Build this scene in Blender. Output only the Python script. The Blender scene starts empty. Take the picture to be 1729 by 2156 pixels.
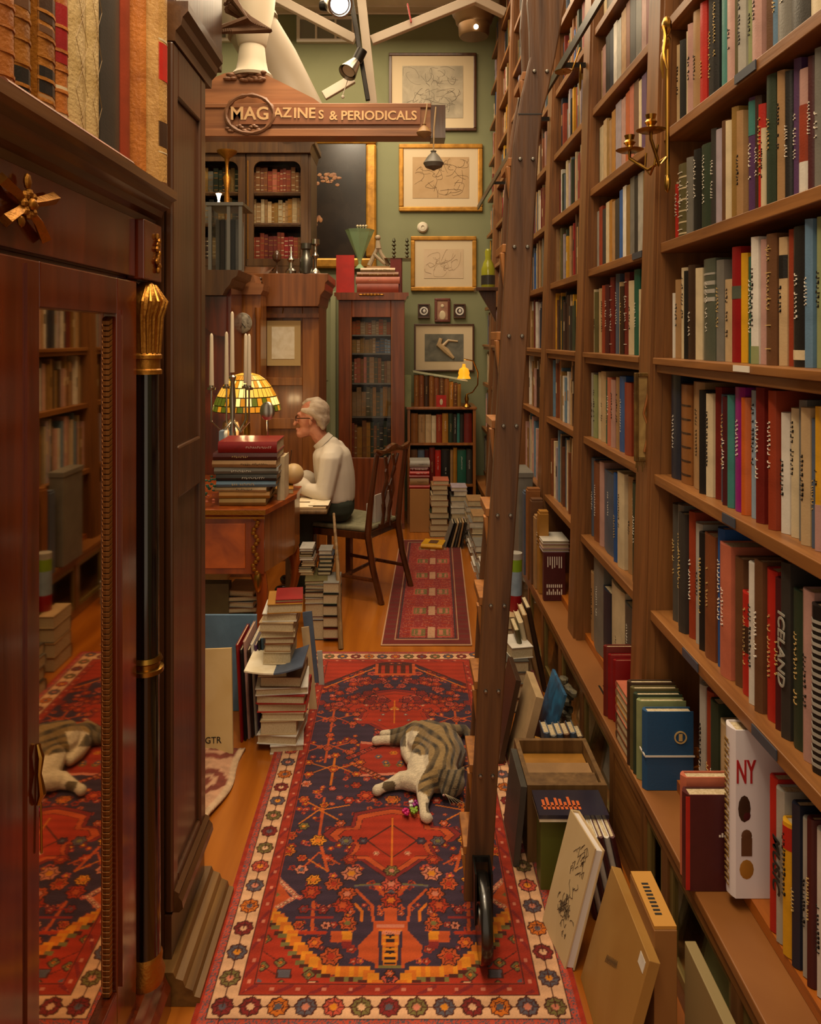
import bpy, math, random
import numpy as np
from mathutils import Matrix, Vector, Euler
random.seed(11)
rng = np.random.default_rng(5)
PI = math.pi
SC = bpy.context.scene
COL = SC.collection
# ------------------------------------------------------------------ camera
F = 1600.0; VX = 845.0; VY = 712.0; H = 1.65
cam_d = bpy.data.cameras.new('camera'); cam = bpy.data.objects.new('camera', cam_d); COL.objects.link(cam)
cam.location = (0, 0, H); cam.rotation_euler = (PI/2, 0, 0)
cam_d.sensor_fit = 'VERTICAL'; cam_d.sensor_width = 36; cam_d.sensor_height = 36
cam_d.lens = F/2156*36
cam_d.shift_x = (864.5-VX)/2156; cam_d.shift_y = -(1078-VY)/2156
cam_d.clip_start = 0.05; cam_d.clip_end = 60
SC.camera = cam
# ------------------------------------------------------------------ world, lights, exposure
w = bpy.data.worlds.new('world'); SC.world = w; w.use_nodes = True
w.node_tree.nodes['Background'].inputs[0].default_value = (1.0, 0.775, 0.53, 1)
w.node_tree.nodes['Background'].inputs[1].default_value = 0.62
SC.view_settings.view_transform = 'Standard'; SC.view_settings.look = 'None'
SC.view_settings.gamma = 1; SC.view_settings.use_curve_mapping = False
SC.view_settings.exposure = 0.32
def area(name, loc, rot, sx, sy, power, col):
    l = bpy.data.lights.new(name, 'AREA'); l.shape = 'RECTANGLE'; l.size = sx; l.size_y = sy
    l.energy = power; l.color = col
    o = bpy.data.objects.new(name, l); o.location = loc; o.rotation_euler = rot; COL.objects.link(o); return o
WARM = (1.0, 0.78, 0.50)
area('ceiling_glow_near', (-0.05, 0.9, 3.55), (0, 0, 0), 1.1, 2.4, 40, WARM)
area('ceiling_glow_middle', (-0.3, 3.5, 4.3), (0, 0, 0), 1.6, 2.2, 66, WARM)
area('ceiling_glow_back', (-0.7, 5.9, 4.5), (0, 0, 0), 2.6, 1.8, 74, WARM)
def spot(name, loc, target, power, col, size=0.9, rad=0.05):
    l = bpy.data.lights.new(name, 'SPOT'); l.energy = power; l.color = col; l.spot_size = size; l.spot_blend = 0.7
    l.shadow_soft_size = rad
    o = bpy.data.objects.new(name, l); o.location = loc
    d = Vector(target)-Vector(loc); o.rotation_euler = d.to_track_quat('-Z', 'Y').to_euler(); COL.objects.link(o)
spot('track_spot_pictures', (-0.6, 5.6, 4.1), (0.15, 7.2, 2.6), 55, (1, .84, .62), 1.3)
spot('track_spot_desk', (-0.35, 4.2, 4.0), (-0.9, 4.5, 0.9), 60, (1, .80, .55), 0.8)
spot('track_spot_runner', (-0.1, 1.7, 3.5), (-0.05, 2.7, 0.0), 55, (1, .82, .60), 0.95)
spot('track_spot_folios', (-0.3, 1.0, 3.4), (-0.75, 1.7, 2.4), 36, (1, .78, .5), 0.9)
spot('track_spot_ledge', (-0.2, 1.0, 3.3), (0.72, 1.7, 0.5), 30, (1, .80, .55), 0.8)
spot('track_spot_cupboard', (-0.3, 4.3, 4.2), (-1.3, 5.8, 2.2), 85, (1, .82, .58), 0.9)

# ------------------------------------------------------------------ helpers
def P(x, y, Y):                       # a point at depth Y, from where it shows in the photo
    return Vector(((x-VX)*Y/F, Y, H-(y-VY)*Y/F))
def yfx(x, X): return F*X/(x-VX)      # depth of column x on the plane X
def zfy(y, Y): return H-(y-VY)*Y/F
def xfx(x, Y): return (x-VX)*Y/F
def lin(c):
    if isinstance(c, str): c = tuple(int(c[i:i+2], 16)/255 for i in (0, 2, 4))
    return tuple(v/12.92 if v <= .04045 else ((v+.055)/1.055)**2.4 for v in c)
MATS = {}
def mat(name, col=None, rough=.5, metal=0, noise=0, nscale=8, stretch=(1,1,1), col2=None, bump=0, bscale=60, emit=0, coat=0, trans=0, spec=None, alpha=1, vcol=False, ior=None, sheen=0):
    key = name
    if key in MATS: return MATS[key]
    m = bpy.data.materials.new(name); m.use_nodes = True; MATS[key] = m
    nt = m.node_tree; b = nt.nodes['Principled BSDF']; L = nt.links
    b.inputs['Roughness'].default_value = rough; b.inputs['Metallic'].default_value = metal
    if coat: b.inputs['Coat Weight'].default_value = coat; b.inputs['Coat Roughness'].default_value = .12
    if trans: b.inputs['Transmission Weight'].default_value = trans
    if spec is not None: b.inputs['Specular IOR Level'].default_value = spec
    if ior: b.inputs['IOR'].default_value = ior
    if sheen: b.inputs['Sheen Weight'].default_value = sheen
    b.inputs['Alpha'].default_value = alpha
    if vcol:
        a = nt.nodes.new('ShaderNodeAttribute'); a.attribute_name = 'Col'
        src = a.outputs['Color']
        if noise:
            tc = nt.nodes.new('ShaderNodeTexCoord'); mp = nt.nodes.new('ShaderNodeMapping'); mp.inputs['Scale'].default_value = stretch
            L.new(tc.outputs['Object'], mp.inputs[0])
            n = nt.nodes.new('ShaderNodeTexNoise'); n.inputs['Scale'].default_value = nscale; n.inputs['Detail'].default_value = 6
            L.new(mp.outputs[0], n.inputs['Vector'])
            mx = nt.nodes.new('ShaderNodeMix'); mx.data_type = 'RGBA'; mx.blend_type = 'MULTIPLY'; mx.inputs[0].default_value = noise
            mr = nt.nodes.new('ShaderNodeMapRange'); mr.inputs[1].default_value = .3; mr.inputs[2].default_value = .7; mr.inputs[3].default_value = .35; mr.inputs[4].default_value = 1.25
            L.new(n.outputs[0], mr.inputs[0]); L.new(src, mx.inputs[6]); L.new(mr.outputs[0], mx.inputs[7]); src = mx.outputs[2]
        L.new(src, b.inputs['Base Color'])
    else:
        c = lin(col)
        if noise:
            c2 = lin(col2) if col2 else tuple(v*(1-noise) for v in c)
            tc = nt.nodes.new('ShaderNodeTexCoord'); mp = nt.nodes.new('ShaderNodeMapping'); mp.inputs['Scale'].default_value = stretch
            L.new(tc.outputs['Object'], mp.inputs[0])
            n = nt.nodes.new('ShaderNodeTexNoise'); n.inputs['Scale'].default_value = nscale; n.inputs['Detail'].default_value = 7; n.inputs['Distortion'].default_value = .6
            L.new(mp.outputs[0], n.inputs['Vector'])
            r = nt.nodes.new('ShaderNodeValToRGB'); r.color_ramp.elements[0].position = .32; r.color_ramp.elements[1].position = .68
            r.color_ramp.elements[0].color = c2+(1,); r.color_ramp.elements[1].color = c+(1,)
            L.new(n.outputs[0], r.inputs[0]); L.new(r.outputs[0], b.inputs['Base Color'])
        else: b.inputs['Base Color'].default_value = c+(1,)
        if emit:
            b.inputs['Emission Color'].default_value = c+(1,); b.inputs['Emission Strength'].default_value = emit
    if bump:
        tc = nt.nodes.new('ShaderNodeTexCoord'); mp = nt.nodes.new('ShaderNodeMapping'); mp.inputs['Scale'].default_value = stretch
        n = nt.nodes.new('ShaderNodeTexNoise'); n.inputs['Scale'].default_value = bscale; n.inputs['Detail'].default_value = 4
        bp = nt.nodes.new('ShaderNodeBump'); bp.inputs['Strength'].default_value = bump; bp.inputs['Distance'].default_value = .004
        L.new(tc.outputs['Object'], mp.inputs[0]); L.new(mp.outputs[0], n.inputs['Vector']); L.new(n.outputs[0], bp.inputs['Height']); L.new(bp.outputs[0], b.inputs['Normal'])
    return m
def wood(name, c1, c2, axis='z', rough=.35, scale=9, coat=.0, bump=.15):
    st = {'z': (1, 1, .07), 'y': (1, .07, 1), 'x': (.07, 1, 1)}[axis]
    return mat(name, c1, rough, col2=c2, noise=.5, nscale=scale*4, stretch=st, coat=coat, bump=bump, bscale=70)
W = dict(
 shelf=wood('oak_brown_shelf', '93602f', '6e431e', 'y', .42), post=wood('oak_brown_post', '84552c', '65401f', 'z', .42),
 ledge=mat('ledge_brown', '8d5a2a', .45, noise=.15, nscale=3, col2='7e4c20'),
 ladder=wood('old_ladder_oak', '6c4522', '40240f', 'z', .55, 7, 0, .5),
 step=wood('ladder_step', 'a5692f', '7a4819', 'z', .45),
 maho=wood('mahogany_dark', '6e2a10', '471708', 'z', .16, 6, .6, .05), mahoy=wood('mahogany_moulding', '69421f', '472812', 'y', .3, 8, .3),
 dark=wood('dark_wood', '51301b', '3e2312', 'z', .3, 7, .25), darky=wood('dark_moulding', '5a3a20', '432812', 'y', .32, 7, .3),
 plinth=wood('plinth_moulding', '7a5628', '5a3c1b', 'y', .4, 9), black=mat('ebonised', '120c0a', .12, coat=.7),
 gilt=mat('gilt_bronze', 'a8712a', .42, .85, bump=.5, bscale=90), brass=mat('brass', 'a57c36', .28, 1),
 silver=mat('silver', 'b9b2a6', .22, 1), red_maho=wood('red_mahogany', '8a4622', '5e2c12', 'z', .3, 6, .4),
 walnut=wood('walnut_case', 'a0622a', '784318', 'z', .35, 6, .3), sat=wood('satinwood', 'b0561c', '7e3510', 'z', .28, 3, .4),
 oakdk=wood('oak_cabinet', '96592a', '6c3c18', 'z', .35, 6, .3), cab2=wood('cupboard_oak', '62421f', '452b15', 'z', .4, 7, .2),
 sign=wood('sign_wood', 'a26a41', '7c4c2b', 'x', .45, 5, .1), paper=mat('paper', 'e8dcc4', .8, noise=.1, nscale=20, col2='d8c8a8'),
 pages=mat('pages', 'cdbb9b', .85, noise=.3, nscale=160, stretch=(1, 1, 6), col2='a8946f'),
 gold_frame=mat('gold_frame', 'bf8830', .42, .45, noise=.3, nscale=12, col2='94661f', bump=.2), white=mat('white_paint', 'd8cec0', .5),
 steel=mat('steel', '8d8880', .35, 1), iron=mat('iron', '2b2825', .35, .8), wall=mat('green_wall', '808261', .85, noise=.1, nscale=2, col2='787a59'),
)
class MB:
    def __init__(s): s.v = []; s.f = []; s.m = []; s.c = None
    def add(s, vs, fs, mi=0, M=None):
        o = len(s.v)
        if M is not None: vs = [M @ Vector(p) for p in vs]
        s.v += [tuple(p) for p in vs]; s.f += [tuple(i+o for i in f) for f in fs]; s.m += [mi]*len(fs); return s
    def box(s, x0, x1, y0, y1, z0, z1, mi=0, M=None):
        if x0 > x1: x0, x1 = x1, x0
        if y0 > y1: y0, y1 = y1, y0
        if z0 > z1: z0, z1 = z1, z0
        return s.add([(x0,y0,z0),(x1,y0,z0),(x1,y1,z0),(x0,y1,z0),(x0,y0,z1),(x1,y0,z1),(x1,y1,z1),(x0,y1,z1)],
              [(0,3,2,1),(4,5,6,7),(0,1,5,4),(1,2,6,5),(2,3,7,6),(3,0,4,7)], mi, M)
    def prism(s, poly, h0, h1, axis='z', mi=0, M=None):     # closed outline extruded along an axis
        n = len(poly)
        def mk(a, b, h): return {'z': (a, b, h), 'y': (a, h, b), 'x': (h, a, b)}[axis]
        vs = [mk(a, b, h0) for a, b in poly]+[mk(a, b, h1) for a, b in poly]
        fs = [tuple(range(n))[::-1], tuple(range(n, 2*n))]+[(i, (i+1) % n, n+(i+1) % n, n+i) for i in range(n)]
        return s.add(vs, fs, mi, M)
    def lathe(s, prof, seg=20, mi=0, M=None, a0=0, a1=2*PI):
        vs = []; fs = []; full = abs(a1-a0-2*PI) < 1e-6; n = seg if full else seg+1
        for r, z in prof:
            for k in range(n):
                a = a0+(a1-a0)*k/seg; vs.append((r*math.cos(a), r*math.sin(a), z))
        for i in range(len(prof)-1):
            for k in range(seg):
                k2 = (k+1) % n
                fs.append((i*n+k, i*n+k2, (i+1)*n+k2, (i+1)*n+k))
        return s.add(vs, fs, mi, M)
    def tube(s, pts, r, seg=8, mi=0, M=None, cap=True):
        pts = [Vector(p) for p in pts]; n = len(pts); vs = []; fs = []
        rs = r if isinstance(r, (list, tuple)) else [r]*n
        up = None
        for i, p in enumerate(pts):
            t = (pts[min(i+1, n-1)]-pts[max(i-1, 0)])
            t = t.normalized() if t.length > 1e-9 else Vector((0, 0, 1))
            if up is None:
                a = Vector((0, 0, 1)) if abs(t.z) < .9 else Vector((1, 0, 0))
                u = t.cross(a).normalized()
            else: u = (up-t*up.dot(t)).normalized()
            up = u; q = t.cross(u)
            for k in range(seg):
                an = 2*PI*k/seg; vs.append(p+(u*math.cos(an)+q*math.sin(an))*rs[i])
        for i in range(n-1):
            for k in range(seg):
                fs.append((i*seg+k, i*seg+(k+1) % seg, (i+1)*seg+(k+1) % seg, (i+1)*seg+k))
        if cap: fs += [tuple(range(seg))[::-1], tuple(range((n-1)*seg, n*seg))]
        return s.add(vs, fs, mi, M)
    def ball(s, c, r, seg=16, mi=0, M=None):
        if not isinstance(r, (tuple, list)): r = (r, r, r)
        T = Matrix.Translation(c) @ Matrix.Diagonal((r[0], r[1], r[2], 1))
        if M is not None: T = M @ T
        pr = [(math.sin(PI*i/(seg//2)), -math.cos(PI*i/(seg//2))) for i in range(seg//2+1)]
        pr[0] = (1e-4, -1); pr[-1] = (1e-4, 1)
        return s.lathe(pr, seg, mi, T)
    def build(s, name, mats, parent=None, smooth=False, loc=None, bevel=0, rotz=0, matrix=None):
        me = bpy.data.meshes.new(name); me.from_pydata(s.v, [], s.f); me.update()
        if not isinstance(mats, (list, tuple)): mats = [mats]
        for m in mats: me.materials.append(m)
        if len(mats) > 1: me.polygons.foreach_set('material_index', s.m)
        if smooth: me.shade_smooth(); me.set_sharp_from_angle(angle=.7)
        o = bpy.data.objects.new(name, me); COL.objects.link(o)
        if parent is not None: o.parent = parent
        if loc is not None: o.location = loc
        if rotz: o.rotation_euler.z = rotz
        if matrix is not None: o.matrix_world = matrix
        if bevel:
            b = o.modifiers.new('bevel', 'BEVEL'); b.width = bevel; b.segments = 2; b.limit_method = 'ANGLE'; b.angle_limit = .6
        return o
USED = set()
def tag(o, label, cat, group=None, kind=None):
    if label:
        if not 4 <= len(label.split()) <= 16: print('LABEL LENGTH', o.name, label)
        if label in USED and not group: print('DUPLICATE LABEL', label)
        USED.add(label); o['label'] = label
    if cat: o['category'] = cat
    if group: o['group'] = group
    if kind: o['kind'] = kind
    return o
def thing(name, label, cat, loc=(0,0,0), rotz=0, group=None, kind=None):
    o = bpy.data.objects.new(name, None); COL.objects.link(o); o.location = loc; o.rotation_euler = (0, 0, rotz)
    o.empty_display_size = .05
    return tag(o, label, cat, group, kind)
def struct(name, mb, m, **k):
    o = mb.build(name, m, **k); o['kind'] = 'structure'; return o
def R3(rx=0, ry=0, rz=0): return Euler((rx, ry, rz)).to_matrix().to_4x4()
def T3(x, y, z): return Matrix.Translation((x, y, z))
def text(name, s, size, m, M, parent=None, depth=.0008, bold=False):
    cu = bpy.data.curves.new(name, 'FONT'); cu.body = s; cu.size = size; cu.extrude = depth; cu.align_x = 'CENTER'; cu.align_y = 'CENTER'; cu.resolution_u = 3
    if bold: cu.offset = size*.02
    t = bpy.data.objects.new(name+'_tmp', cu); COL.objects.link(t)
    dg = bpy.context.evaluated_depsgraph_get(); me = bpy.data.meshes.new_from_object(t.evaluated_get(dg))
    bpy.data.objects.remove(t); bpy.data.curves.remove(cu)
    me.materials.clear(); me.materials.append(m); me.name = name
    o = bpy.data.objects.new(name, me); COL.objects.link(o)
    if parent is not None: o.parent = parent
    o.matrix_local = M if parent is not None else M
    return o
def colattr(me, cols):                # per-point colours (linear)
    a = me.color_attributes.new('Col', 'FLOAT_COLOR', 'POINT')
    c = np.ones((len(me.vertices), 4), dtype=np.float32); c[:, :3] = cols
    a.data.foreach_set('color', c.ravel())
def panel(mb, x, y0, y1, z0, z1, st, rec, face=1, mi=0, bot=None, top=None):
    # frame-and-panel front on the plane X=x facing +X (face=1) or -X
    b = bot or st; t = top or st; d = .022*face
    mb.box(x-d, x, y0, y0+st, z0, z1, mi); mb.box(x-d, x, y1-st, y1, z0, z1, mi)
    mb.box(x-d, x, y0+st, y1-st, z0, z0+b, mi); mb.box(x-d, x, y0+st, y1-st, z1-t, z1, mi)
    mb.box(x-d, x-rec*face, y0+st, y1-st, z0+b, z1-t, mi)

def wmat(o):
    return o.matrix_basis.copy() if o.parent is None else wmat(o.parent) @ o.matrix_parent_inverse @ o.matrix_basis
def hang(o, parent):
    o.parent = parent; o.matrix_parent_inverse = wmat(parent).inverted(); return o
def put(mb, name, m, parent, **k):            # shapes given in world coordinates, hung under their thing
    return hang(mb.build(name, m, **k), parent)
def PB(parent, name, m, *a, bevel=0): return put(MB().box(*a), name, m, parent, bevel=bevel)
def solo(mb, name, m, label, cat, group=None, **k): return tag(mb.build(name, m, **k), label, cat, group)
# ================================================================== the room
YB = 7.25; ZC = 4.74
floor_m = wood('floor_boards', 'b3691f', '8f4c12', 'y', .22, 2.5, .4, .05)
struct('floor', MB().box(-2.6, 1.2, -1.2, YB+.1, -.05, 0), floor_m)
struct('wall_back', MB().box(-2.6, 1.2, YB, YB+.1, 0, ZC), W['wall'])
struct('wall_left', MB().box(-2.6, -2.5, -1.2, YB, 0, ZC), W['wall'])
struct('wall_right', MB().box(1.12, 1.2, -1.2, YB, 0, ZC), W['wall'])
cl = MB().box(-2.6, 1.2, -1.2, YB+.1, ZC, ZC+.1)
for i in range(12): cl.box(-2.5, 1.12, YB-.02-.16*i-.012, YB-.02-.16*i, ZC-.012, ZC, 0)
struct('ceiling', cl, mat('ceiling_boards', 'ddd0bf', .7, noise=.15, nscale=3, col2='cbbca8'))
# clerestory windows in the back wall
pane_m = mat('window_pane_grey', '7f7f74', .15)  # panes in one even grey
def win(n, x0, x1, y0, y1, nm):
    a = P(x0, y0, YB); b = P(x1, y1, YB); mb = MB()
    t = .03
    mb.box(a.x, b.x, YB-.05, YB-.001, a.z-t, a.z); mb.box(a.x, b.x, YB-.05, YB-.001, b.z, b.z+t)
    mb.box(a.x, a.x+t, YB-.05, YB-.001, b.z+t, a.z-t); mb.box(b.x-t, b.x, YB-.05, YB-.001, b.z+t, a.z-t)
    for k in range(1, nm):
        xx = a.x+(b.x-a.x)*k/nm; mb.box(xx-.01, xx+.01, YB-.045, YB-.001, b.z+t, a.z-t)
    o = struct(n, mb, W['white'])
    p = MB().box(a.x+t, b.x-t, YB-.03, YB-.005, b.z+t, a.z-t).build('glass_pane', pane_m, o)
win('window_1', 626, 748, 38, 92, 3); win('window_2', 436, 502, 32, 90, 3)
# pale green door with grey casing behind the man
dm = mat('door_green', '8f916c', .5); mb = MB()
a = P(676, 628, YB); b = P(708, 1000, YB)
mb.box(a.x-.02, a.x+.03, YB-.06, YB-.001, 0, a.z+.06); mb.box(b.x-.05, b.x, YB-.06, YB-.001, 0, a.z+.06); mb.box(a.x+.03, b.x-.05, YB-.06, YB-.001, a.z, a.z+.06)
o = struct('trim_1', mb, mat('casing_sage', '9a9a74', .55), bevel=.004)
mb = MB().box(a.x+.03, b.x-.05, YB-.03, YB-.001, 0.002, a.z); mb.box(a.x+.055, b.x-.075, YB-.036, YB-.03, .3, 1.1); mb.box(a.x+.055, b.x-.075, YB-.036, YB-.03, 1.25, a.z-.1)
struct('door_1', mb, dm)

# ================================================================== rugs
def pip(px, py, poly):
    n = len(poly); ins = np.zeros(px.shape, bool); j = n-1
    for i in range(n):
        xi, yi = poly[i]; xj, yj = poly[j]
        c = ((yi > py) != (yj > py)) & (px < (xj-xi)*(py-yi)/((yj-yi) if abs(yj-yi) > 1e-9 else 1e-9)+xi)
        ins ^= c; j = i
    return ins
RC = dict(navy='3b2a3a', red='9e2d18', brick='9a2e1c', orange='c4661c', amber='d07f1e', pink='c4735a', cream='d3a27c', choc='4a2018', dk='2b1a1e', olive='6f6236', rust='b34a22', slate='575058', rose='b84a38', wine='7c2422')
RC = {k: np.array(lin(v)) for k, v in RC.items()}
X0, X1, Y0, Y1 = -.505, .445, 1.76, 3.98
nx, ny = 318, 740
U, V = np.meshgrid(np.linspace(X0, X1, nx), np.linspace(Y0, Y1, ny))
U = U.ravel(); V = V.ravel(); UC = -.030
C = np.zeros((U.size, 3)); C[:] = RC['navy']
S = 2640.0
def tp(x, y): v = S/(y-VY); return ((x-VX)*v/F, v)
def poly(pts, col, mirror=True, sel=None):
    q = [tp(*p) for p in pts]
    C[pip(U, V, q)] = RC[col]
    if mirror: C[pip(U, V, [(2*UC-a, b) for a, b in q])] = RC[col]
def uvpoly(q, col, mirror=True):
    C[pip(U, V, q)] = RC[col]
    if mirror: C[pip(U, V, [(2*UC-a, b) for a, b in q])] = RC[col]
def line(pts, col, wd=.006, mirror=True, uv=False):
    q = pts if uv else [tp(*p) for p in pts]
    for mm in ((0, 1) if mirror else (0,)):
        for (a, b) in zip(q[:-1], q[1:]):
            if mm: a = (2*UC-a[0], a[1]); b = (2*UC-b[0], b[1])
            dx, dy = b[0]-a[0], b[1]-a[1]; L2 = dx*dx+dy*dy+1e-12
            t = np.clip(((U-a[0])*dx+(V-a[1])*dy)/L2, 0, 1)
            C[(U-a[0]-t*dx)**2+(V-a[1]-t*dy)**2 < (wd/2)**2] = RC[col]
def flower(u, v, r, col, c2='amber', rim='dk', n=6, mirror=True, ph=0.3):
    for uu in ((u, 2*UC-u) if mirror else (u,)):
        d = np.hypot(U-uu, V-v); a = np.arctan2(V-v, U-uu)
        rr = r*(1+(.16 if n < 8 else .09)*np.cos(n*a+ph))
        C[d < rr+.004] = RC[rim] if rim else C[d < rr+.004]
        C[d < rr] = RC[col]; C[(d < rr*.62) & (d > rr*.5)] = RC['choc']; C[d < rr*.4] = RC[c2]
        if r > .018:
            C[(d < rr) & (d > rr*.62) & (np.abs(np.sin(n*.5*a)) < .2)] = RC['choc']
def fpx(x, y, r, *a, **k): u, v = tp(x, y); flower(u, v, r, *a, **k)
# field filler: small broken motifs in rows, then the drawn figures
for i in range(260):
    u = rng.uniform(-.36, -.03); v = rng.uniform(2.0, 3.85)
    flower(u, v, rng.uniform(.006, .014), ['red', 'rust', 'brick', 'rose', 'wine'][i % 5], ['amber', 'pink', 'navy'][i % 3], None, 5)
# corner spandrels (front)
poly([(560,1930),(600,1960),(640,2010),(700,2060),(790,2075),(828,2092),(828,2125),(470,2125),(500,1960),(530,1925)], 'red')
# stepped orange edge of the spandrel
pts = [(570,1925),(600,1955),(625,1990),(655,2025),(690,2048),(770,2052),(800,2078),(828,2096)]
q = [tp(*p) for p in pts]
def resample(q, ds):
    out = []
    for a, b in zip(q[:-1], q[1:]):
        n = max(1, int(math.hypot(b[0]-a[0], b[1]-a[1])/ds))
        for k in range(n): out.append((a[0]+(b[0]-a[0])*k/n, a[1]+(b[1]-a[1])*k/n))
    return out+[q[-1]]
for k, (a, b) in enumerate(resample(q, .016)):
    a = round(a/.012)*.012; b = round(b/.010)*.010
    uvpoly([(a-.014,b-.020),(a+.014,b-.020),(a+.014,b+.016),(a-.014,b+.016)], 'amber' if k % 2 else 'orange')
    uvpoly([(a-.026,b-.030),(a-.004,b-.030),(a-.004,b-.016),(a-.026,b-.016)], 'olive' if k % 2 else 'choc')
# side notches, pink stepped
poly([(520,1860),(578,1850),(612,1895),(560,1930),(520,1935)], 'rust')
poly([(535,1868),(560,1866),(590,1890),(560,1905),(530,1908)], 'olive')
for k, (a, b) in enumerate(resample([tp(588,1858),tp(624,1893),tp(585,1915)], .012)): flower(a, b, .009, 'pink', 'cream', None, 4)
# small things in the spandrel
for (x, y) in ((560,1984),(553,2042),(590,2034),(590,2082),(650,2059)): fpx(x, y, .012, 'olive', 'orange', 'choc', 4)
poly([(582,2046),(615,2046),(613,2068),(580,2068)], 'choc'); poly([(586,2049),(611,2049),(609,2065),(584,2065)], 'slate')
poly([(610,2100),(648,2072),(668,2072),(702,2100)], 'choc'); poly([(615,2098),(650,2074),(664,2074),(697,2098)], 'cream'); fpx(659, 2090, .014, 'amber', 'orange', 'choc')
poly([(500,2092),(515,2052),(548,2070),(562,2092)], 'slate'); poly([(506,2090),(518,2066),(534,2090)], 'orange')
line([(560,1984),(540,2000),(590,2034)], 'choc', .003); line([(553,2042),(582,2060)], 'choc', .003); line([(530,2042),(553,2042)], 'choc', .003); line([(562,2082),(590,2082)], 'choc', .003)
# vase / gate figure with branches
line([(820,1945),(818,1900),(790,1870)], 'rust', .012); line([(785,1945),(785,1915),(750,1880)], 'rust', .009); line([(832,1945),(832,1880)], 'rust', .012)
line([(762,1945),(762,1925),(748,1910)], 'orange', .009); line([(748,1872),(812,1868),(835,1892)], 'slate', .006); line([(748,1870),(830,1866)], 'olive', .004)
poly([(754,1998),(786,1965),(790,1950),(790,2035),(756,2022)], 'rust')
poly([(786,1945),(832,1945),(832,2045),(790,2045)], 'rust'); poly([(792,1952),(832,1952),(832,1960),(792,1960)], 'pink')
poly([(798,1964),(832,1964),(832,2038),(802,2038)], 'orange'); poly([(796,1966),(803,1966),(806,2040),(798,2040)], 'navy')
poly([(812,1968),(832,1968),(832,2036),(814,2036)], 'dk')
for k in range(5):
    yy = 1978+k*12; poly([(806,yy),(820,yy),(822,yy+6),(806,yy+6)], 'amber')
poly([(822,1990),(832,1990),(832,1999),(822,1999)], 'orange'); poly([(796,2038),(832,2038),(832,2044),(796,2044)], 'olive')
for k in range(8): line([(805+k*5,1973),(808+k*5,1967)], 'pink', .005, False)
for (x, y, r, c, c2) in ((832,2066,.018,'rose','navy'),(832,2085,.012,'rust','pink'),(815,2056,.010,'rust','pink'),(832,1902,.026,'red','orange'),(832,1867,.026,'rose','pink'),
   (722,1912,.027,'red','rust'),(731,1888,.024,'rust','pink'),(703,1867,.024,'rust','red'),(655,1884,.025,'red','rust'),(660,1858,.020,'amber','orange'),(740,1845,.028,'pink','amber'),
   (608,1798,.020,'orange','red'),(697,2020,.026,'rust','red'),(663,1991,.018,'rust','orange'),(732,1950,.022,'rust','olive'),(640,1920,.014,'wine','slate'),(680,1922,.014,'wine','pink'),
   (628,1953,.013,'rust','brick'),(686,1955,.012,'pink','choc'),(635,1836,.018,'pink','slate'),(636,1812,.014,'rust','brick'),(690,1812,.016,'red','pink'),
   (832,1826,.024,'olive','choc'),(737,1767,.020,'olive','slate'),(776,1767,.016,'slate','navy')):
    if abs((x-VX)*S/(y-VY)/F-UC) < .02: flower(UC, S/(y-VY), r, c, c2, mirror=False)
    else: fpx(x, y, r, c, c2)
line([(660,1905),(657,1970)], 'rust', .010); line([(640,1920),(680,1922)], 'wine', .006); line([(632,1970),(684,1970)], 'red', .012); line([(625,1938),(700,1938)], 'wine', .008)
poly([(697,1967),(741,1967),(741,1990),(697,1990)], 'rust'); poly([(720,1967),(741,1967),(741,1985),(720,1985)], 'amber'); poly([(720,1988),(741,1988),(741,2003),(720,2003)], 'wine')
# tree with yellow-orange branches left of the medallion
line([(683,1685),(672,1770),(690,1840)], 'rust', .010); line([(630,1740),(672,1710),(720,1735)], 'orange', .006); line([(640,1690),(680,1710),(735,1700)], 'orange', .006)
line([(672,1800),(640,1830)], 'rust', .006); line([(672,1800),(715,1825)], 'rust', .006); line([(690,1840),(650,1815)], 'orange', .005)
for (x, y, r, c, c2) in ((640,1688,.018,'rust','orange'),(735,1690,.018,'red','pink'),(640,1745,.016,'olive','amber'),(718,1738,.014,'rust','pink'),(670,1775,.024,'amber','orange'),(612,1765,.020,'rust','red'),
    (683,1700,.014,'orange','red'),(645,1655,.018,'pink','rust'),(750,1658,.017,'red','rust'),(700,1665,.012,'rose','pink'),(830,1688,.020,'orange','rust'),(770,1680,.028,'red','rust')): fpx(x, y, r, c, c2)
# central medallion (front)
MED = [(832,1706),(790,1712),(752,1720),(745,1746),(706,1749),(690,1763),(706,1777),(748,1782),(740,1800),(723,1815),(765,1815),(795,1836),(832,1856)]
def med(pts, dv=0, sc=1, a='rust', b='red', vc=None):
    q = [tp(*p) for p in pts]; v0 = (q[0][1]+q[-1][1])/2
    def tr(k): return [(UC+(u-UC)*k*sc if u < UC else UC+.001, v0+dv+(v-v0)*k*sc) for u, v in q]
    uvpoly(tr(1.09), 'dk'); uvpoly(tr(1.07), 'wine'); uvpoly(tr(.98), 'dk'); uvpoly(tr(.965), a); uvpoly(tr(.84), 'choc'); uvpoly(tr(.825), b); return v0+dv
v0 = med(MED)
uvpoly([(UC, v0+.085),(UC-.085, v0),(UC,v0-.085)], 'choc'); uvpoly([(UC, v0+.078),(UC-.077, v0),(UC,v0-.078)], 'red')
line([(UC, v0-.12),(UC, v0+.12)], 'choc', .008, False, True); line([(UC, v0-.12),(UC, v0+.12)], 'orange', .004, False, True)
flower(UC-.15, v0, .020, 'slate', 'olive'); flower(UC-.095, v0, .014, 'navy', 'slate'); flower(UC-.05, v0-.06, .010, 'pink', 'cream', None)
flower(UC-.13, v0-.09, .020, 'brick', 'rust', 'choc'); flower(UC, v0-.14, .020, 'olive', 'pink', 'choc', mirror=False)
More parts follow.
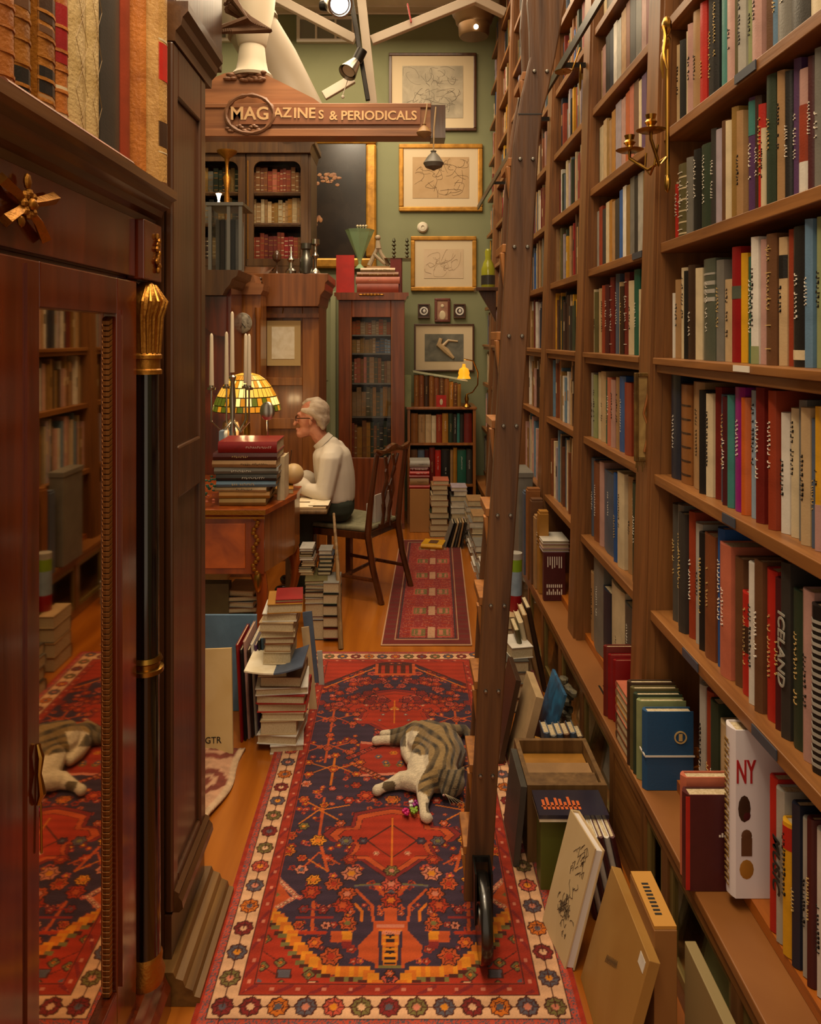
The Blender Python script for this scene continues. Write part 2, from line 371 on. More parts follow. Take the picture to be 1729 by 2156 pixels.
# field beyond: mid diamonds beside the cat and the far medallion
poly([(760,1604),(840,1571),(900,1565),(900,1640),(832,1637)], 'pink'); poly([(768,1604),(840,1575),(900,1570),(900,1635),(832,1632)], 'brick')
for (x, y) in ((797,1598),(830,1590),(815,1615),(845,1610)): fpx(x, y, .014, ['rust', 'slate', 'orange', 'olive'][int(x) % 4], 'amber', None)
for k in range(14): fpx(735+k*10, 1600-k*4.2, .011, 'rose' if k % 2 else 'brick', 'wine', 'dk', 4); fpx(742+k*8, 1612+k*4, .010, 'rust', 'pink', 'dk', 4)
v1 = med(MED, dv=.86, sc=1.15, a='brick', b='red')
for k in range(10): flower(UC-rng.uniform(0, .16), v1+rng.uniform(-.10, .10), .008, ['pink', 'amber', 'slate'][k % 3], 'cream', None, 4)
line([(UC, v1-.1),(UC, v1+.1)], 'orange', .006, False, True)
for (x, y) in ((702,1625),(700,1520),(690,1580)):
    u, v = tp(x, y); c = 'orange' if y > 1600 else 'rust'
    line([(u, v-.10),(u, v+.10)], c, .008, True, True); line([(u-.10, v+.05),(u, v),(u+.10, v+.05)], c, .006, True, True); line([(u-.09, v-.03),(u, v+.03),(u+.09, v-.03)], c, .005, True, True)
    for (du, dv) in ((-.1,.05),(.1,.05),(0,.1),(0,0),(-.09,-.03),(.09,-.03)): flower(u+du, v+dv, .016, 'rust', 'amber' if y > 1600 else 'rose')
for k in range(90):
    u = rng.uniform(-.37, -.06); v = rng.uniform(3.35, 3.78); flower(u, v, rng.uniform(.014, .024), ['wine', 'brick', 'rose', 'red'][k % 4], ['wine', 'rust'][k % 2], 'dk', 5)
# far end spandrel
uvpoly([(-.40,3.95),(-.40,3.60),(-.36,3.62),(-.12,3.84),(UC,3.86),(UC,3.95)], 'red'); line([(-.37,3.60),(-.12,3.83),(UC,3.85)], 'choc', .012, True, True); line([(-.36,3.57),(-.11,3.80),(UC,3.82)], 'orange', .008, True, True)
uvpoly([(-.13,3.83),(-.13,3.70),(UC,3.70),(UC,3.83)], 'rust'); uvpoly([(-.115,3.83),(-.115,3.72),(UC,3.72),(UC,3.83)], 'choc'); 
for k in (-.09, -.05): uvpoly([(k-.008,3.81),(k-.008,3.72),(k+.010,3.72),(k+.010,3.81)], 'red')
# borders, worked out from the rug's own edge
DX = np.minimum(U-X0, X1-U); DY = np.minimum(V-1.80, 3.985-V); D = np.minimum(DX, DY)
side = (DX < DY)
def band(a, b, col): C[(D >= a) & (D < b)] = RC[col]
wig = np.where(side, V, U)
band(-1, .135, 'brick'); band(-1, .012, 'red'); band(.012, .030, 'rose'); band(.030, .034, 'choc'); band(.034, .098, 'cream'); band(.098, .101, 'choc'); band(.101, .130, 'brick'); band(.130, .134, 'choc')
sp = (D > .012) & (D < .030) & (rng.random(U.size) < .35); C[sp] = RC['slate']
zz = (D >= .103) & (D < .129) & (np.abs(((wig*22) % 2)-1-(D-.103)/.026) < .22); C[zz] = RC['wine']
zz = (D >= .103) & (D < .129) & (((wig*30) % 2) < .35) & (D > .112) & (D < .120); C[zz] = RC['pink']
fc = ['wine', 'olive', 'slate', 'wine', 'orange', 'slate', 'rose', 'olive']
def bflower(u, v, k):
    for du in (0,): flower(u, v, .0235, fc[k % 8], ['slate', 'pink', 'amber', 'cream'][k % 4], 'choc', 8, mirror=False)
k = 0
for v in np.arange(1.866, 3.95, .083):
    bflower(X0+.066, v, k); bflower(X1-.066, v, k+1); k += 1
    line([(X0+.066, v-.083),(X0+.066, v-.03)], 'choc', .003, False, True); line([(X1-.066, v-.083),(X1-.066, v-.03)], 'choc', .003, False, True)
for j, u in enumerate(np.linspace(X0+.066, X1-.066, 13)[1:-1]):
    bflower(u, 1.866, j+3); bflower(u, 3.92, j+1); line([(u-.045, 1.866),(u-.03, 1.866)], 'choc', .003, False, True)
C *= (1+.16*(rng.random(U.size)-.5))[:, None]; C *= (1+.10*np.sin(V*900/6))[:, None]
idx = np.arange(nx*ny).reshape(ny, nx)
fq = np.stack([idx[:-1,:-1].ravel(), idx[:-1,1:].ravel(), idx[1:,1:].ravel(), idx[1:,:-1].ravel()], 1)
def rugmesh(name, U, V, Zf, C, fq, edge, m):
    n = len(U); zz = Zf(U, V)
    verts = np.stack([U, V, zz], 1)
    me = bpy.data.meshes.new(name); me.from_pydata(verts.tolist(), [], fq.tolist()); me.materials.append(m); colattr(me, C); me.shade_smooth()
    o = bpy.data.objects.new(name, me); COL.objects.link(o)
    sm = o.modifiers.new('thickness', 'SOLIDIFY'); sm.thickness = .006; sm.offset = -1
    return o
rug_m = mat('rug_wool', rough=.95, vcol=True, noise=.35, nscale=5, bump=.5, bscale=260, spec=.1, sheen=.15)
rug = rugmesh('runner_rug', U, V, lambda u, v: .0085+.0008*np.sin(v*9)*np.cos(u*7), C, fq, None, rug_m)
tag(rug, 'red and navy patterned wool runner with cream flower border under the cat', 'rug')
# back runner: worn red with pale grey cartouches
nx2, ny2 = 110, 420; L2 = 2.12; w2 = .49
a_, b_ = np.meshgrid(np.linspace(0, 1, nx2), np.linspace(0, 1, ny2)); a_ = a_.ravel(); b_ = b_.ravel()
U2 = -.11+a_*w2+b_*.10; V2 = 4.07+b_*L2
C = np.zeros((U2.size, 3)); C[:] = RC['wine']*1.15
d = np.minimum(a_*w2, (1-a_)*w2); e = np.minimum(b_*L2, (1-b_)*L2)
C[(b_*80 % 2 < 1) & (a_*9 % 2 < 1.1)] = RC['brick']*.85
row = (b_*L2/.34) % 1; ctr = np.abs(a_-.55)
C[(ctr < .24) & (np.abs(row-.5) < .2)] = RC['rose']*.8
C[(ctr < .22) & (np.abs(row-.5) < .15)] = RC['olive']*.9
C[(ctr < .20) & (np.abs(row-.5) < .11) & ((a_*25 % 2 < 1))] = RC['pink']*.8
C[(ctr < .07) & (np.abs(row-.5) < .26)] = RC['wine']
C[(ctr < .04) & (np.abs(row-.5) < .22)] = RC['cream']*.7
sp = rng.random(U2.size); C[(sp < .10)] = RC['pink']*.75; 
md = np.minimum(d, e); C[(md < .085)] = RC['wine']*.7; C[(md < .085) & (b_*60 % 2 < .5)] = RC['choc']*1.8
C[(md < .008)] = RC['cream']*.8; C[(md > .070) & (md < .076)] = RC['cream']*.7; C[(md > .085) & (md < .092)] = RC['dk']*2
idx = np.arange(nx2*ny2).reshape(ny2, nx2)
fq = np.stack([idx[:-1,:-1].ravel(), idx[:-1,1:].ravel(), idx[1:,1:].ravel(), idx[1:,:-1].ravel()], 1)
rug2 = rugmesh('hall_runner_rug', U2, V2, lambda u, v: .0085+.001*np.sin(v*12), C, fq, None, rug_m)
tag(rug2, 'worn dark red runner with pale cartouches behind the seated man', 'rug')
# ================================================================== right-hand wall of books
XB = .78; XL = .68; ZL = .37
LEV = [.40, .82, 1.235, 1.59, 1.94, 2.28, 2.62, 2.96, 3.30, 3.64, 3.98, 4.32]
BAYS = [(1.30, 2.32), (2.47, 3.22), (3.37, 4.04), (4.19, 4.86), (5.01, 5.72), (5.87, 6.52), (6.64, 7.2)]
def lean(z): return .028*(z-1.6)            # the old case bows outwards a little towards the floor
bc = thing('wall_bookcase', 'floor-to-ceiling brown wooden bookcase running along the right wall', 'bookcase', (XB, 1.3, 0))
ix = bc.location
edges = [(1.18, 1.30)]+[(BAYS[i][1], BAYS[i+1][0]) for i in range(len(BAYS)-1)]
TOPZ = 4.68
for (a, b) in edges:
    mb = MB()
    for (x0, x1, y0, y1) in ((XB, 1.10, (a+b)/2-.018, (a+b)/2+.018), (XB-.012, XB+.012, a+.02, b-.02), (XB-.004, XB+.02, a, b)):
        vs = []
        for z in (ZL, TOPZ):
            l = lean(z); vs += [(x0+l, y0, z), (x1+(l if x1 < 1 else 0), y0, z), (x1+(l if x1 < 1 else 0), y1, z), (x0+l, y1, z)]
        mb.add(vs, [(0,3,2,1),(4,5,6,7),(0,1,5,4),(1,2,6,5),(2,3,7,6),(3,0,4,7)])
    for yy in (a+.0205, b-.0205):
        vs = []
        for z in (ZL, TOPZ):
            l = lean(z); vs += [(XB+.01+l, yy-.018, z), (1.10, yy-.018, z), (1.10, yy+.018, z), (XB+.01+l, yy+.018, z)]
        mb.add(vs, [(0,3,2,1),(4,5,6,7),(0,1,5,4),(1,2,6,5),(2,3,7,6),(3,0,4,7)])
    put(mb, 'post', W['post'], bc)
for bi, (a, b) in enumerate(BAYS):
    for li, z in enumerate(LEV):
        if li == 0: continue
        th = .045 if abs(z-1.59) < .01 else .03
        l = lean(z); mb = MB()
        if th > .04:
            mb.box(XB-.012+l, 1.10, a, b, z-.02, z); mb.box(XB+.0+l, 1.09, a, b, z-.045, z-.0202)
        else: mb.box(XB+l+.002, 1.10, a, b, z-th, z)
        put(mb, 'shelf', W['shelf'], bc, bevel=.002)
put(MB().box(1.10, 1.115, 1.18, 7.2, ZL, TOPZ), 'back_panel', W['post'], bc)
put(MB().box(XB+.0, 1.10, 1.3, 7.2, ZL+.001, ZL+.03), 'shelf', wood('base_shelf', 'b5661f', '8c4813', 'y', .35), bc)
# shelf-edge labels
def lab(x0, x1, z, m, h=.022):
    l = lean(z); y0, y1 = yfx(x1, XB+l), yfx(x0, XB+l)
    put(MB().box(XB+l-.002-(.013 if abs(z-1.59) < .01 else 0), XB+l+.001-(.013 if abs(z-1.59) < .01 else 0), y0, y1, z-h-.002, z-.002), 'shelf_label', m, bc)
lw = mat('label_white', 'd9d2c6', .5); lb = mat('label_blue_grey', '3c4350', .4)
lab(1557, 1590, 1.59, lw, .014); lab(1548, 1592, 2.28, lb); lab(1522, 1548, 1.235, lb); lab(1438, 1470, .82, lb); lab(1584, 1636, .82, lb); lab(1332, 1352, 1.94, lb)

# low cupboard under the ledge
lc = thing('low_cupboard', 'low brown cupboard with framed glass doors under the ledge', 'cupboard', (XL, 1.3, 0))
put(MB().box(XL, 1.10, .9, 7.1, ZL-.025, ZL-.0005), 'ledge_top', W['ledge'], lc, bevel=.003)
mb = MB(); mb.box(XL+.005, XL+.03, .9, 7.1, ZL-.055, ZL-.0252); mb.box(XL+.012, 1.10, .9, 7.1, .0005, .05)
put(mb, 'rail', W['shelf'], lc)
put(MB().box(XL+.33, XL+.345, .9, 7.1, .05, ZL-.0555), 'back_panel', mat('cupboard_inside', '5a3d25', .6), lc)
glass_m = mat('door_glass', 'e8ecdf', .05, trans=1, ior=1.02, alpha=.25, spec=.6)
yy = .95
DOORS = [.95, 1.36, 1.56, 1.98, 2.16, 2.48, 2.9, 3.3, 3.7, 4.1, 4.5, 4.9, 5.3, 5.7, 6.1, 6.5, 6.9]
for k, y0 in enumerate(DOORS[:-1]):
    y1 = DOORS[k+1]
    put(MB().box(XL+.006, XL+.03, y0-.022, y0+.022, .0505, ZL-.0555), 'stile', W['post'], lc)
    if k in (4,): 
        put(MB().box(XL+.010, XL+.028, y0+.023, y1-.023, .051, ZL-.056), 'door', W['shelf'], lc); continue
    d = MB(); x = XL+.012; z0, z1 = .052, ZL-.057; s = .022
    d.box(x, x+.014, y0+.023, y0+.023+s, z0, z1); d.box(x, x+.014, y1-.023-s, y1-.023, z0, z1); d.box(x, x+.014, y0+.023+s, y1-.023-s, z0, z0+s); d.box(x, x+.014, y0+.023+s, y1-.023-s, z1-s, z1)
    dd = put(d, 'door', mat('door_frame_olive', '7a6434', .45), lc)
    g = MB().box(x+.005, x+.008, y0+.045, y1-.045, z0+s, z1-s).build('glass_pane', glass_m); g.parent = dd

# ------------------------------------------------------------------ books
PAL = {'black': '1d1a19', 'charcoal': '37332f', 'dark grey': '4b4843', 'grey': '77736c', 'pale grey': 'a9a49b', 'grey-green': '515649', 'sage green': '8d9465', 'dark green': '2c3a2a', 'green': '1f5a48',
 'olive': '5b5230', 'lime green': '7fa021', 'teal': '3f7f78', 'navy': '1f2436', 'blue': '28569a', 'slate blue': '515d72', 'pale blue': '8fa3b8', 'steel blue': '5f7f9b', 'purple': '55345e', 'magenta': '8f0f78',
 'lilac': 'a89aa6', 'dusty pink': 'b98f86', 'salmon': 'c06a50', 'red': 'b5241a', 'crimson': '8d1015', 'dark red': '6f1d16', 'brick red': '93391f', 'maroon': '4d1a1d', 'orange': 'c25c1c', 'yellow': 'd9a01c',
 'ochre': 'a8742a', 'tan': 'a57f55', 'beige': 'bfa27a', 'cream': 'd2bf9c', 'white': 'd9d2c8', 'brown': '66432a', 'dark brown': '3d2719', 'rust brown': '7c4526', 'leather brown': '8a5526', 'gold-brown': '8f6d34'}
def bookmat(c, gloss=.42):
    return mat('cloth_'+c.replace(' ', '_').replace('-', '_'), PAL[c], gloss, noise=.22, nscale=14, bump=.12, bscale=220)
gt = mat('gilt_letters', 'd9b878', .4, .3); wt = mat('white_letters', 'e6ddcf', .6); bt = mat('black_letters', '1c1815', .6); rt = mat('red_letters', 'a81a1c', .6)
LIGHTC = {'pale grey', 'sage green', 'lilac', 'dusty pink', 'beige', 'cream', 'white', 'tan', 'pale blue', 'yellow', 'lime green'}
def cover_mb(t, h, d, rnd=.25):
    c = min(.003, t*.2); r = t/2; b = min(.006, t*rnd)
    out = [(d, -r), (.004, -r), (-b*.6+.002, -r*.6), (-b, 0), (-b*.6+.002, r*.6), (.004, r), (d, r)]
    inn = [(d, r-c), (.006, r-c), (.006, -r+c), (d, -r+c)]
    n = len(out+inn); mb = MB(); pl = out+inn
    vs = [(x, y, z) for z in (0, h) for x, y in pl]
    fs = [(i, (i+1) % n, n+(i+1) % n, n+i) for i in range(n)]
    for o, fl in ((0, 1), (n, 0)):
        qs = [(0, 1, 9, 10), (1, 2, 4, 5), (2, 3, 4), (1, 5, 8, 9), (5, 6, 7, 8)]
        for q in qs: fs.append(tuple((i+o for i in (q[::-1] if fl else q))))
    return mb.add(vs, fs)
def book(M, t, h, d, c, label, group=None, title=None, cat='book', cm=None, band=None, rnd=.25):
    o = cover_mb(t, h, d, rnd).build('book', cm or bookmat(c), matrix=M, smooth=True)
    tag(o, label, cat, group)
    ins = min(.004, h*.02); cc = min(.003, t*.2)
    MB().box(.007, d-.005, -t/2+cc, t/2-cc, ins, h-ins).build('page_block', W['pages'], o)
    tm = (bt if c in LIGHTC else (gt if random.random() < .45 else wt))
    r = t*.5; X = -min(.006, t*rnd)-.0006
    if band:
        for (z0, z1, bc_) in band:
            b = min(.006, t*rnd); e = .0008
            pl = [(.0045, -r-e), (-b*.6+.002-e, -r*.6), (-b-e, 0), (-b*.6+.002-e, r*.6), (.0045, r+e), (.0045, r-.001), (.0045, -r+.001)]
            m2 = MB(); n = len(pl); m2.add([(x, y, z) for z in (z0*h, z1*h) for x, y in pl], [(i, (i+1) % n, n+(i+1) % n, n+i) for i in range(n)]+[tuple(range(n))[::-1], tuple(range(n, 2*n))])
            m2.build('spine_label', bookmat(bc_), o)
    if title is None and t > .012 and random.random() < .72:
        mb = MB(); n = random.randint(6, 16); z = h*random.uniform(.25, .45); ch = min(.012, t*.4)
        for k in range(n):
            if random.random() < .15: z += ch*.8; continue
            hh = ch*random.uniform(.35, .6)
            if z+hh > h*.92: break
            wd = ch*random.uniform(.5, .9)
            mb.box(X, X+.004, -wd/2, wd/2, z, z+hh*.3)
            if random.random() < .6: mb.box(X, X+.004, -wd/2, -wd/4, z, z+hh)
            else: mb.box(X, X+.004, wd/4, wd/2, z, z+hh)
            z += hh+ch*.35
        if c in ('leather brown', 'olive', 'dark red', 'brown') and random.random() < .6:
            for f in (.12, .3, .5, .7, .88): mb.box(X, X+.004, -t*.22, t*.22, h*f, h*f+.002)
        if mb.v: mb.build('spine_title', tm, o)
    elif title:
        s, size, m_ = title
        text('spine_title', s, size, m_, T3(X-.0006, 0, h*.5) @ Matrix(((0,0,-1,0),(0,1,0,0),(1,0,0,0),(0,0,0,1))) @ R3(0, 0, PI) , o, bold=True)
    return o
ORD = ['first', 'second', 'third', 'fourth', 'fifth', 'sixth', 'seventh', 'eighth', 'ninth', 'tenth', 'eleventh', 'twelfth']
ROWN = ['lowest', 'second', 'third', 'fourth', 'fifth', 'sixth', 'seventh', 'eighth', 'ninth']
# nearest bay: (right boundary x in the photo on the shelf's own line, colour, height 0..1 of the gap)
R0 = {  # boundaries are px columns measured along each shelf
 3: (1404, [(1409,'white',.62),(1419,'tan',.74),(1431,'cream',.84),(1440,'black',.80),(1453,'dark brown',.84),(1466,'cream',.80),(1491,'grey-green',.86),(1505,'grey',.83),(1524,'beige',.66),(1541,'crimson',.90),(1551,'yellow',.84),(1570,'green',.80),(1583,'white',.93),(1599,'dusty pink',.90),(1620,'brown',.92),(1635,'beige',.88),(1651,'brick red',.92),(1678,'black',.92),(1691,'steel blue',.95),(1710,'sage green',.95),(1730,'red',.93),(1752,'dark brown',.9),(1780,'navy',.93),(1806,'cream',.85),(1835,'brown',.9)]),
 2: (1399, [(1418,'navy',.96),(1440,'leather brown',.88),(1464,'tan',.92),(1476,'black',.86),(1488,'cream',.84),(1498,'dark red',.90),(1512,'slate blue',.85),(1522,'maroon',.84),(1532,'teal',.86),(1553,'magenta',.93),(1561,'orange',.86),(1580,'pale blue',.92),(1596,'dark red',.95),(1608,'crimson',.92),(1622,'brick red',.94),(1638,'white',.80),(1655,'cream',.84),(1668,'grey',.9),(1686,'beige',.86),(1696,'slate blue',.8),(1708,'yellow',.88),(1732,'crimson',.93),(1752,'dark red',.96),(1790,'maroon',.9),(1830,'grey',.9)]),
 1: (1399, [(1410,'dark grey',.9),(1421,'grey',.92),(1433,'charcoal',.88),(1444,'brick red',.92),(1457,'pale grey',.86),(1468,'black',.82),(1490,'rust brown',.84),(1503,'blue',.92),(1526,'salmon',.85),(1541,'brown',.8),(1562,'red',.62),(1577,'white',.84),(1592,'brown',.88),(1613,'red',.86),(1628,'maroon',.84),(1646,'charcoal',.96),(1671,'dark green',.84),(1694,'dusty pink',.88),(1718,'black',.84),(1742,'dark brown',.86),(1790,'grey',.9),(1840,'navy',.9)]),
 0: (1452, [(1462,'grey',.94),(1472,'pale grey',.9),(1485,'brick red',.9),(1499,'dark green',.88),(1521,'beige',.8),(1545,None,.75),(1556,'red',.86),(1607,None,.6),(1621,'red',.84),(1636,'pale grey',.82),(1654,'yellow',.7),(1667,'navy',.84),(1681,'pale grey',.8),(1692,'maroon',.84),(1708,'white',.82),(1730,'crimson',.86),(1790,'charcoal',.84),(1850,'olive',.8)]),
 4: (1404, [(1412,'cream',.60),(1420,'red',.56),(1437,'olive',.72),(1449,'grey',.74),(1462,'black',.78),(1482,'dark green',.78),(1490,'charcoal',.88),(1507,'lilac',.84),(1521,'brown',.87),(1530,'cream',.84),(1543,'gold-brown',.92),(1553,'tan',.86),(1569,'purple',.93),(1579,'dark brown',.91),(1591,'red',.82),(1598,'cream',.62),(1603,'lime green',.96),(1622,'dark green',.97),(1635,'tan',.96),(1646,'black',.93),(1658,'purple',.99),(1679,'dusty pink',.88),(1691,'maroon',.93),(1709,'grey',.95),(1729,'grey-green',.97),(1760,'cream',.9),(1790,'brown',.9),(1830,'red',.9)]),
 5: (1409, [(1421,'beige',.84),(1431,'black',.84),(1441,'cream',.88),(1450,'dusty pink',.9),(1465,'tan',.96),(1478,'red',.97),(1490,'charcoal',.96),(1499,'black',.96),(1515,'teal',.97),(1534,'dusty pink',.96),(1541,'olive',.9),(1556,'pale grey',.95),(1571,'sage green',.97),(1590,'dusty pink',.96),(1604,'brown',.95),(1618,'steel blue',.94),(1650,'grey',.94),(1690,'charcoal',.95),(1730,'cream',.9),(1800,'red',.95)]),
 6: (1412, [(1430,'brown',.9),(1450,'cream',.9),(1475,'dark red',.9),(1500,'grey',.9),(1540,'dusty pink',.9),(1600,'black',.9)]),
}
R1 = {
 0: (1232, [(1241,'tan',.72),(1262,'grey',.97),(1278,'navy',.75),(1306,'cream',.90),(1325,'dark grey',.85),(1346,'purple',.74)]),
 3: (1236, [(1241,'brown',.8),(1247,'cream',.84),(1252,'olive',.8),(1258,'beige',.84),(1263,'tan',.8),(1269,'brick red',.86),(1276,'maroon',.86),(1283,'dark red',.94),(1290,'slate blue',.97),(1297,'beige',.86),(1303,'dark brown',.8),(1312,'dark red',.95),(1323,'cream',.84),(1334,'green',.95),(1343,'cream',.72),(1352,'olive',.9),(1360,'black',.93),(1366,'orange',.8)]),
 2: (1230, [(1236,'red',.88),(1243,'pale grey',.84),(1249,'sage green',.82),(1257,'cream',.86),(1266,'beige',.88),(1273,'green',.78),(1281,'salmon',.82),(1288,'dusty pink',.8),(1295,'tan',.84),(1308,'blue',.86),(1322,'brick red',.8),(1331,'charcoal',.82),(1340,'navy',.9),(1348,'beige',.9),(1356,'brown',.86)]),
 1: (1218, [(1232,'pale grey',.92),(1240,'slate blue',.86),(1252,'rust brown',.84),(1260,'dusty pink',.88),(1284,'slate blue',.82),(1292,'blue',.86),(1306,'cream',.9),(1316,'tan',.9),(1324,'dark brown',.88),(1338,'dark green',.88),(1349,'charcoal',.8)]),
 4: (1237, [(1243,'dark grey',.72),(1248,'grey',.76),(1254,'pale grey',.8),(1261,'brick red',.84),(1268,'charcoal',.78),(1275,'cream',.84),(1281,'ochre',.84),(1287,'tan',.8),(1296,'charcoal',.8),(1303,'blue',.88),(1310,'white',.9),(1318,'gold-brown',.88),(1327,'grey',.94),(1334,'black',.9),(1345,'pale grey',.93),(1357,'gold-brown',.9),(1367,'tan',.92)]),
 5: (1238, [(1245,'tan',.74),(1250,'brown',.72),(1255,'charcoal',.8),(1263,'cream',.84),(1270,'beige',.88),(1275,'gold-brown',.84),(1280,'tan',.8),(1288,'ochre',.88),(1300,'lilac',.92),(1309,'dusty pink',.9),(1317,'orange',.92),(1326,'salmon',.95),(1336,'brown',.94),(1342,'cream',.9),(1352,'purple',.92),(1366,'dark brown',.93)]),
 6: (1240, [(1246,'grey',.72),(1253,'pale grey',.78),(1261,'beige',.8),(1268,'dusty pink',.82),(1276,'black',.9),(1284,'navy',.9),(1291,'white',.92),(1300,'pale grey',.88),(1310,'tan',.92),(1318,'rust brown',.94),(1330,'charcoal',.94),(1342,'grey',.94),(1352,'dusty pink',.94),(1361,'dark red',.96),(1368,'crimson',.96)]),
 7: (1243, [(1252,'white',.8),(1258,'black',.8),(1270,'cream',.8),(1290,'grey',.9),(1310,'tan',.9),(1330,'cream',.9),(1350,'charcoal',.9),(1372,'navy',.9)]),
}
# the far bays and the books behind cupboard glass: past what can be told apart, one object
SB = MB(); SBc = []
def sbook(x0, x1, y0, y1, z0, z1, c, rnd=True):
    n0 = len(SB.v); SB.box(x0, x1, y0, y1, z0, z1)
    k = random.uniform(.8, 1.15); cc = [v*k for v in lin(PAL[c])]; SBc.extend([cc]*(len(SB.v)-n0))
gaps = [LEV[i+1]-LEV[i]-.035 for i in range(len(LEV)-1)]+[.3]
def fillrow(bay, row, spec, xs0, baylab, stuff=False):
    z = LEV[row]+(0 if row else .0015); l = lean(z+.15); Xs = XB+.035+l; cnt = {}; prev = xs0; a, b = BAYS[bay]
    def yy(x): return yfx(x, XB+lean(z+.15)+.02)
    for (x1, c, hf) in spec:
        y1 = min(yy(prev), b-.003); y0 = max(yy(x1), a+.003); prev = x1
        if y1-y0 < .004: continue
        if c is None: continue
        if stuff or x1-VX > 905:
            sbook(Xs, Xs+.15, y0, y0+(y1-y0)*.95, z+.0006, z+gaps[row]*hf, c); continue
        cnt[c] = cnt.get(c, 0)+1
        t = (y1-y0)*.965; h = gaps[row]*hf; d = min(.22, .14+.1*hf)
        if XB+.035+l+d > 1.09: d = 1.09-(XB+.035+l)
        tilt = random.uniform(-.006, .006); off = random.uniform(-.006, .012)
        M = T3(Xs+off, (y0+y1)/2, z+.0006) @ R3(tilt*0, 0, 0)
        lbl = f"{c} book, {ORD[cnt[c]-1]} {c} spine from the left on the {baylab} bay's {ROWN[row]} shelf"
        title = None; band = None; r2 = False
        if bay == 0:
            if c == 'magenta': title = ('EINSTEIN', .0, wt) and None
            if row == 1 and x1 == 1646: title = ('ICELAND', .038, mat('grey_letters', '9a968c', .6))
            if row == 0 and x1 == 1636: title = ('MUSIC', .040, bt)
            if row == 3 and x1 == 1678: band = [(.05, .12, 'cream')]
            if row == 3 and x1 == 1583: band = [(0, .14, 'sage green')]
            if row == 4 and x1 == 1569: band = [(.68, .97, 'teal')]
            if row == 4 and x1 == 1679: band = [(.02, .28, 'white'), (.28, .72, 'brick red')]
            if row == 3 and x1 == 1635: band = [(.68, .86, 'black')]
            if row == 3 and x1 == 1491: band = [(.58, .62, 'pale grey'), (.66, .70, 'pale grey'), (.74, .78, 'pale grey'), (.84, .86, 'pale grey')]
            if row == 2 and x1 == 1708: band = [(0, .32, 'dusty pink')]
            if row == 2 and x1 == 1440: band = [(k*.14+.08, k*.14+.10, 'dark brown') for k in range(6)]
            if row == 4 and x1 == 1437: band = [(k*.15+.06, k*.15+.08, 'cream') for k in range(6)]
            if row == 1 and x1 == 1562: band = [(.42, .68, 'dark brown')]
            if row == 1 and x1 == 1718: band = [(.04+k*.045, .06+k*.045, 'pale grey') for k in range(20)]
            if row == 0 and x1 == 1654: band = [(.8, .97, 'red')]
            if row == 3 and x1 == 1730: band = [(.06, .11, 'pale grey')]
            if row == 3 and x1 == 1541: band = [(.55, .66, 'grey-green')]
        elif row == 4 and x1 == 1367: band = None
        book(M, t, h, d, c, lbl, f"books on the {baylab} bay's {ROWN[row]} shelf", title, band=band)
for row, (x0, spec) in R0.items(): fillrow(0, row, spec, x0, 'nearest', row == 6)
for row, (x0, spec) in R1.items(): fillrow(1, row, spec, x0, 'second', row in (4, 5, 6, 7))
MIX = ['cream', 'beige', 'tan', 'dusty pink', 'white', 'grey', 'pale grey', 'charcoal', 'black', 'brown', 'rust brown', 'dark red', 'brick red', 'navy', 'slate blue', 'dark green', 'olive', 'gold-brown', 'tan', 'cream', 'leather brown', 'lilac', 'crimson', 'yellow', 'blue']
def srow(y0, y1, z, gap, X, d, seed=0, mix=MIX, tmin=.014, tmax=.038, hmin=.68):
    y = y0+.004
    while y < y1-.012:
        t = random.uniform(tmin, tmax); t = min(t, y1-y-.002)
        h = gap*random.uniform(hmin, .97); off = random.uniform(-.006, .014)
        c = random.choice(mix); sbook(X+off, X+off+d, y, y+t*.95, z+.0006, z+h, c)
        if random.random() < .5 and t > .02:      # a title patch on the spine
            zz = z+h*random.uniform(.55, .8); n0 = len(SB.v); SB.box(X+off-.001, X+off+.002, y+t*.25, y+t*.7, zz-h*.2, zz); SBc.extend([lin(PAL[random.choice(['cream', 'black', 'tan'])])]*(len(SB.v)-n0))
        y += t
for bi in range(2, 7):
    a, b = BAYS[bi]
    for row in range(len(LEV)):
        z = LEV[row]; l = lean(z+.15)
        if bi == 2 and row == 3: mix = ['dark brown', 'charcoal', 'yellow', 'yellow', 'brown', 'beige', 'dark green']
        elif row < 3: mix = ['cream', 'beige', 'tan', 'gold-brown', 'lilac', 'dark brown', 'white', 'rust brown', 'steel blue', 'dusty pink']
        else: mix = MIX
        if row == 0 and bi in (2, 3): continue
        srow(a, b, z, gaps[row], XB+.035+l, .15, mix=mix)
# ================================================================== left side: the display cabinet
XA = -.60
def ya(x): return XA*F/(x-VX)
dc = thing('display_cabinet', 'tall glossy mahogany cabinet with mirrored glass door and gilt mounts, nearest on the left', 'cabinet', (-.85, 1.3, 0))
def B1(n, m, *a, **k): return PB(dc, n, m, *a, **k)
Y0c, Y1c = .72, 1.865
B1('case_body', W['maho'], -1.08, XA-.03, Y0c, Y1c, .06, 1.93)
mb = MB()      # cornice, stepped profile running along the front and round the far end
prof = [(XA-.03,1.925),(XA-.012,1.925),(XA-.008,1.94),(XA+.006,1.948),(XA+.010,1.962),(XA+.026,1.972),(XA+.032,1.986),(XA+.044,1.992),(XA+.044,2.012),(XA-.03,2.012)]
mb.prism(prof, Y0c, Y1c+.02, 'y')
o = put(mb, 'cornice', W['mahoy'], dc)
B1('top_board', W['mahoy'], -1.09, XA-.031, Y0c, Y1c+.02, 1.931, 2.011)
B1('frieze_panel', W['maho'], XA-.029, XA-.006, Y0c, ya(290), 1.79, 1.924, bevel=.002)
B1('corner_block', W['maho'], XA-.029, XA+.012, ya(293), Y1c, 1.785, 1.924, bevel=.003)
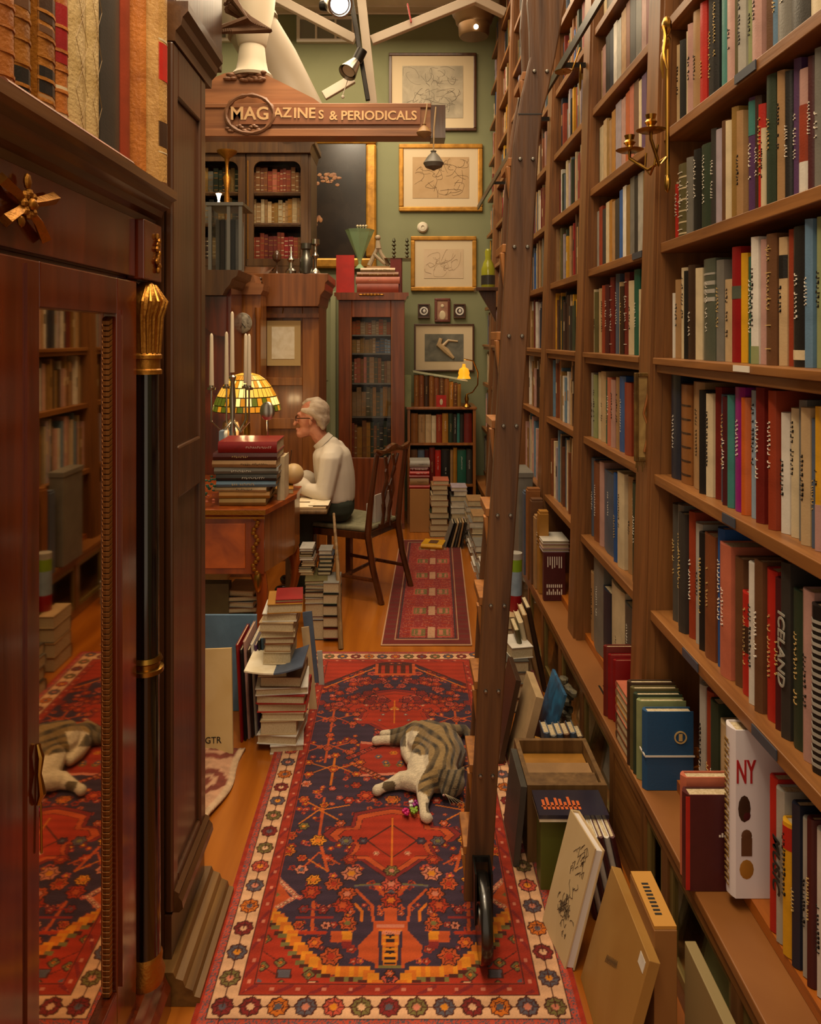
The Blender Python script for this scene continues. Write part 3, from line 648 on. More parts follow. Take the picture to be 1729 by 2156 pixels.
# rails and stiles of the door, mirrored pane
yL, yR, zb, zt = ya(84), ya(247), .27, 1.70
mb = MB(); mb.box(XA-.028, XA, Y0c, yL, .20, 1.778); mb.box(XA-.028, XA, yR, ya(288), .20, 1.778); mb.box(XA-.028, XA, yL, yR, zt, 1.778); mb.box(XA-.028, XA, yL, yR, .20, zb)
door = put(mb, 'door', W['maho'], dc, bevel=.003)
put(MB().box(XA-.004, XA+.004, yL-.05, yL-.045, .21, 1.77).box(XA-.001, XA+.007, yR+.012, yR+.018, .27, 1.71), 'moulding', W['maho'], door)
mir = mat('mirrored_glass', 'd2b890', .03, 1.0, noise=.2, nscale=3, col2='bea07a')
put(MB().box(XA-.020, XA-.016, yL, yR, zb, zt), 'glass_pane', mir, door)
mb = MB(); z = zb+.01; yy = yR-.014      # rope moulding
while z < zt-.01:
    mb.add(*[[(XA-.013+.008*math.cos(a), yy+.008*math.sin(a), z+dz+ .006*math.sin(a)) for dz in (0, .008) for a in [2*PI*k/6 for k in range(6)]],
             [tuple(range(6))[::-1], tuple(range(6, 12))]+[(i, (i+1) % 6, 6+(i+1) % 6, 6+i) for i in range(6)]]); z += .0115
put(mb, 'rope_moulding', mat('rope_gilt', '7c4e22', .35, .5), door)
put(MB().tube([(XA+.004, ya(74), .985), (XA+.010, ya(73), .965), (XA+.006, ya(75), .935), (XA+.012, ya(73), .905), (XA+.004, ya(75), .885)], [.003, .006, .004, .007, .003], 8).tube([(XA+.003, ya(80), .98), (XA+.006, ya(80), .80)], .002), 'key_escutcheon', W['brass'], door, smooth=True)
# column with gilt capital, ring and foot
yc = 1.80; xc = XA-.004
def lz(mb, prof, mi=0): return mb.lathe(prof, 20, mi, T3(xc, yc, 0))
put(lz(MB(), [(.0, .165), (.034, .165), (.030, .88), (.029, 1.585), (0, 1.585)]), 'column', W['black'], dc, smooth=True)
mb = lz(MB(), [(0, 1.565), (.036, 1.565), (.036, 1.575), (.032, 1.578), (.032, 1.60), (.036, 1.602), (.036, 1.61), (.031, 1.615), (.034, 1.70), (.044, 1.72), (.042, 1.745), (.028, 1.768), (.012, 1.782), (0, 1.784)])
for k in range(9):
    a = -PI/2+PI*k/8; mb.tube([(xc+.031*math.cos(a), yc+.031*math.sin(a), 1.615), (xc+.036*math.cos(a), yc+.036*math.sin(a), 1.70), (xc+.047*math.cos(a+.12), yc+.047*math.sin(a+.12), 1.735), (xc+.022*math.cos(a+.3), yc+.022*math.sin(a+.3), 1.775)], [.003, .005, .005, .002], 6)
put(mb, 'capital', W['gilt'], dc, smooth=True)
put(lz(MB(), [(.031, .86), (.040, .862), (.040, .872), (.032, .875), (.032, .885), (.038, .89), (.033, .90), (.029, .90)]), 'column_ring', W['brass'], dc, smooth=True)
mb = lz(MB(), [(0, .13), (.040, .13), (.044, .15), (.036, .17), (.038, .19), (.033, .20)])
put(mb, 'column_foot', W['gilt'], dc, smooth=True)
B1('corner_stile', W['maho'], XA-.029, XA-.022, ya(288)+.001, Y1c, .12, 1.784)
mb = MB(); mb.prism([(XA-.03,.001),(XA+.035,.001),(XA+.035,.055),(XA+.024,.075),(XA+.014,.10),(XA+.006,.13),(XA-.03,.13)], Y0c, Y1c, 'y')
put(mb, 'plinth', W['maho'], dc)
B1('base_rail', W['maho'], XA-.029, XA-.002, Y0c, ya(288), .131, .198)
# gilt mounts
mb = MB(); cy, cz = ya(50), 1.863
for a, L in ((.42, .11), (PI-.5, .085), (-.85, .10), (PI+.75, .085)):
    dy, dz = math.cos(a), math.sin(a)*.62
    mb.tube([(XA+.001, cy, cz), (XA+.007, cy+dy*L*.5, cz+dz*L*.5), (XA+.003, cy+dy*L, cz+dz*L)], [.006, .009, .011], 4)
for k in range(8):
    a = 2*PI*k/8; mb.ball((XA+.008, cy+.017*math.cos(a), cz+.017*math.sin(a)), .008, 8)
mb.ball((XA+.012, cy, cz), .010, 10); mb.ball((XA+.006, cy, cz+.036), (.006, .009, .014), 8); mb.ball((XA+.006, cy-.02, cz-.03), (.005, .010, .010), 8)
put(mb, 'crossed_torch_mount', W['gilt'], dc, smooth=True)
mb = MB(); cy, cz = ya(319), 1.853
for k in range(9): mb.ball((XA+.016, cy+.008*math.sin(k*2.1), cz-.040+.010*k), (.006, .008+.004*math.sin(k*1.3), .008), 8)
put(mb, 'floral_mount', W['gilt'], dc, smooth=True)

# books standing on the cabinet top
lth = lambda n, c, c2, b=.5: mat(n, c, .45, noise=.4, nscale=10, col2=c2, bump=b, bscale=120, coat=.1)
vel = lth('old_vellum', 'c49a5c', '9c7038'); vel2 = lth('pale_vellum', 'cdb382', 'a88c58'); och = lth('ochre_calf', 'b0701c', '7f4a10'); tanb = lth('tan_calf', 'b8702c', '8f4f1a')
XT = XA-.035
TOPB = [  # px left, px right, cover material, colour word for bands, label
 (-60, -2, tanb, 'ochre-brown leather folio at the left edge of the cabinet top', None),
 (1, 34, tanb, 'plain tan leather folio, second from the left edge on the cabinet top', None),
 (35, 68, och, 'ochre leather folio with dark labels beside the plain tan folio', [(.10, .18, 'black'), (.38, .42, 'brown'), (.5, .60, 'charcoal')]),
 (85, 120, och, 'wide ochre leather folio with two black spine labels on the cabinet top', [(.10, .14, 'tan'), (.145, .24, 'black'), (.36, .385, 'brown'), (.40, .5, 'dark brown')]),
 (122, 145, tanb, 'slim tan folio with crimson title label on the cabinet top', [(.10, .12, 'cream'), (.2, .215, 'cream'), (.30, .52, 'crimson')]),
 (147, 184, vel2, 'cream vellum folio with diamond tooling on the cabinet top', None),
 (185, 212, vel2, 'narrower cream vellum folio beside the diamond-tooled one', None),
 (214, 256, bookmat('charcoal', .3), 'black-green leather folio on the cabinet top', None),
 (257, 276, bookmat('brick red'), 'thin orange-red folio beside the black-green folio', None)]
for x0, x1, m, lb_, bd in TOPB:
    y0 = XT*F/(x0-VX); y1 = XT*F/(x1-VX); t = y1-y0; h = .50
    M = T3(XT, (y0+y1)/2, 2.0125) @ R3(0, 0, PI)
    o = book(M, t*.97, h, .30, 'brown', lb_, 'folios on top of the display cabinet', title=False, cm=m, band=bd, rnd=.5)
    if m is och or m is tanb or m is vel2:
        b = min(.006, t*.5); e = .0022; r = t*.485
        if m is not vel2:
            for f in (.04, .115, .19, .27, .34, .43):
                pl = [(.0045, -r-e), (-b*.6+.002-e, -r*.6), (-b-e, 0), (-b*.6+.002-e, r*.6), (.0045, r+e), (.0045, r-.001), (.0045, -r+.001)]
                n = len(pl); m2 = MB().add([(x, y, z) for z in (h*f, h*f+.006) for x, y in pl], [(i, (i+1) % n, n+(i+1) % n, n+i) for i in range(n)]+[tuple(range(n))[::-1], tuple(range(n, 2*n))]); m2.build('raised_band', m, o)
        mb = MB()
        if m is vel2:
            for k in range(5):
                for s in (-1, 1): mb.tube([(-.0065, s*t*.35, .02+k*.1), (-.0065, -s*t*.05, .07+k*.1), (-.0065, s*t*.35, .12+k*.1)], .0005, 4)
        if mb.v: mb.build('tooled_pattern', bookmat('gold-brown'), o)
M = T3(XA+.012, 1.36, 2.0125) 
lf = cover_mb(.016, .52, .10).build('book', lth('brown_paper_boards', '8e4a22', '6a3214'), matrix=T3(XA+.028, 1.10, 2.0215) @ Matrix(((-1,0,0,0),(0,0,1,0),(0,1,0,0),(0,0,0,1))))
tag(lf, 'thin brown folio lying flat along the cabinet edge before the standing folios', 'book')
MB().box(.007, .093, -.005, .005, .004, .512).build('page_block', W['pages'], lf)
# the two folios at the far end of the top, their boards towards the camera
for (xa, ya_, m, lb_, bd) in ((-.612, 1.805, tanb, 'tall tan board-covered folio, second from the far end of the cabinet top', None), (-.578, 1.853, vel, 'tall mottled vellum folio with red label at the far end of the cabinet top', [(.02, .03, 'brown'), (.17, .175, 'cream'), (.20, .32, 'dark brown'), (.52, .70, 'red'), (.71, .72, 'cream')])):
    book(T3(xa, ya_, 2.0125) @ R3(0, 0, PI), .028 if m is tanb else .060, .50, .30, 'brown', lb_, 'folios on top of the display cabinet', title=False, cm=m, band=bd, rnd=.5)

# ------------------------------------------------------------------ tall panelled cupboard behind it
XC = -.575; yA, yZ = 1.915, 2.235
tc_ = thing('tall_cupboard', 'tall plain dark brown panelled cupboard behind the display cabinet', 'cupboard', (-.8, 2.0, 0))
def B2(n, m, *a, **k): return PB(tc_, n, m, *a, **k)
B2('case_body', W['dark'], -1.05, XC-.023, yA, yZ, .08, 2.42)
mb = MB()
for (a, b, c, d) in ((yA, yA+.045, .2, 2.40), (yZ-.055, yZ, .2, 2.40), (yA+.045, yZ-.055, 1.235, 1.37), (yA+.045, yZ-.055, 2.27, 2.40), (yA+.045, yZ-.055, .20, .27)): mb.box(XC-.022, XC, a, b, c, d)
door = put(mb, 'door', W['dark'], tc_, bevel=.006)
put(MB().box(XC-.020, XC-.010, yA+.045, yZ-.055, .27, 1.235).box(XC-.020, XC-.010, yA+.045, yZ-.055, 1.37, 2.27), 'door_panel', W['dark'], door, bevel=.002)
prof = [(XC-.03,2.40),(XC+.004,2.40),(XC+.006,2.425),(XC+.020,2.44),(XC+.024,2.46),(XC+.038,2.475),(XC+.038,2.50),(XC-.03,2.50)]
put(MB().prism(prof, yA, yZ+.05, 'y'), 'cornice', W['darky'], tc_)
put(MB().box(-1.06, XC-.031, yA, yZ+.05, 2.421, 2.499), 'top_board', W['darky'], tc_)
put(MB().prism([(XC-.022,.195),(XC+.012,.195),(XC+.022,.205),(XC+.020,.222),(XC+.010,.235),(XC+.012,.243),(XC,.25),(XC-.022,.25)], yA+.01, yZ, 'y'), 'base_moulding', W['darky'], tc_)
B2('base_panel', W['dark'], XC-.022, XC-.004, yA, yZ, .08, .194)
put(MB().prism([(XC-.03,.001),(XC+.078,.001),(XC+.078,.022),(XC+.064,.026),(XC+.060,.040),(XC+.042,.048),(XC+.036,.064),(XC+.018,.070),(XC+.012,.084),(XC-.03,.084)], yA-.04, yZ+.02, 'y'), 'plinth', W['plinth'], tc_)
cr = solo(MB().box(-1.0, XC-.0, yA+.02, 2.44, 2.5005, 3.1), 'wooden_chest', W['dark'], 'plain dark box standing on the tall panelled cupboard', 'box', bevel=.004)
mb = MB()
for k in range(14):
    a = k/13*1.9; mb.tube([(-.50-.04*k/13-.08, 2.62+k*.004, 2.82+.02*math.sin(k)), (-.48-.05*math.cos(a), 2.60+k*.006, 2.745-.012*k/13), (-.60-.05*math.cos(a), 2.60, 2.70)], .010, 6)
solo(mb, 'wicker_basket', mat('wicker', '6b4a30', .7, bump=.5), 'woven brown basket edge peeping over the dark cupboard top', 'basket', smooth=True)

# ------------------------------------------------------------------ floor pieces between cupboard and desk
mb = MB(); nx_, ny_ = 26, 34; vs = []; cs = []
for j in range(ny_):
    for i in range(nx_):
        u = i/(nx_-1); v = j/(ny_-1); x = -.86+.24*u-.012*math.sin(v*9)-.05*(1-v)**2*u; y = 2.46+.58*v
        vs.append((x, y, .012+.010*math.sin(u*7+v*5)+.004*random.random()+.02*max(0, v-.75)))
        dd = math.hypot((u-.55)*1.0, ((v*2.6) % 1-.5)); edge = min(u, 1-u) < .12
        cs.append(lin('c9a684') if edge else (lin('7a3a2c') if .2 < dd < .36 or dd < .1 else lin('c09070')))
mb.add(vs, [(j*nx_+i, j*nx_+i+1, (j+1)*nx_+i+1, (j+1)*nx_+i) for j in range(ny_-1) for i in range(nx_-1)])
o = mb.build('small_rug', mat('pale_rug_wool', rough=1, vcol=True, bump=.8, bscale=200, noise=.4, nscale=30), smooth=True); colattr(o.data, np.array(cs))
sm = o.modifiers.new('thickness', 'SOLIDIFY'); sm.thickness = .01; sm.offset = -1
tag(o, 'small shaggy cream and brown flowered rug on the floor by the tall cupboard', 'rug')
bd = thing('drawing_board', 'tall cream board with a monogram in the corner leaning by the desk', 'board', (-.72, 3.0, 0))
Mb = T3(-.665, 3.0, .006) @ R3(-.16, 0, -.05) @ R3(0, -.06, 0)
MB().box(-.17, .0, 0, .012, 0, .40).build('panel', mat('cream_board', 'd3b684', .6, noise=.08, nscale=6, col2='c8a870'), bd, matrix=None).matrix_world = Mb
o = bd.children[0]; o.matrix_parent_inverse = bd.matrix_basis.inverted(); o.matrix_basis = Mb
t = text('monogram', 'GTR', .034, bt, Mb @ T3(-.078, -.0008, .055) @ R3(PI/2, 0, 0)); t.parent = bd; t.matrix_parent_inverse = bd.matrix_basis.inverted()
VV = [('steel blue', .40), ('crimson', .395), ('black', .37), ('dusty pink', .40), ('dark brown', .36), ('white', .38), ('purple', .37), ('charcoal', .385), ('steel blue', .39)]
for k, (c, h) in enumerate(VV[1:]):
    M = T3(-.652+.0125*k, 3.10+.012*k, .002) @ R3(0, -.05, 0) @ R3(0, 0, PI/2)
    book(M, .010, h, .24, c, f"thin {c} album standing {ORD[k]} to the right of the cream monogram board", 'albums beside the cream board', title=False)
lp = solo(MB().box(-.90, -.64, 3.36, 3.375, .002, .425), 'backing_board', bookmat('steel blue'), 'blue-edged panel standing behind the cream monogram board', 'board')
# ================================================================== books that lie flat
SP = {'cream':'cream'}
def lie(xc_, yf, z, L, D, t, c, label, yaw=0, spine=False, group=None, title=False, tilt=0, cm=None):
    # centre x, y of the edge nearest the camera, underside z, length across, depth, thickness
    if spine: R = Matrix(((0,0,1,0),(1,0,0,0),(0,1,0,0),(0,0,0,1)))   # x->+Y, y->+Z, z->+X
    else: R = Matrix(((0,0,-1,0),(-1,0,0,0),(0,1,0,0),(0,0,0,1)))
    M = T3(xc_, yf+D/2, z+t/2) @ R3(tilt, 0, yaw) @ T3(-L/2 if spine else L/2, -D/2 if spine else D/2, 0) @ R
    return book(M, t, L, D, c, label, group, title=title, cm=cm)
def stack(rows, Y, D, where, group, z0=0, spine=False, eps=.0008, jit=.03, stuff=False):
    # rows listed from the bottom: (px left, px right, thickness in m, colour)
    z = z0; cnt = {}
    for k, r in enumerate(rows):
        x0, x1, t, c = r[:4]; yw = r[4] if len(r) > 4 else random.uniform(-jit, jit)
        cnt[c] = cnt.get(c, 0)+1
        a = xfx(x0, Y); b = xfx(x1, Y); tot = sum(1 for q in rows if q[3] == c)
        if stuff:
            o_ = random.uniform(-.01, .01); n0 = len(SB.v); SB.box(a+.004+o_, b-.004+o_, Y+.004, Y+D, z+.004, z+t-.003); SBc.extend([lin('cbc0ac' if c in ('grey', 'white', 'pale grey', 'lilac') else 'c4b28e')]*(len(SB.v)-n0)); n0 = len(SB.v); SB.box(a+o_, b+o_, Y, Y+D, z+.0006, z+.004).box(a+o_, b+o_, Y, Y+D, z+t-.003, z+t); SBc.extend([lin(PAL[c])]*(len(SB.v)-n0)); z += t+eps; continue
        lb_ = (f"{c} book lying in the {where}" if tot == 1 else f"{ORD[cnt[c]-1]} {c} book from the bottom of the {where}")
        lie((a+b)/2, Y+random.uniform(-.006, .006), z+eps, b-a, D, t, c, lb_, yw, (r[5] if len(r) > 5 else spine), group, title=None if spine else False)
        z += t+eps
    return z
k3 = 3.02/1600
S1 = [(563,633,.032,'white',.12),(545,630,.037,'white',-.1),(545,622,.056,'beige',.05),(550,640,.032,'cream',0),(540,643,.035,'red',.02),(540,643,.034,'crimson',-.03),(533,643,.028,'white',.1),(548,634,.042,'brown',-.02),(540,600,.026,'cream',.05)]
z = stack(S1, 3.02, .20, 'tall floor pile by the desk', 'books in the tall pile on the floor')
mg = thing('magazine', 'open grey-white magazine jutting out halfway up the tall floor pile', 'magazine', (-.50, 3.02, z))
for s, m in ((-1, W['paper']), (1, bookmat('slate blue'))):
    mb = MB(); vs = []
    for j in range(7):
        x = s*.115*j/6; zz = .004+.018*abs(j/6)**2*(1 if s > 0 else .6)*(1)+(.0 if s < 0 else .012*(j/6))
        vs += [(x, -.05, zz), (x, .16, zz)]
    n = len(vs); vs += [(a, b, c+.006) for a, b, c in vs]
    fs = []
    for j in range(6):
        a = 2*j; fs += [(a, a+2, a+3, a+1), (n+a, n+a+1, n+a+3, n+a+2), (a, n+a, n+a+2, a+2), (a+1, a+3, n+a+3, n+a+1)]
    fs += [(0, 1, n+1, n), (n-2, 2*n-2, 2*n-1, n-1)]
    mb.add(vs, fs); mb.build('page_half', m, mg)
z += .012
S1b = [(553,612,.050,'cream'),(557,612,.030,'tan'),(556,617,.026,'rust brown'),(546,618,.026,'cream',.06),(547,620,.036,'beige',-.04),(550,622,.034,'white',.05),(558,632,.038,'ochre',.12)]
z = stack(S1b, 3.04, .17, 'upper half of the tall floor pile', 'books in the tall pile on the floor', z0=z)
lie(xfx(605, 3.06), 3.05, z+.001, .108, .15, .014, 'crimson', 'small crimson book crowning the tall floor pile', .12, group='books in the tall pile on the floor')
# grey and cream boards leaning on the piles behind
def leanboard(name, px0, px1, ytop, ybot, Y, c, label, m=None, th=.01, ry=0, rx=-.12):
    a = xfx(px0, Y); b = xfx(px1, Y); h = (ybot-ytop)*Y/F
    return tag(MB().box(a-(a+b)/2, b-(a+b)/2, 0, th, 0, h).build(name, m or bookmat(c), matrix=T3((a+b)/2, Y, .004) @ R3(rx, ry, 0)), label, 'board')
leanboard('mount_board', 652, 668, 1330, 1500, 3.36, 'beige', 'cream board leaning at the right side of the tall floor pile', ry=-.12)
leanboard('mount_board', 652, 672, 1300, 1447, 3.62, 'slate blue', 'blue-grey board leaning behind the cream board by the floor pile', ry=-.12)
leanboard('mount_board', 672, 683, 1380, 1450, 3.60, 'pale grey', 'narrow pale grey board beside the blue-grey leaning board', ry=-.08)
Yd = 4.15
z = stack([(642,690,.11,'navy',0),(642,690,.012,'white',0),(642,690,.075,'maroon',0),(640,688,.03,'pale grey',.05),(642,692,.03,'dark brown'),(640,690,.018,'black',.05),(645,688,.022,'grey',-.05),(638,686,.02,'olive',.08)], Yd, .25, 'wide pile under the writing stand', 'books in the wide pile under the stand')
stack([(672,700,.022,'dark brown'),(672,702,.022,'black'),(671,701,.022,'charcoal'),(673,700,.022,'dark green'),(671,702,.022,'navy'),(672,700,.025,'grey')], 4.25, .12, 'small pile with pale page edges under the stand', 'books in the small upper pile under the stand', z0=z, jit=.1, stuff=True)
stack([(632,660,.016,c_,random.uniform(-.3, .3)) for c_ in ('tan', 'cream', 'black', 'beige', 'brown', 'white', 'olive', 'dark brown', 'pale grey')], 4.25, .14, 'fanned pile left of the small pile under the stand', 'books in the fanned pile under the stand', z0=z, stuff=True)
for k, c_ in enumerate(('dark red', 'brown', 'charcoal', 'dark green', 'grey')):
    lie(xfx(697, 4.12), 4.12, .02+k*.062, .085, .2, .055, c_, f"{c_} book in the tilted pile right of the wide pile", 0, group='books in the tilted pile under the stand').rotation_euler.rotate_axis('Y', 0)

# ================================================================== the inlaid desk
DX0, DX1, DY0, DY1 = -1.50, -.705, 3.90, 5.02
dk = thing('writing_desk', 'inlaid orange-brown writing desk with gilt mounts, piled with books', 'desk', (-1.1, 4.4, 0))
def B3(n, m, *a, **k): return PB(dk, n, m, *a, **k)
OUT = [(-1.5, 3.9), (-.705, 3.9), (-.60, 4.28), (-.60, 4.50), (-.99, 4.50), (-.99, 5.19), (-1.5, 5.19)]
put(MB().prism([(x+(.012 if x > -1 else 0), y+(-.02 if y < 4 else .0)) for x, y in OUT], .745, .775), 'desk_top', W['sat'], dk, bevel=.003)
put(MB().box(DX0, DX1+.012, DY0-.024, DY0-.0205, .748, .772).box(DX0, DX1+.008, DY0-.024, DY0-.0205, .728, .738), 'gilt_edge', W['gilt'], dk)
B3('apron', W['sat'], DX0, DX1, DY0, DY0+.03, .44, .744)
put(MB().box(-1.2, -.80, DY0-.006, DY0-.0003, .47, .70), 'veneer_panel', mat('burr_veneer', 'c8601a', .25, noise=.5, nscale=9, col2='93400f', coat=.5), dk, bevel=.002)
put(MB().prism([(-.735, 3.931), (-.705, 3.931), (-.60, 4.28), (-.60, 4.49), (-.63, 4.49), (-.63, 4.29)], .44, .744), 'side_panel', W['walnut'], dk)
put(MB().prism([(-.695, 3.99), (-.69, 3.99), (-.612, 4.25), (-.617, 4.25)], .50, .70), 'side_moulding', W['oakdk'], dk)
def cab_leg(x, y, s):
    mb = MB(); pts = []; rs = []
    for k in range(9):
        f = k/8; pts.append((x+s*(.025*math.sin(f*PI*1.6)), y, .44*(1-f)+.002)); rs.append(.040-.022*min(1, f*1.5)+(.012 if k == 8 else 0))
    mb.tube(pts, rs, 10); return mb
for x, y, s in ((DX1-.04, DY0+.04, 1), (-.64, 4.44, 1), (DX0+.05, DY0+.04, -1), (DX0+.05, DY1-.05, -1)): put(cab_leg(x, y, s), 'leg', W['sat'], dk, smooth=True)
mb = MB()
for k in range(16):
    mb.ball((DX1-.042+.012*math.sin(k*1.3), DY0-.008, .725-k*.0185), (.013, .008, .012), 8)
put(mb, 'ormolu_mount', W['gilt'], dk, smooth=True)
put(MB().ball((DX1-.03, DY0-.004, .40), (.022, .012, .055), 10), 'knee_mount', W['brass'], dk, smooth=True)
# things stored underneath
solo(MB().box(-1.10, -.92, 4.05, 4.12, .002, .34), 'portfolio', bookmat('olive'), 'olive portfolio standing in the shadow under the inlaid desk', 'portfolio')
solo(MB().box(-.90, -.80, 4.05, 4.3, .002, .16).box(-.91, -.79, 4.04, 4.31, .16, .18), 'storage_box', bookmat('dark green'), 'dark green lidded box under the inlaid desk', 'box')
for k in range(4): lie(-.86, 4.06, .182+k*.03, .16, .2, .028, ['brown', 'pale grey', 'black', 'tan'][k], f"{['brown','pale grey','black','tan'][k]} book lying on the dark box under the desk", .1*(-1)**k, group='books on the box under the desk')
# pile of old books on the desk
S2 = [(462,560,.034,'gold-brown',0,True),(460,566,.033,'ochre',.03,True),(448,562,.026,'beige',-.02,True),(455,580,.031,'steel blue',.02,True),(455,583,.033,'black',0,True),(450,585,.036,'grey',.02,True),(448,583,.036,'tan',-.02,True),(448,583,.038,'maroon',.01,True),(459,583,.058,'crimson',0,True)]
z = stack(S2, 3.97, .26, 'pile on the inlaid desk', 'old books piled on the inlaid desk', z0=.776, spine=True, jit=.02)
book(T3(xfx(591, 4.1), 4.1, .776) @ R3(0, 0, PI/2), .04, .235, .16, 'cream', 'tall cream book standing beside the desk pile', title=False)
lie(xfx(590, 4.30), 4.26, .776, .13, .2, .028, 'ochre', 'ochre book lying beneath the cream globe on the desk', .15)
solo(MB().ball((xfx(618, 4.40), 4.40, .776+.029+.060), .060, 24), 'stone_ball', mat('ivory_ball', 'c8a878', .45, noise=.2, nscale=6), 'round cream ball on the desk in front of the man', 'ball', smooth=True)
gv = thing('silk_flower', 'small green and red flower sprig at the left end of the desk', 'flower', (-.985, 3.99, .776))
for k in range(22): 
    a = rng.uniform(0, 6.28); r = rng.uniform(0, .05); MB().ball((xfx(447, 4)+.02*math.cos(a)*1.2, 3.95+.03*math.sin(a), .80+k*.006), (.010, .008, .006), 6).build('leaf' if k > 5 else 'petal', bookmat('green') if k > 5 else bookmat('salmon')).parent = gv
for c_ in gv.children: c_.matrix_parent_inverse = gv.matrix_basis.inverted()
# hutch at the back of the desk
KH = 1.07
def hx_(x): return x*KH
def hz_(z): return 1.65+(z-1.65)*KH
ht = thing('desk_hutch', 'dark carved hutch with a curved bracket shelf rising behind the candelabra', 'hutch', (-1.25, 4.9, .776))
PB(ht, 'side_panel', W['maho'], -1.50, -1.121, 4.87, 4.90, .776, hz_(1.97)); PB(ht, 'side_panel', W['maho'], -1.12, -1.09, 4.87, 5.19, .776, hz_(1.97))
put(MB().prism([(-1.5,1.92),(-1.12,1.92),(-1.10,1.96),(-1.075,1.985),(-1.06,2.02),(-1.03,2.04),(-1.02,2.078),(-1.5,2.078)], 4.76, 5.19, 'y'), 'cornice', W['cab2'], ht)
PB(ht, 'shelf', W['maho'], -1.5, -1.085, 4.82, 4.869, 1.30, 1.325)
put(MB().prism([(-1.30, 1.915), (-1.115, 1.915), (-1.115, 1.66)]+[(-1.125-.17*math.sin(PI/2*k/8), 1.66+.20*(1-math.cos(PI/2*k/8))) for k in range(1, 9)], 4.83, 4.865, 'y'), 'carved_bracket', W['maho'], ht)
vb0 = hz_(2.05)+.001
gc = thing('tabletop_vitrine', 'small narrow glazed case with silver frame on top of the dark hutch', 'vitrine', (-1.1, 4.8, vb0))
for (a, b) in ((-1.14, -1.12), (-1.03, -1.01), (-.96, -.94)): PB(gc, 'post', W['steel'], hx_(a), hx_(b), 4.80, 4.82, vb0, hz_(2.43))
PB(gc, 'top_board', W['steel'], hx_(-1.15), hx_(-.93), 4.78, 5.1, hz_(2.43)+.001, hz_(2.45)); PB(gc, 'glass_pane', mat('smoky_glass', '5a5a52', .08, trans=.8, alpha=.3), hx_(-1.119), hx_(-.961), 4.808, 4.812, vb0+.001, hz_(2.43))
for k in range(5): sbook(hx_(-1.11+k*.03), hx_(-1.088+k*.03), 4.86, 5.0, vb0+.001, hz_(2.36), ['grey', 'dark brown', 'pale grey', 'black', 'grey'][k])
solo(MB().lathe([(0, 0), (.012, 0), (.006, .03), (.012, .06), (.02, .075), (0, .08)], 12, 0, T3(hx_(-1.10), 4.9, hz_(2.45)+.001)), 'candle_light', mat('warm_bulb', 'ffe2b0', .5, emit=6), 'small glowing light on top of the narrow vitrine', 'light', smooth=True)
# candelabra
cd = thing('candelabra', 'branched silver candelabra with five tall white candles on the desk', 'candelabra', (xfx(490, 4.33), 4.33, .776))
Yc = 4.33; cx = xfx(490, Yc); wax = mat('candle_wax', 'd8c8b0', .5)
mb = MB().lathe([(0, .776), (.07, .776), (.075, .79), (.03, .81), (.018, .86), (.026, .92), (.014, 1.0), (.02, 1.1), (.012, 1.18), (.02, 1.30), (.012, 1.40), (.022, 1.43), (.012, 1.44), (0, 1.44)], 18, 0, T3(cx, Yc, 0))
put(mb, 'stem', W['silver'], cd, smooth=True)
for px, dy, zt_, zb_ in ((451, -.06, 1.675, 1.385), (472, .06, 1.685, 1.385), (489, 0, 1.80, 1.455), (513, .06, 1.675, 1.39), (529, -.06, 1.672, 1.385)):
    x = xfx(px, Yc)
    if px != 489:
        mb = MB().tube([(cx, Yc, 1.18), (cx+(x-cx)*.5, Yc+dy*.5, 1.12), (x, Yc+dy, 1.18), (x, Yc+dy, 1.36)], [.007, .006, .006, .005], 8)
        mb.lathe([(0, 1.355), (.022, 1.36), (.024, 1.372), (.014, 1.375), (.013, 1.384), (0, 1.384)], 14, 0, T3(x, Yc+dy, 0)); put(mb, 'arm', W['silver'], cd, smooth=True)
    put(MB().lathe([(0, zb_), (.0135, zb_), (.0095, zt_-.012), (.005, zt_), (0, zt_+.003)], 14, 0, T3(x, Yc+dy, 0)), 'candle', wax, cd, smooth=True)
# stained-glass lamp
Yl = 4.60; lx = xfx(520, Yl)
lm = thing('stained_glass_lamp', 'glowing amber stained-glass table lamp with dome shade on the desk', 'lamp', (lx, Yl, .776))
put(MB().lathe([(0, .776), (.09, .776), (.095, .79), (.05, .81), (.022, .86), (.016, 1.0), (.022, 1.1), (.012, 1.2), (.010, 1.42), (.02, 1.44), (0, 1.46)], 18, 0, T3(lx, Yl, 0)), 'base', W['brass'], lm, smooth=True)
sh = MB(); seg = 36; rings = [(.030, 1.44), (.072, 1.428), (.112, 1.40), (.148, 1.355), (.178, 1.30), (.198, 1.25), (.206, 1.215)]
pal = [mat('glass_'+n, c, .3, emit=e) for n, c, e in (('amber', 'c07c1a', .7), ('honey', 'd09a38', 1.0), ('leaf_green', '5c6418', .4), ('dark_lead', '2c2210', 0), ('cream_glass', 'e0be70', 1.3))]
for i in range(len(rings)-1):
    (r0, z0), (r1, z1) = rings[i], rings[i+1]
    for k in range(seg):
        a0 = 2*PI*(k+.06+.5*(i % 2))/seg; a1 = 2*PI*(k+.94+.5*(i % 2))/seg; f = .06
        q = [(lx+r*math.cos(a), Yl+r*math.sin(a), z_) for (r, z_, a) in ((r0+(r1-r0)*f, z0+(z1-z0)*f, a0), (r0+(r1-r0)*f, z0+(z1-z0)*f, a1), (r1-(r1-r0)*f, z1-(z1-z0)*f, a1), (r1-(r1-r0)*f, z1-(z1-z0)*f, a0))]
        sh.add(q, [(3, 2, 1, 0)], random.choice([0, 1, 4, 0, 1] if i < 4 else [0, 2, 2, 4, 0]))
put(sh, 'lamp_shade', pal, lm)
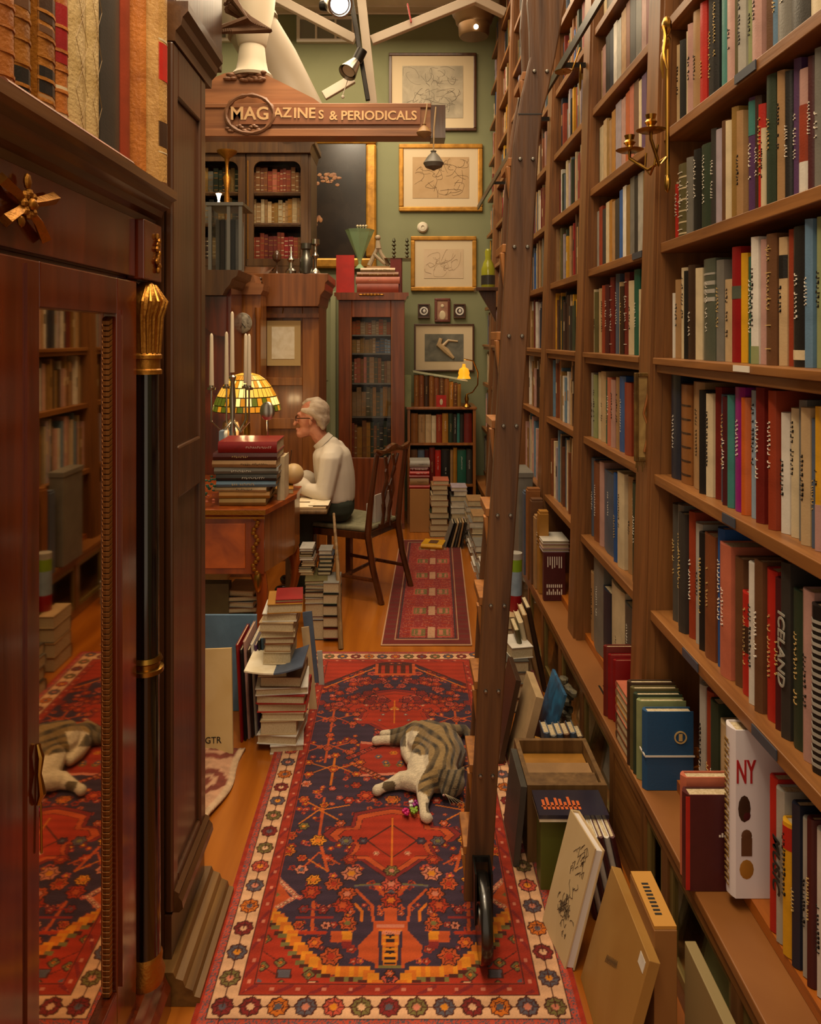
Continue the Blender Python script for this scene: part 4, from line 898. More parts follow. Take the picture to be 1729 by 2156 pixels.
put(MB().lathe([(r-.004, z_-.003) for r, z_ in rings], 36, 0, T3(lx, Yl, 0)), 'shade_lead', pal[3], lm, smooth=True)
pl = bpy.data.lights.new('desk_lamp_bulb', 'POINT'); pl.energy = 7; pl.color = (1, .68, .32); pl.shadow_soft_size = .04
po = bpy.data.objects.new('desk_lamp_bulb', pl); COL.objects.link(po); po.location = (lx, Yl-.0, 1.12)
solo(MB().lathe([(0, 0), (.02, 0), (.012, .05), (.05, .10), (.055, .14), (.045, .18), (0, .2)], 20, 0, T3(-1.06, 4.72, .95)).box(-1.10, -1.02, 4.68, 4.76, .776, .95), 'bust', mat('plaster', 'b08c66', .7, noise=.2, nscale=14), 'rounded pale plaster head on a block beneath the lamp', 'sculpture', smooth=True)
solo(MB().ball((xfx(563, 4.22), 4.22, 1.245), (.042, .010, .052), 20).tube([(xfx(563, 4.22), 4.225, 1.20), (xfx(566, 4.22), 4.23, .776)], .005), 'hand_mirror', W['silver'], 'oval silver hand mirror standing under the lamp shade', 'mirror', smooth=True)
solo(MB().box(-1.02, -.995, 4.25, 4.35, .776, 1.13), 'book', bookmat('pale blue'), 'tall pale blue book standing left of the plaster head', 'book')
pc = thing('pen_cup', 'small brass cup of pens at the right of the desk pile', 'cup', (xfx(606, 4.42), 4.42, .776))
put(MB().lathe([(0, .776), (.035, .776), (.03, .82), (.042, .88), (.038, .88), (.026, .82), (0, .79)], 16, 0, T3(xfx(606, 4.42), 4.42, 0)), 'cup', W['brass'], pc, smooth=True)
for k in range(3): put(MB().tube([(xfx(606, 4.42), 4.42, .80), (xfx(600+k*7, 4.42), 4.42, .96+.02*k)], .004, 6), 'pen', W['dark'], pc)

# ================================================================== armoire and glazed bookcase
YA = 5.60
ar = thing('armoire', 'big brown panelled armoire with heavy cornice behind the desk', 'armoire', (-.95, YA, 0))
ax0, ax1 = xfx(478, YA), xfx(672, YA)
def B4(n, m, *a, **k): return PB(ar, n, m, *a, **k)
zt = 2.12
B4('case_body', W['oakdk'], ax0, ax1-.0, YA+.02, 6.15, .001, zt-.12)
put(MB().prism([(ax1-.0,1.88),(ax1+.012,1.90),(ax1+.02,1.96),(ax1+.05,2.0),(ax1+.055,2.05),(ax1+.075,2.07),(ax1+.075,2.12),(ax0,2.12),(ax0,1.88)], YA-.09, 6.15, 'y'), 'cornice', W['oakdk'], ar, bevel=.004)
mb = MB(); xs = xfx(556, YA), xfx(637, YA)
mb.box(ax0, xs[0], YA, YA+.0195, .1, 1.879).box(xs[1], ax1, YA, YA+.0195, .1, 1.879)
for (a, b) in ((.1, .25), (.98, 1.06), (1.30, 1.36), (1.80, 1.879)): mb.box(xs[0], xs[1], YA, YA+.0195, a, b)
put(mb, 'door', W['walnut'], ar, bevel=.004)
put(MB().box(ax0, ax1, YA-.03, YA-.001, 1.80, 1.83), 'string_moulding', W['oakdk'], ar)
mb = MB(); 
for k in range(7): mb.ball((xfx(554, YA), YA-.105, 1.93+k*.025), .020-.002*abs(k-3), 10)
put(mb, 'turned_finial', W['darky'], ar, smooth=True)
pn = thing('pinned_print', 'small pale print in a cream mount hanging on the armoire door', 'picture', (xfx(597, YA), YA, 1.6))
a = P(562, 675, YA-.02); b = P(633, 770, YA-.02)
PB(pn, 'mount', mat('aged_mount', 'b89a66', .7), a.x, b.x, YA-.016, YA-.008, b.z, a.z); PB(pn, 'print', W['paper'], a.x+.035, b.x-.045, YA-.019, YA-.0165, b.z+.05, a.z-.045)
put(MB().tube([(xfx(593, YA), YA-.012, a.z), (xfx(598, YA), YA-.02, a.z+.12), (xfx(592, YA), YA-.035, a.z+.135)], .003, 6), 'hook', W['brass'], pn, smooth=True)
# bracket clock before the armoire
YK = 5.25; ck = thing('longcase_clock', 'tall wooden clock with round silvered dial and side column behind the candles', 'clock', (xfx(518, YK), YK, 0))
a = xfx(487, YK); b = xfx(549, YK)
PB(ck, 'case_body', W['walnut'], a+.0, b, YK, YK+.22, .001, 1.95)
put(MB().prism([(a-.02,1.95),(b+.005,1.95),(b+.02,1.98),(b+.025,2.02),(b-.03,2.03),(b-.05,2.09),(a-.02,2.09)], YK-.03, YK+.22, 'y'), 'hood', W['sign'], ck)
dl = put(MB().lathe([(0, 0), (.068, 0), (.072, .012), (.066, .016), (0, .016)], 36, 0, T3(xfx(510, YK), YK-.001, zfy(680, YK)) @ R3(PI/2, 0, 0)), 'dial', mat('silvered_dial', 'c4b8a2', .4, .1, noise=.7, nscale=30, col2='5a4c3a'), ck, smooth=True)
put(MB().tube([(xfx(510, YK), YK-.020, zfy(680, YK)), (xfx(503, YK), YK-.020, zfy(668, YK))], .003, 4).tube([(xfx(510, YK), YK-.022, zfy(680, YK)), (xfx(518, YK), YK-.022, zfy(690, YK))], .0025, 4), 'clock_hand', W['black'], dl)
put(MB().lathe([(0, 1.20), (.022, 1.20), (.018, 1.24), (.018, 1.78), (.024, 1.80), (.024, 1.86), (0, 1.86)], 14, 0, T3(xfx(545, YK), YK-.022, 0)), 'column', W['walnut'], ck, smooth=True)
# glazed bookcase above
YG = 5.72
gb = thing('glazed_bookcase', 'dark bookcase with two arched glass doors full of leather books on the armoire', 'bookcase', (-1.05, YG, zt))
gx0, gx1 = -1.62, xfx(655, YG); gz0, gz1 = zt+.001, zfy(292, YG)
PB(gb, 'side_panel', W['cab2'], gx1-.03, gx1, YG+.001, 6.12, gz0, gz1-.12); PB(gb, 'side_panel', W['cab2'], gx0, gx0+.03, YG+.001, 6.12, gz0, gz1-.12)
PB(gb, 'back_panel', W['maho'], gx0+.03, gx1-.03, 6.10, 6.12, gz0, gz1-.12)
put(MB().prism([(gx0-.02,gz1-.119),(gx1+.0,gz1-.119),(gx1+.015,gz1-.06),(gx1+.035,gz1-.05),(gx1+.035,gz1-.005),(gx0-.02,gz1-.005)], YG-.05, 6.12, 'y'), 'cornice', W['cab2'], gb, bevel=.004)
PB(gb, 'base_rail', W['cab2'], gx0+.0, gx1, YG-.02, YG-.0, gz0, gz0+.07)
doors = [(xfx(440, YG)-.22, xfx(518, YG)), (xfx(520, YG), gx1-.02)]
for (x0, x1) in doors:
    z0, z1 = gz0+.071, gz1-.12; s = .055; mb = MB(); r = .06; xi0, xi1 = x0+s, x1-s; zi0, zi1 = z0+s, z1-s
    outer = [(x0, z0), (x1, z0), (x1, z1), (x0, z1)]
    mb.box(x0, xi0, YG-.022, YG, z0, z1).box(xi1, x1, YG-.022, YG, z0, z1).box(xi0, xi1, YG-.022, YG, z0, zi0).box(xi0, xi1, YG-.022, YG, zi1, z1)
    for sx, xx in ((1, xi0), (-1, xi1)):
        arc = [(xx, zi1)]+[(xx+sx*(r-r*math.cos(PI/2*k/6)), zi1-r+r*math.sin(PI/2*k/6)) for k in range(7)]
        mb.prism(arc if sx > 0 else arc[::-1], YG-.022, YG, 'y')
    for f in (.36, .68): mb.box(xi0, xi1, YG-.012, YG-.002, zi0+(zi1-zi0)*f-.007, zi0+(zi1-zi0)*f+.007)
    d = put(mb, 'door', W['cab2'], gb, bevel=.003)
    put(MB().box(xi0, xi1, YG-.010, YG-.007, zi0, zi1), 'glass_pane', glass_m, d)
    put(MB().tube([(x0+.012, YG-.026, z0+.05), (x0+.012, YG-.026, z1-.05)], .004, 6), 'gilt_bead', W['gilt'], d)
def xrow(x0, x1, y, z, gap, mix, tmin=.02, tmax=.04, d=.14, hmin=.75):
    x = x0
    while x < x1-.012:
        t = min(random.uniform(tmin, tmax), x1-x-.001); h = gap*random.uniform(hmin, .95); yo = random.uniform(0, .012)
        sbook(x, x+t*.95, y+yo, y+d, z, z+h, random.choice(mix)); c2 = random.choice(['gold-brown', 'ochre', 'cream'])
        for f in (.15, .32, .6, .8):
            n0 = len(SB.v); SB.box(x+t*.1, x+t*.85, y+yo-.0015, y+yo+.001, z+h*f, z+h*f+.006); SBc.extend([lin(PAL[c2])]*(len(SB.v)-n0))
        x += t
for lev, (f, mx) in enumerate(((0, ['brick red', 'crimson', 'dark red', 'leather brown', 'brick red']), (.36, ['cream', 'beige', 'gold-brown', 'ochre', 'tan']), (.68, ['salmon', 'leather brown', 'brick red', 'rust brown']))):
    z0 = gz0+.126+(gz1-.175-gz0-.126)*f
    PB(gb, 'shelf', W['cab2'], gx0+.031, gx1-.031, YG+.02, 6.09, z0-.016, z0)
    g = (gz1-.175-gz0-.126)*.30
    xrow(gx0+.04, doors[0][1]+.0, YG+.05, z0+.001, g, ['charcoal', 'black', 'dark green', 'grey', 'gold-brown'] if lev else ['gold-brown', 'dark brown', 'cream'])
    xrow(doors[1][0]+.03, gx1-.04, YG+.05, z0+.001, g, mx)
# silver and brass things before the bookcase
def turned(px, yb_, Y, prof, m, label, cat, name, sc=1):
    p = P(px, yb_, Y); return solo(MB().lathe([(r*sc, z_*sc) for r, z_ in prof], 16, 0, T3(p.x, Y, zt+.0015)), name, m, label, cat, smooth=True)
turned(583, 575, 5.55, [(0, 0), (.02, 0), (.006, .02), (.006, .08), (.03, .10), (.034, .13), (.02, .155), (.008, .17), (0, .175)], W['dark'], 'dark turned goblet on the armoire, leftmost of the metal pieces', 'goblet', 'goblet')
turned(613, 575, 5.55, [(0, 0), (.04, 0), (.042, .02), (.02, .04), (.015, .08), (.03, .10), (.01, .13), (.006, .19), (0, .2)], W['silver'], 'silver coffee pot on the armoire beside the dark goblet', 'pot', 'coffee_pot')
turned(645, 575, 5.55, [(0, 0), (.045, 0), (.05, .05), (.048, .11), (.03, .13), (.028, .17), (.04, .18), (.04, .22), (0, .225)], mat('pewter', '6f6c64', .35, .9), 'pewter lidded tankard on the armoire', 'tankard', 'tankard')
turned(664, 575, 5.55, [(0, 0), (.04, 0), (.03, .02), (.01, .04), (.012, .10), (.026, .13), (.01, .16), (.012, .20), (.03, .215), (.03, .25), (.022, .25), (0, .22)], W['silver'], 'tall silver candlestick at the right corner of the armoire', 'candlestick', 'candlestick')
tr = thing('serving_dish', 'long low silver dish with handles on the armoire edge', 'dish', (xfx(520, 5.53), 5.53, zt))
put(MB().lathe([(0, 0), (.10, 0), (.13, .03), (.135, .035), (.12, .035), (.09, .008), (0, .008)], 24, 0, T3(xfx(530, 5.53), 5.56, zt+.0015) @ Matrix.Diagonal((1.3, .3, 1.3, 1))), 'bowl', W['silver'], tr, smooth=True)
cst = P(478, 470, 5.55)
turned(478, 575, 5.55, [(0, 0), (.05, 0), (.02, .02), (.012, .06), (.016, .3), (.022, .55), (.014, .60), (.03, .70), (.012, .73), (.012, .80), (.02, .84), (.07, .88), (.074, .895), (.05, .90), (0, .905)], W['gilt'], 'tall gilt pricket stand before the left arched door', 'stand', 'torchere')
# ================================================================== back wall
def art(mb, x0, x1, z0, z1, y, n, seed, r=.0022):
    rr = random.Random(seed)
    for k in range(n):
        cx, cz = rr.uniform(x0+.06, x1-.06), rr.uniform(z0+.05, z1-.05); ra, rb = rr.uniform(.02, .11), rr.uniform(.015, .06); a0 = rr.uniform(0, 6.28); sp = rr.uniform(1.2, 4.5); ph = rr.uniform(0, 3.14); pts = []
        for j in range(12):
            a = a0+sp*j/11; u = ra*math.cos(a)*(1+.15*math.sin(3*a)); v = rb*math.sin(a); x_ = cx+u*math.cos(ph)-v*math.sin(ph); z_ = cz+u*math.sin(ph)+v*math.cos(ph)
            pts.append((min(max(x_, x0+.008), x1-.008), y, min(max(z_, z0+.008), z1-.008)))
        mb.tube(pts, r*rr.uniform(.35, .75), 4)
def picture(name, px, fm, fw, mw, mm, am, label, nline=14, lm='5c4a38', seed=1, hang_=True, dep=.03):
    x0, y0, x1, y1 = px; a = P(x0, y0, YB); b = P(x1, y1, YB); X0_, X1_, Z0_, Z1_ = a.x, b.x, b.z, a.z; yf = YB-dep
    o = thing(name, label, 'picture', ((X0_+X1_)/2, YB-.01, (Z0_+Z1_)/2), group=None)
    mb = MB(); mb.box(X0_, X1_, yf, YB-.001, Z1_-fw, Z1_).box(X0_, X1_, yf, YB-.001, Z0_, Z0_+fw).box(X0_, X0_+fw, yf, YB-.001, Z0_+fw, Z1_-fw).box(X1_-fw, X1_, yf, YB-.001, Z0_+fw, Z1_-fw)
    put(mb, 'frame', fm, o, bevel=fw*.2)
    x, X, z_, Z = X0_+fw, X1_-fw, Z0_+fw, Z1_-fw
    if mw: put(MB().box(x, X, yf+.012, YB-.002, z_, Z), 'mount', mm, o); x += mw; X -= mw; z_ += mw*.95; Z -= mw*.95
    s = put(MB().box(x, X, yf+.009, yf+.0115, z_, Z), 'drawing' if mw else 'canvas', am, o)
    if nline:
        mb = MB(); art(mb, x, X, z_, Z, yf+.008, nline, seed); put(mb, 'drawn_lines', mat('line_'+lm, lm, .8), s)
    return o, (x, X, z_, Z, yf)
mt = mat('ivory_mount', 'c9b594', .7); dkf = W['dark']
sk = lambda n, c, c2, s=7: mat(n, c, .7, noise=.5, nscale=s, col2=c2)
picture('framed_etching', (819, 113, 1003, 277), dkf, .028, .10, mt, sk('etching_grey', 'b0a48e', '8f8674'), 'large grey etching in a thin dark frame, highest picture on the green wall', 46, '6a6258', 3)
picture('framed_sketch', (840, 304, 1016, 446), W['gold_frame'], .045, .085, mt, sk('sketch_tan', 'b3946c', 'a88960'), 'brown ink sketch in a wide gold frame above the smoke detector', 34, '5c4630', 5)
picture('framed_sketch', (865, 498, 1003, 613), W['gold_frame'], .040, .085, mt, sk('sketch_pale', 'c9b193', 'c0a888'), 'faint pencil sketch in a gold frame below the smoke detector', 16, '9c8468', 8)
for nm, px, lb_ in (('oval_miniature', (880, 640, 905, 670), 'small square frame with a pale oval miniature, left of the portrait'), ('oval_miniature', (955, 640, 980, 670), 'small square frame with a pale oval miniature, right of the portrait')):
    o, (x, X, z_, Z, yf) = picture(nm, px, dkf, .012, 0, mt, bookmat('dark brown'), lb_, 0)
    cx, cz = (x+X)/2, (z_+Z)/2
    put(MB().lathe([(.026, 0), (.040, 0), (.040, .004), (.026, .004)], 24, 0, T3(cx, yf+.008, cz) @ R3(PI/2, 0, 0)).ball((cx+.004, yf+.007, cz), (.014, .003, .018), 12), 'oval_portrait', bookmat('white'), o, smooth=True)
o, (x, X, z_, Z, yf) = picture('framed_portrait', (915, 628, 948, 678), W['maho'], .024, 0, mt, sk('portrait_rose', 'a88468', '8a5f4a', 20), 'small dark-framed portrait of a pale figure between two oval miniatures', 0)
put(MB().ball(((x+X)/2, yf+.007, Z-.05), (.016, .003, .016), 12).ball(((x+X)/2, yf+.007, z_+.04), (.03, .003, .045), 12), 'painted_figure', bookmat('cream'), o, smooth=True)
o, (x, X, z_, Z, yf) = picture('framed_print', (872, 682, 998, 782), dkf, .016, .085, mt, sk('print_grey', '716e62', '4f4f48', 9), 'grey print of a reclining pale figure in a thin dark frame', 0)
cx, cz = (x+X)/2, (z_+Z)/2
put(MB().tube([(cx-.03, yf+.006, cz+.09), (cx-.05, yf+.006, cz+.03), (cx+.02, yf+.006, cz-.03), (cx+.09, yf+.006, cz-.10)], [.018, .028, .030, .014], 8).tube([(cx-.03, yf+.006, cz+.0), (cx+.04, yf+.006, cz+.07), (cx+.13, yf+.006, cz+.06)], [.02, .012, .008], 8), 'painted_figure', bookmat('beige'), o, smooth=True)
# big dark canvas in a gold frame, at an angle behind the bookcase
o, (x, X, z_, Z, yf) = picture('large_painting', (600, 284, 793, 566), W['gold_frame'], .10, 0, mt, mat('dark_canvas', '2c231c', .25, noise=.5, nscale=4, col2='1a1512'), 'large dark still-life painting in a heavy gold frame beside the glazed bookcase', 0, dep=.06)
mb = MB(); q = P(690, 380, YB)
for k in range(26): mb.ball((q.x+random.gauss(0, .06), yf+.007, q.z+random.gauss(0, .035)+.02), (random.uniform(.008, .03), .002, random.uniform(.006, .02)), 8)
for k in range(8): mb.ball((P(668, 460, YB).x+random.gauss(0, .02), yf+.007, P(668, 460, YB).z+random.gauss(0, .04)), (.02, .002, .025), 8)
put(mb, 'painted_flower_cluster', mat('paint_ochre', '9c6a3a', .5, noise=.4, nscale=30, col2='6a3a1c'), o)
# gold inner slips
def bar(name, px, Y, m, label, cat, th=.03, **k):
    a = P(px[0], px[1], Y); b = P(px[2], px[3], Y); return solo(MB().box(a.x, b.x, Y, Y+th, b.z, a.z), name, m, label, cat, **k)
# detector
solo(MB().lathe([(0, 0), (.050, 0), (.052, .012), (.040, .03), (.016, .034), (.014, .024), (0, .024)], 24, 0, T3(P(890, 479, YB).x, YB-.001, P(890, 479, YB).z) @ R3(PI/2, 0, 0)), 'smoke_detector', mat('off_white_plastic', 'cfc4ae', .5), 'round white detector on the green wall between the gold frames', 'detector', smooth=True)
# mahogany glazed bookcase with mirror-bright door
YM = 6.55
mc = thing('mahogany_bookcase', 'tall narrow red mahogany bookcase with one glass door behind the chair', 'bookcase', (xfx(782, YM), YM, 0))
x0, x1 = xfx(713, YM), xfx(852, YM); zt2 = zfy(632, YM); dx0, dx1 = xfx(741, YM), xfx(823, YM); dz0, dz1 = .62, zfy(668, YM)
def B5(n, m, *a, **k): return PB(mc, n, m, *a, **k)
B5('side_panel', W['red_maho'], x0, x0+.03, YM+.021, 7.0, .001, zt2); B5('side_panel', W['red_maho'], x1-.03, x1, YM+.021, 7.0, .001, zt2); B5('back_panel', W['red_maho'], x0+.031, x1-.031, 6.98, 7.0, .001, zt2)
put(MB().prism([(x0-.01,zt2+.001),(x1+.01,zt2+.001),(x1+.02,zt2+.03),(x1+.035,zt2+.035),(x1+.035,zt2+.065),(x0-.035,zt2+.065),(x0-.035,zt2+.035),(x0-.02,zt2+.03)], YM-.03, 7.0, 'y'), 'cornice', W['red_maho'], mc)
mb = MB(); mb.box(x0, dx0, YM, YM+.02, .05, zt2).box(dx1, x1, YM, YM+.02, .05, zt2).box(dx0, dx1, YM, YM+.02, dz1, zt2).box(dx0, dx1, YM, YM+.02, .05, dz0)
d = put(mb, 'door', W['red_maho'], mc, bevel=.004)
put(MB().box(dx0, dx1, YM+.008, YM+.011, dz0, dz1), 'glass_pane', mat('reflecting_glass', '20201c', .03, 0, alpha=.16, spec=1.0), d)
mb = MB()
for k in range(7): mb.ball(((x0+x1)/2-.09+k*.03, YM-.034, zt2+.045), (.02, .008, .012-.003*abs(k-3)*.5), 8)
put(mb, 'carved_crest', W['gilt'], mc, smooth=True)
put(MB().box(dx0-.012, dx0-.004, YM-.006, YM-.0005, dz0, dz1).box(dx1+.004, dx1+.012, YM-.006, YM-.0005, dz0, dz1), 'gilt_bead', W['walnut'], d)
zz = dz0-.0; lv = [.42, .80, 1.14, 1.46, 1.73]
B5('bottom_board', W['red_maho'], x0+.031, x1-.031, YM+.03, 6.97, .30, .33)
mixes = [['black', 'leather brown', 'brick red', 'ochre', 'dark green'], ['olive', 'tan', 'grey', 'ochre', 'gold-brown'], ['salmon', 'leather brown', 'tan', 'olive'], ['tan', 'beige', 'slate blue', 'gold-brown', 'pale blue'], ['ochre', 'yellow', 'orange', 'beige']]  # lighter book colours stand in for the bright reflection and light in the case
lv = [.60, .97, 1.26, 1.52, 1.68]
for k, z_ in enumerate(lv):
    B5('shelf', W['steel'] if k else W['red_maho'], x0+.031, x1-.031, YM+.05, 6.97, z_-.012, z_); g = (lv+[1.84])[k+1]-z_-.02
    xrow(x0+.045, x1-.045, YM+.07, z_+.001, g, mixes[k], .022, .045)
xrow(x0+.045, x1-.045, YM+.07, .331, .22, ['black', 'dark red', 'brown'])
# pile of leather books, glass vase, figure on top
zt3 = zt2+.066
for k, (c, L, t) in enumerate((('brick red', .36, .075), ('salmon', .38, .06), ('leather brown', .36, .04), ('beige', .30, .035))):
    lie(xfx(795, 6.5)+.0, 6.56, zt3+.001+[0, .076, .137, .178][k], L, .2, t, c, f"{c} leather book in the pile on the mahogany bookcase", 0, True, 'leather books lying on the mahogany bookcase', title=None)
xq = xfx(846, 6.7)
for k in range(4): book(T3(xq, 6.62+k*.06, zt3+.001) @ R3(0, 0, PI), .05, .30, .10, ['dark red', 'rust brown', 'brown', 'dark brown'][k], f"{['dark red','rust brown','brown','dark brown'][k]} volume standing beside the leather pile on the mahogany bookcase", 'volumes standing on the mahogany bookcase', title=False)
bar('red_board', (708, 537, 746, 617), 6.60, bookmat('red'), 'bright red panel standing on the left of the mahogany bookcase', 'panel', .02)
vz = zt3+.2145
vx = xfx(757, 6.6)
vase = thing('green_vase', 'tall translucent green cone-shaped paper vase on the leather books', 'vase', (vx, 6.6, vz))
put(MB().lathe([(0, 0), (.05, 0), (.03, .02), (.012, .04), (.015, .07), (.13, .34), (.125, .34), (.010, .09), (0, .08)], 8, 0, T3(vx, 6.66, vz)), 'cone', mat('green_glass', '9ab88c', .35, alpha=.72), vase)
for k in range(4): put(MB().tube([(vx+.01*k, 6.66, vz+.2), (vx-.02+.025*k, 6.66, vz+.37)], .005, 5).ball((vx-.02+.025*k, 6.66, vz+.375), .012, 8), 'stem', bookmat('cream'), vase)
fx_ = xfx(797, 6.7)
fg = thing('stone_figure', 'seated cream figurine with crossed limbs beside the green vase', 'figurine', (fx_, 6.7, vz))
put(MB().box(fx_-.10, fx_+.10, 6.62, 6.74, vz+.001, vz+.02), 'base', bookmat('tan'), fg)
put(MB().tube([(fx_-.08, 6.68, vz+.03), (fx_-.02, 6.68, vz+.16), (fx_, 6.68, vz+.20)], [.022, .016, .02], 8).tube([(fx_+.09, 6.68, vz+.03), (fx_+.02, 6.68, vz+.14), (fx_, 6.68, vz+.20)], [.022, .016, .02], 8).tube([(fx_-.04, 6.67, vz+.13), (fx_+.06, 6.67, vz+.04)], .014, 8).tube([(fx_, 6.68, vz+.18), (fx_-.005, 6.68, vz+.25)], [.028, .018], 8).ball((fx_-.005, 6.68, vz+.275), .025, 12), 'figure', mat('limestone', 'a8957a', .7), fg, smooth=True)
for k, px in enumerate((830, 857)):
    q = P(px, 545, 6.85); mb = MB(); pr = [(0, 0), (.02, 0)]
    for j in range(5): pr += [(.006, .012+j*.034), (.022 if j % 2 else .017, .025+j*.034)]
    pr += [(.006, .19), (0, .19)]
    solo(mb.lathe(pr, 12, 0, T3(q.x, 6.72, zt3+.303)), 'candlestick', mat('verdigris_bronze', '4a4a34', .5, .5), f"{'left' if k == 0 else 'right'} one of two turned dark candlesticks beside the figurine", 'candlestick', 'dark candlesticks on the mahogany bookcase', smooth=True)
PBt = thing('board_rest', 'flat brown board carrying the candlesticks on the volumes', 'board', (0, 0, 0)); PB(PBt, 'board', W['walnut'], xfx(800, 6.7)+.04, xfx(866, 6.7), 6.59, 6.90, zt3+.3015, zt3+.3025)

# small bookcase at the end of the aisle
YS = 6.75; sx0, sx1 = xfx(858, YS), xfx(1002, YS); st = zfy(857, YS)
sb = thing('low_bookcase', 'low open bookcase at the end of the aisle under the pictures', 'bookcase', ((sx0+sx1)/2, YS, 0))
PB(sb, 'top_board', W['walnut'], sx0-.01, sx1+.01, YS-.01, 7.2, st-.022, st, bevel=.003); PB(sb, 'side_panel', W['walnut'], sx0, sx0+.025, YS, 7.2, .001, st-.023); PB(sb, 'side_panel', W['walnut'], sx1-.025, sx1, YS, 7.2, .001, st-.023); PB(sb, 'back_panel', W['dark'], sx0+.026, sx1-.026, 7.17, 7.19, .001, st-.023)
for z_ in (zfy(933, YS), .35): PB(sb, 'shelf', W['walnut'], sx0+.026, sx1-.026, YS+.005, 7.16, z_-.02, z_)
def xbooks(x0, x1, y, z, spec, where, group):
    cnt = {}; tot = sum(s[1] for s in spec); x = x0; sc = (x1-x0)/tot
    for c, t, h in spec:
        t *= sc; cnt[c] = cnt.get(c, 0)+1
        book(T3(x+t/2, y, z+.001) @ R3(0, 0, PI/2), t*.94, h, .15, c, f"{ORD[cnt[c]-1]} {c} book from the left {where}", group, title=None if t > .03 else False); x += t
g = 'books in the low bookcase'
xbooks(sx0+.03, sx1-.03, YS+.03, zfy(933, YS), [('leather brown',3,.26),('tan',3,.25),('beige',2.5,.25),('cream',2,.24),('brick red',2.4,.25),('ochre',2.6,.26),('dark green',2,.26),('charcoal',1.6,.25),('teal',1.2,.26),('charcoal',1.6,.25),('dark red',3.4,.26)], 'on the upper shelf of the low bookcase', g)
xbooks(sx0+.03, sx1-.03, YS+.03, .35, [('brown',3,.30),('slate blue',3,.3),('maroon',2,.3),('dark red',2.5,.32),('red',2.6,.30),('black',4,.3),('tan',1.3,.3),('ochre',1.7,.32),('green',4,.3),('charcoal',2.5,.3)], 'on the lower shelf of the low bookcase', g)
xbooks(xfx(872, YS), xfx(972, YS), YS+.05, st, [('leather brown',3,.28),('rust brown',3,.28),('dark brown',3,.27),('leather brown',3,.275),('rust brown',3,.26),('brown',3,.255),('leather brown',3,.25),('ochre',2.5,.22),('brown',2.4,.21),('gold-brown',2.2,.2)], 'on top of the low bookcase', 'old volumes on top of the low bookcase')
cdq = thing('red_card', 'small red card with a white figure propped on the low bookcase', 'card', (xfx(930, 6.72), 6.76, st))
a = xfx(919, 6.74); b = xfx(940, 6.74); PB(cdq, 'card', bookmat('red'), a, b, 6.755, 6.76, st+.001, st+.105); put(MB().ball(((a+b)/2, 6.753, st+.045), (.014, .001, .028), 10), 'printed_figure', bookmat('cream'), cdq)
solo(MB().add([(xfx(870, 6.8), 6.79, st+.305), (xfx(985, 6.8), 6.79, st+.225), (xfx(985, 6.8), 7.1, st+.225), (xfx(870, 6.8), 7.1, st+.305), (xfx(870, 6.8), 6.79, st+.312), (xfx(985, 6.8), 6.79, st+.232), (xfx(985, 6.8), 7.1, st+.232), (xfx(870, 6.8), 7.1, st+.312)], [(0,3,2,1),(4,5,6,7),(0,1,5,4),(1,2,6,5),(2,3,7,6),(3,0,4,7)]), 'music_score', mat('pale_green_paper', 'a9a98a', .6), 'pale greenish sheet lying across the old volumes on the low bookcase', 'sheet')
solo(MB().box(xfx(848, 6.7), xfx(866, 6.7), 6.74, 6.9, st+.001, st+.28), 'ledger', bookmat('sage green'), 'plain grey-green folder standing at the left of the old volumes', 'folder')
# reading lamp with amber shade
rl = thing('reading_lamp', 'curved-arm brass reading lamp with lit amber glass shade', 'lamp', (xfx(985, 6.72), 6.72, st)); bx_ = xfx(984, 6.72); yl_ = 6.72
hx = xfx(977, yl_); zs = zfy(790, yl_)
put(MB().lathe([(0, 0), (.04, 0), (.035, .01), (.012, .03), (.02, .07), (.008, .11), (0, .115)], 14, 0, T3(bx_, yl_+.05, st+.001)), 'base', W['brass'], rl, smooth=True)
arm = [(bx_, yl_+.05, st+.11), (bx_+.05, yl_+.04, st+.13), (xfx(1006, yl_), yl_, zfy(810, yl_)), (xfx(1007, yl_), yl_, zfy(785, yl_)), (xfx(997, yl_), yl_, zfy(760, yl_)), (hx, yl_, zfy(756, yl_))]
put(MB().tube(arm, .006, 6), 'arm', W['brass'], rl, smooth=True)
put(MB().lathe([(.012, .10), (.016, .07), (.040, .055), (.050, .02), (.046, .0), (.060, -.03), (.056, -.03), (.04, 0), (.044, .02)], 18, 0, T3(hx, yl_, zs)), 'lamp_shade', mat('amber_glass_lit', 'd8861a', .3, emit=1.2), rl, smooth=True)
put(MB().ball((hx, yl_, zs-.01), .016, 10), 'bulb', mat('bulb_white', 'fff0d0', .4, emit=14), rl, smooth=True)
# floor piles at the end of the aisle
solo(MB().box(xfx(863, 6.45), xfx(905, 6.45), 6.45, 6.70, .001, zfy(1030, 6.45)), 'cardboard_box', mat('cardboard', 'a0703c', .8, noise=.1, nscale=4), 'plain brown cardboard box on the floor carrying red books', 'box', bevel=.003)
zc_ = zfy(1030, 6.45)+.001
stack([(862,905,.03,'red'),(863,903,.06,'tan'),(862,904,.025,'crimson'),(863,904,.03,'red'),(864,902,.035,'dark red'),(863,905,.05,'pale grey')], 6.46, .2, 'pile on the cardboard box', 'books on the cardboard box', z0=zc_, spine=True)
stack([(905,945,.05,'charcoal'),(906,944,.05,'tan'),(908,942,.05,'brown'),(905,945,.05,'dark green'),(910,943,.05,'beige'),(907,944,.05,'rust brown'),(908,942,.045,'cream'),(912,944,.04,'grey'),(909,942,.04,'tan'),(913,946,.035,'salmon')], 6.30, .2, 'floor pile beside the cardboard box', 'books in the pile beside the box', spine=False)
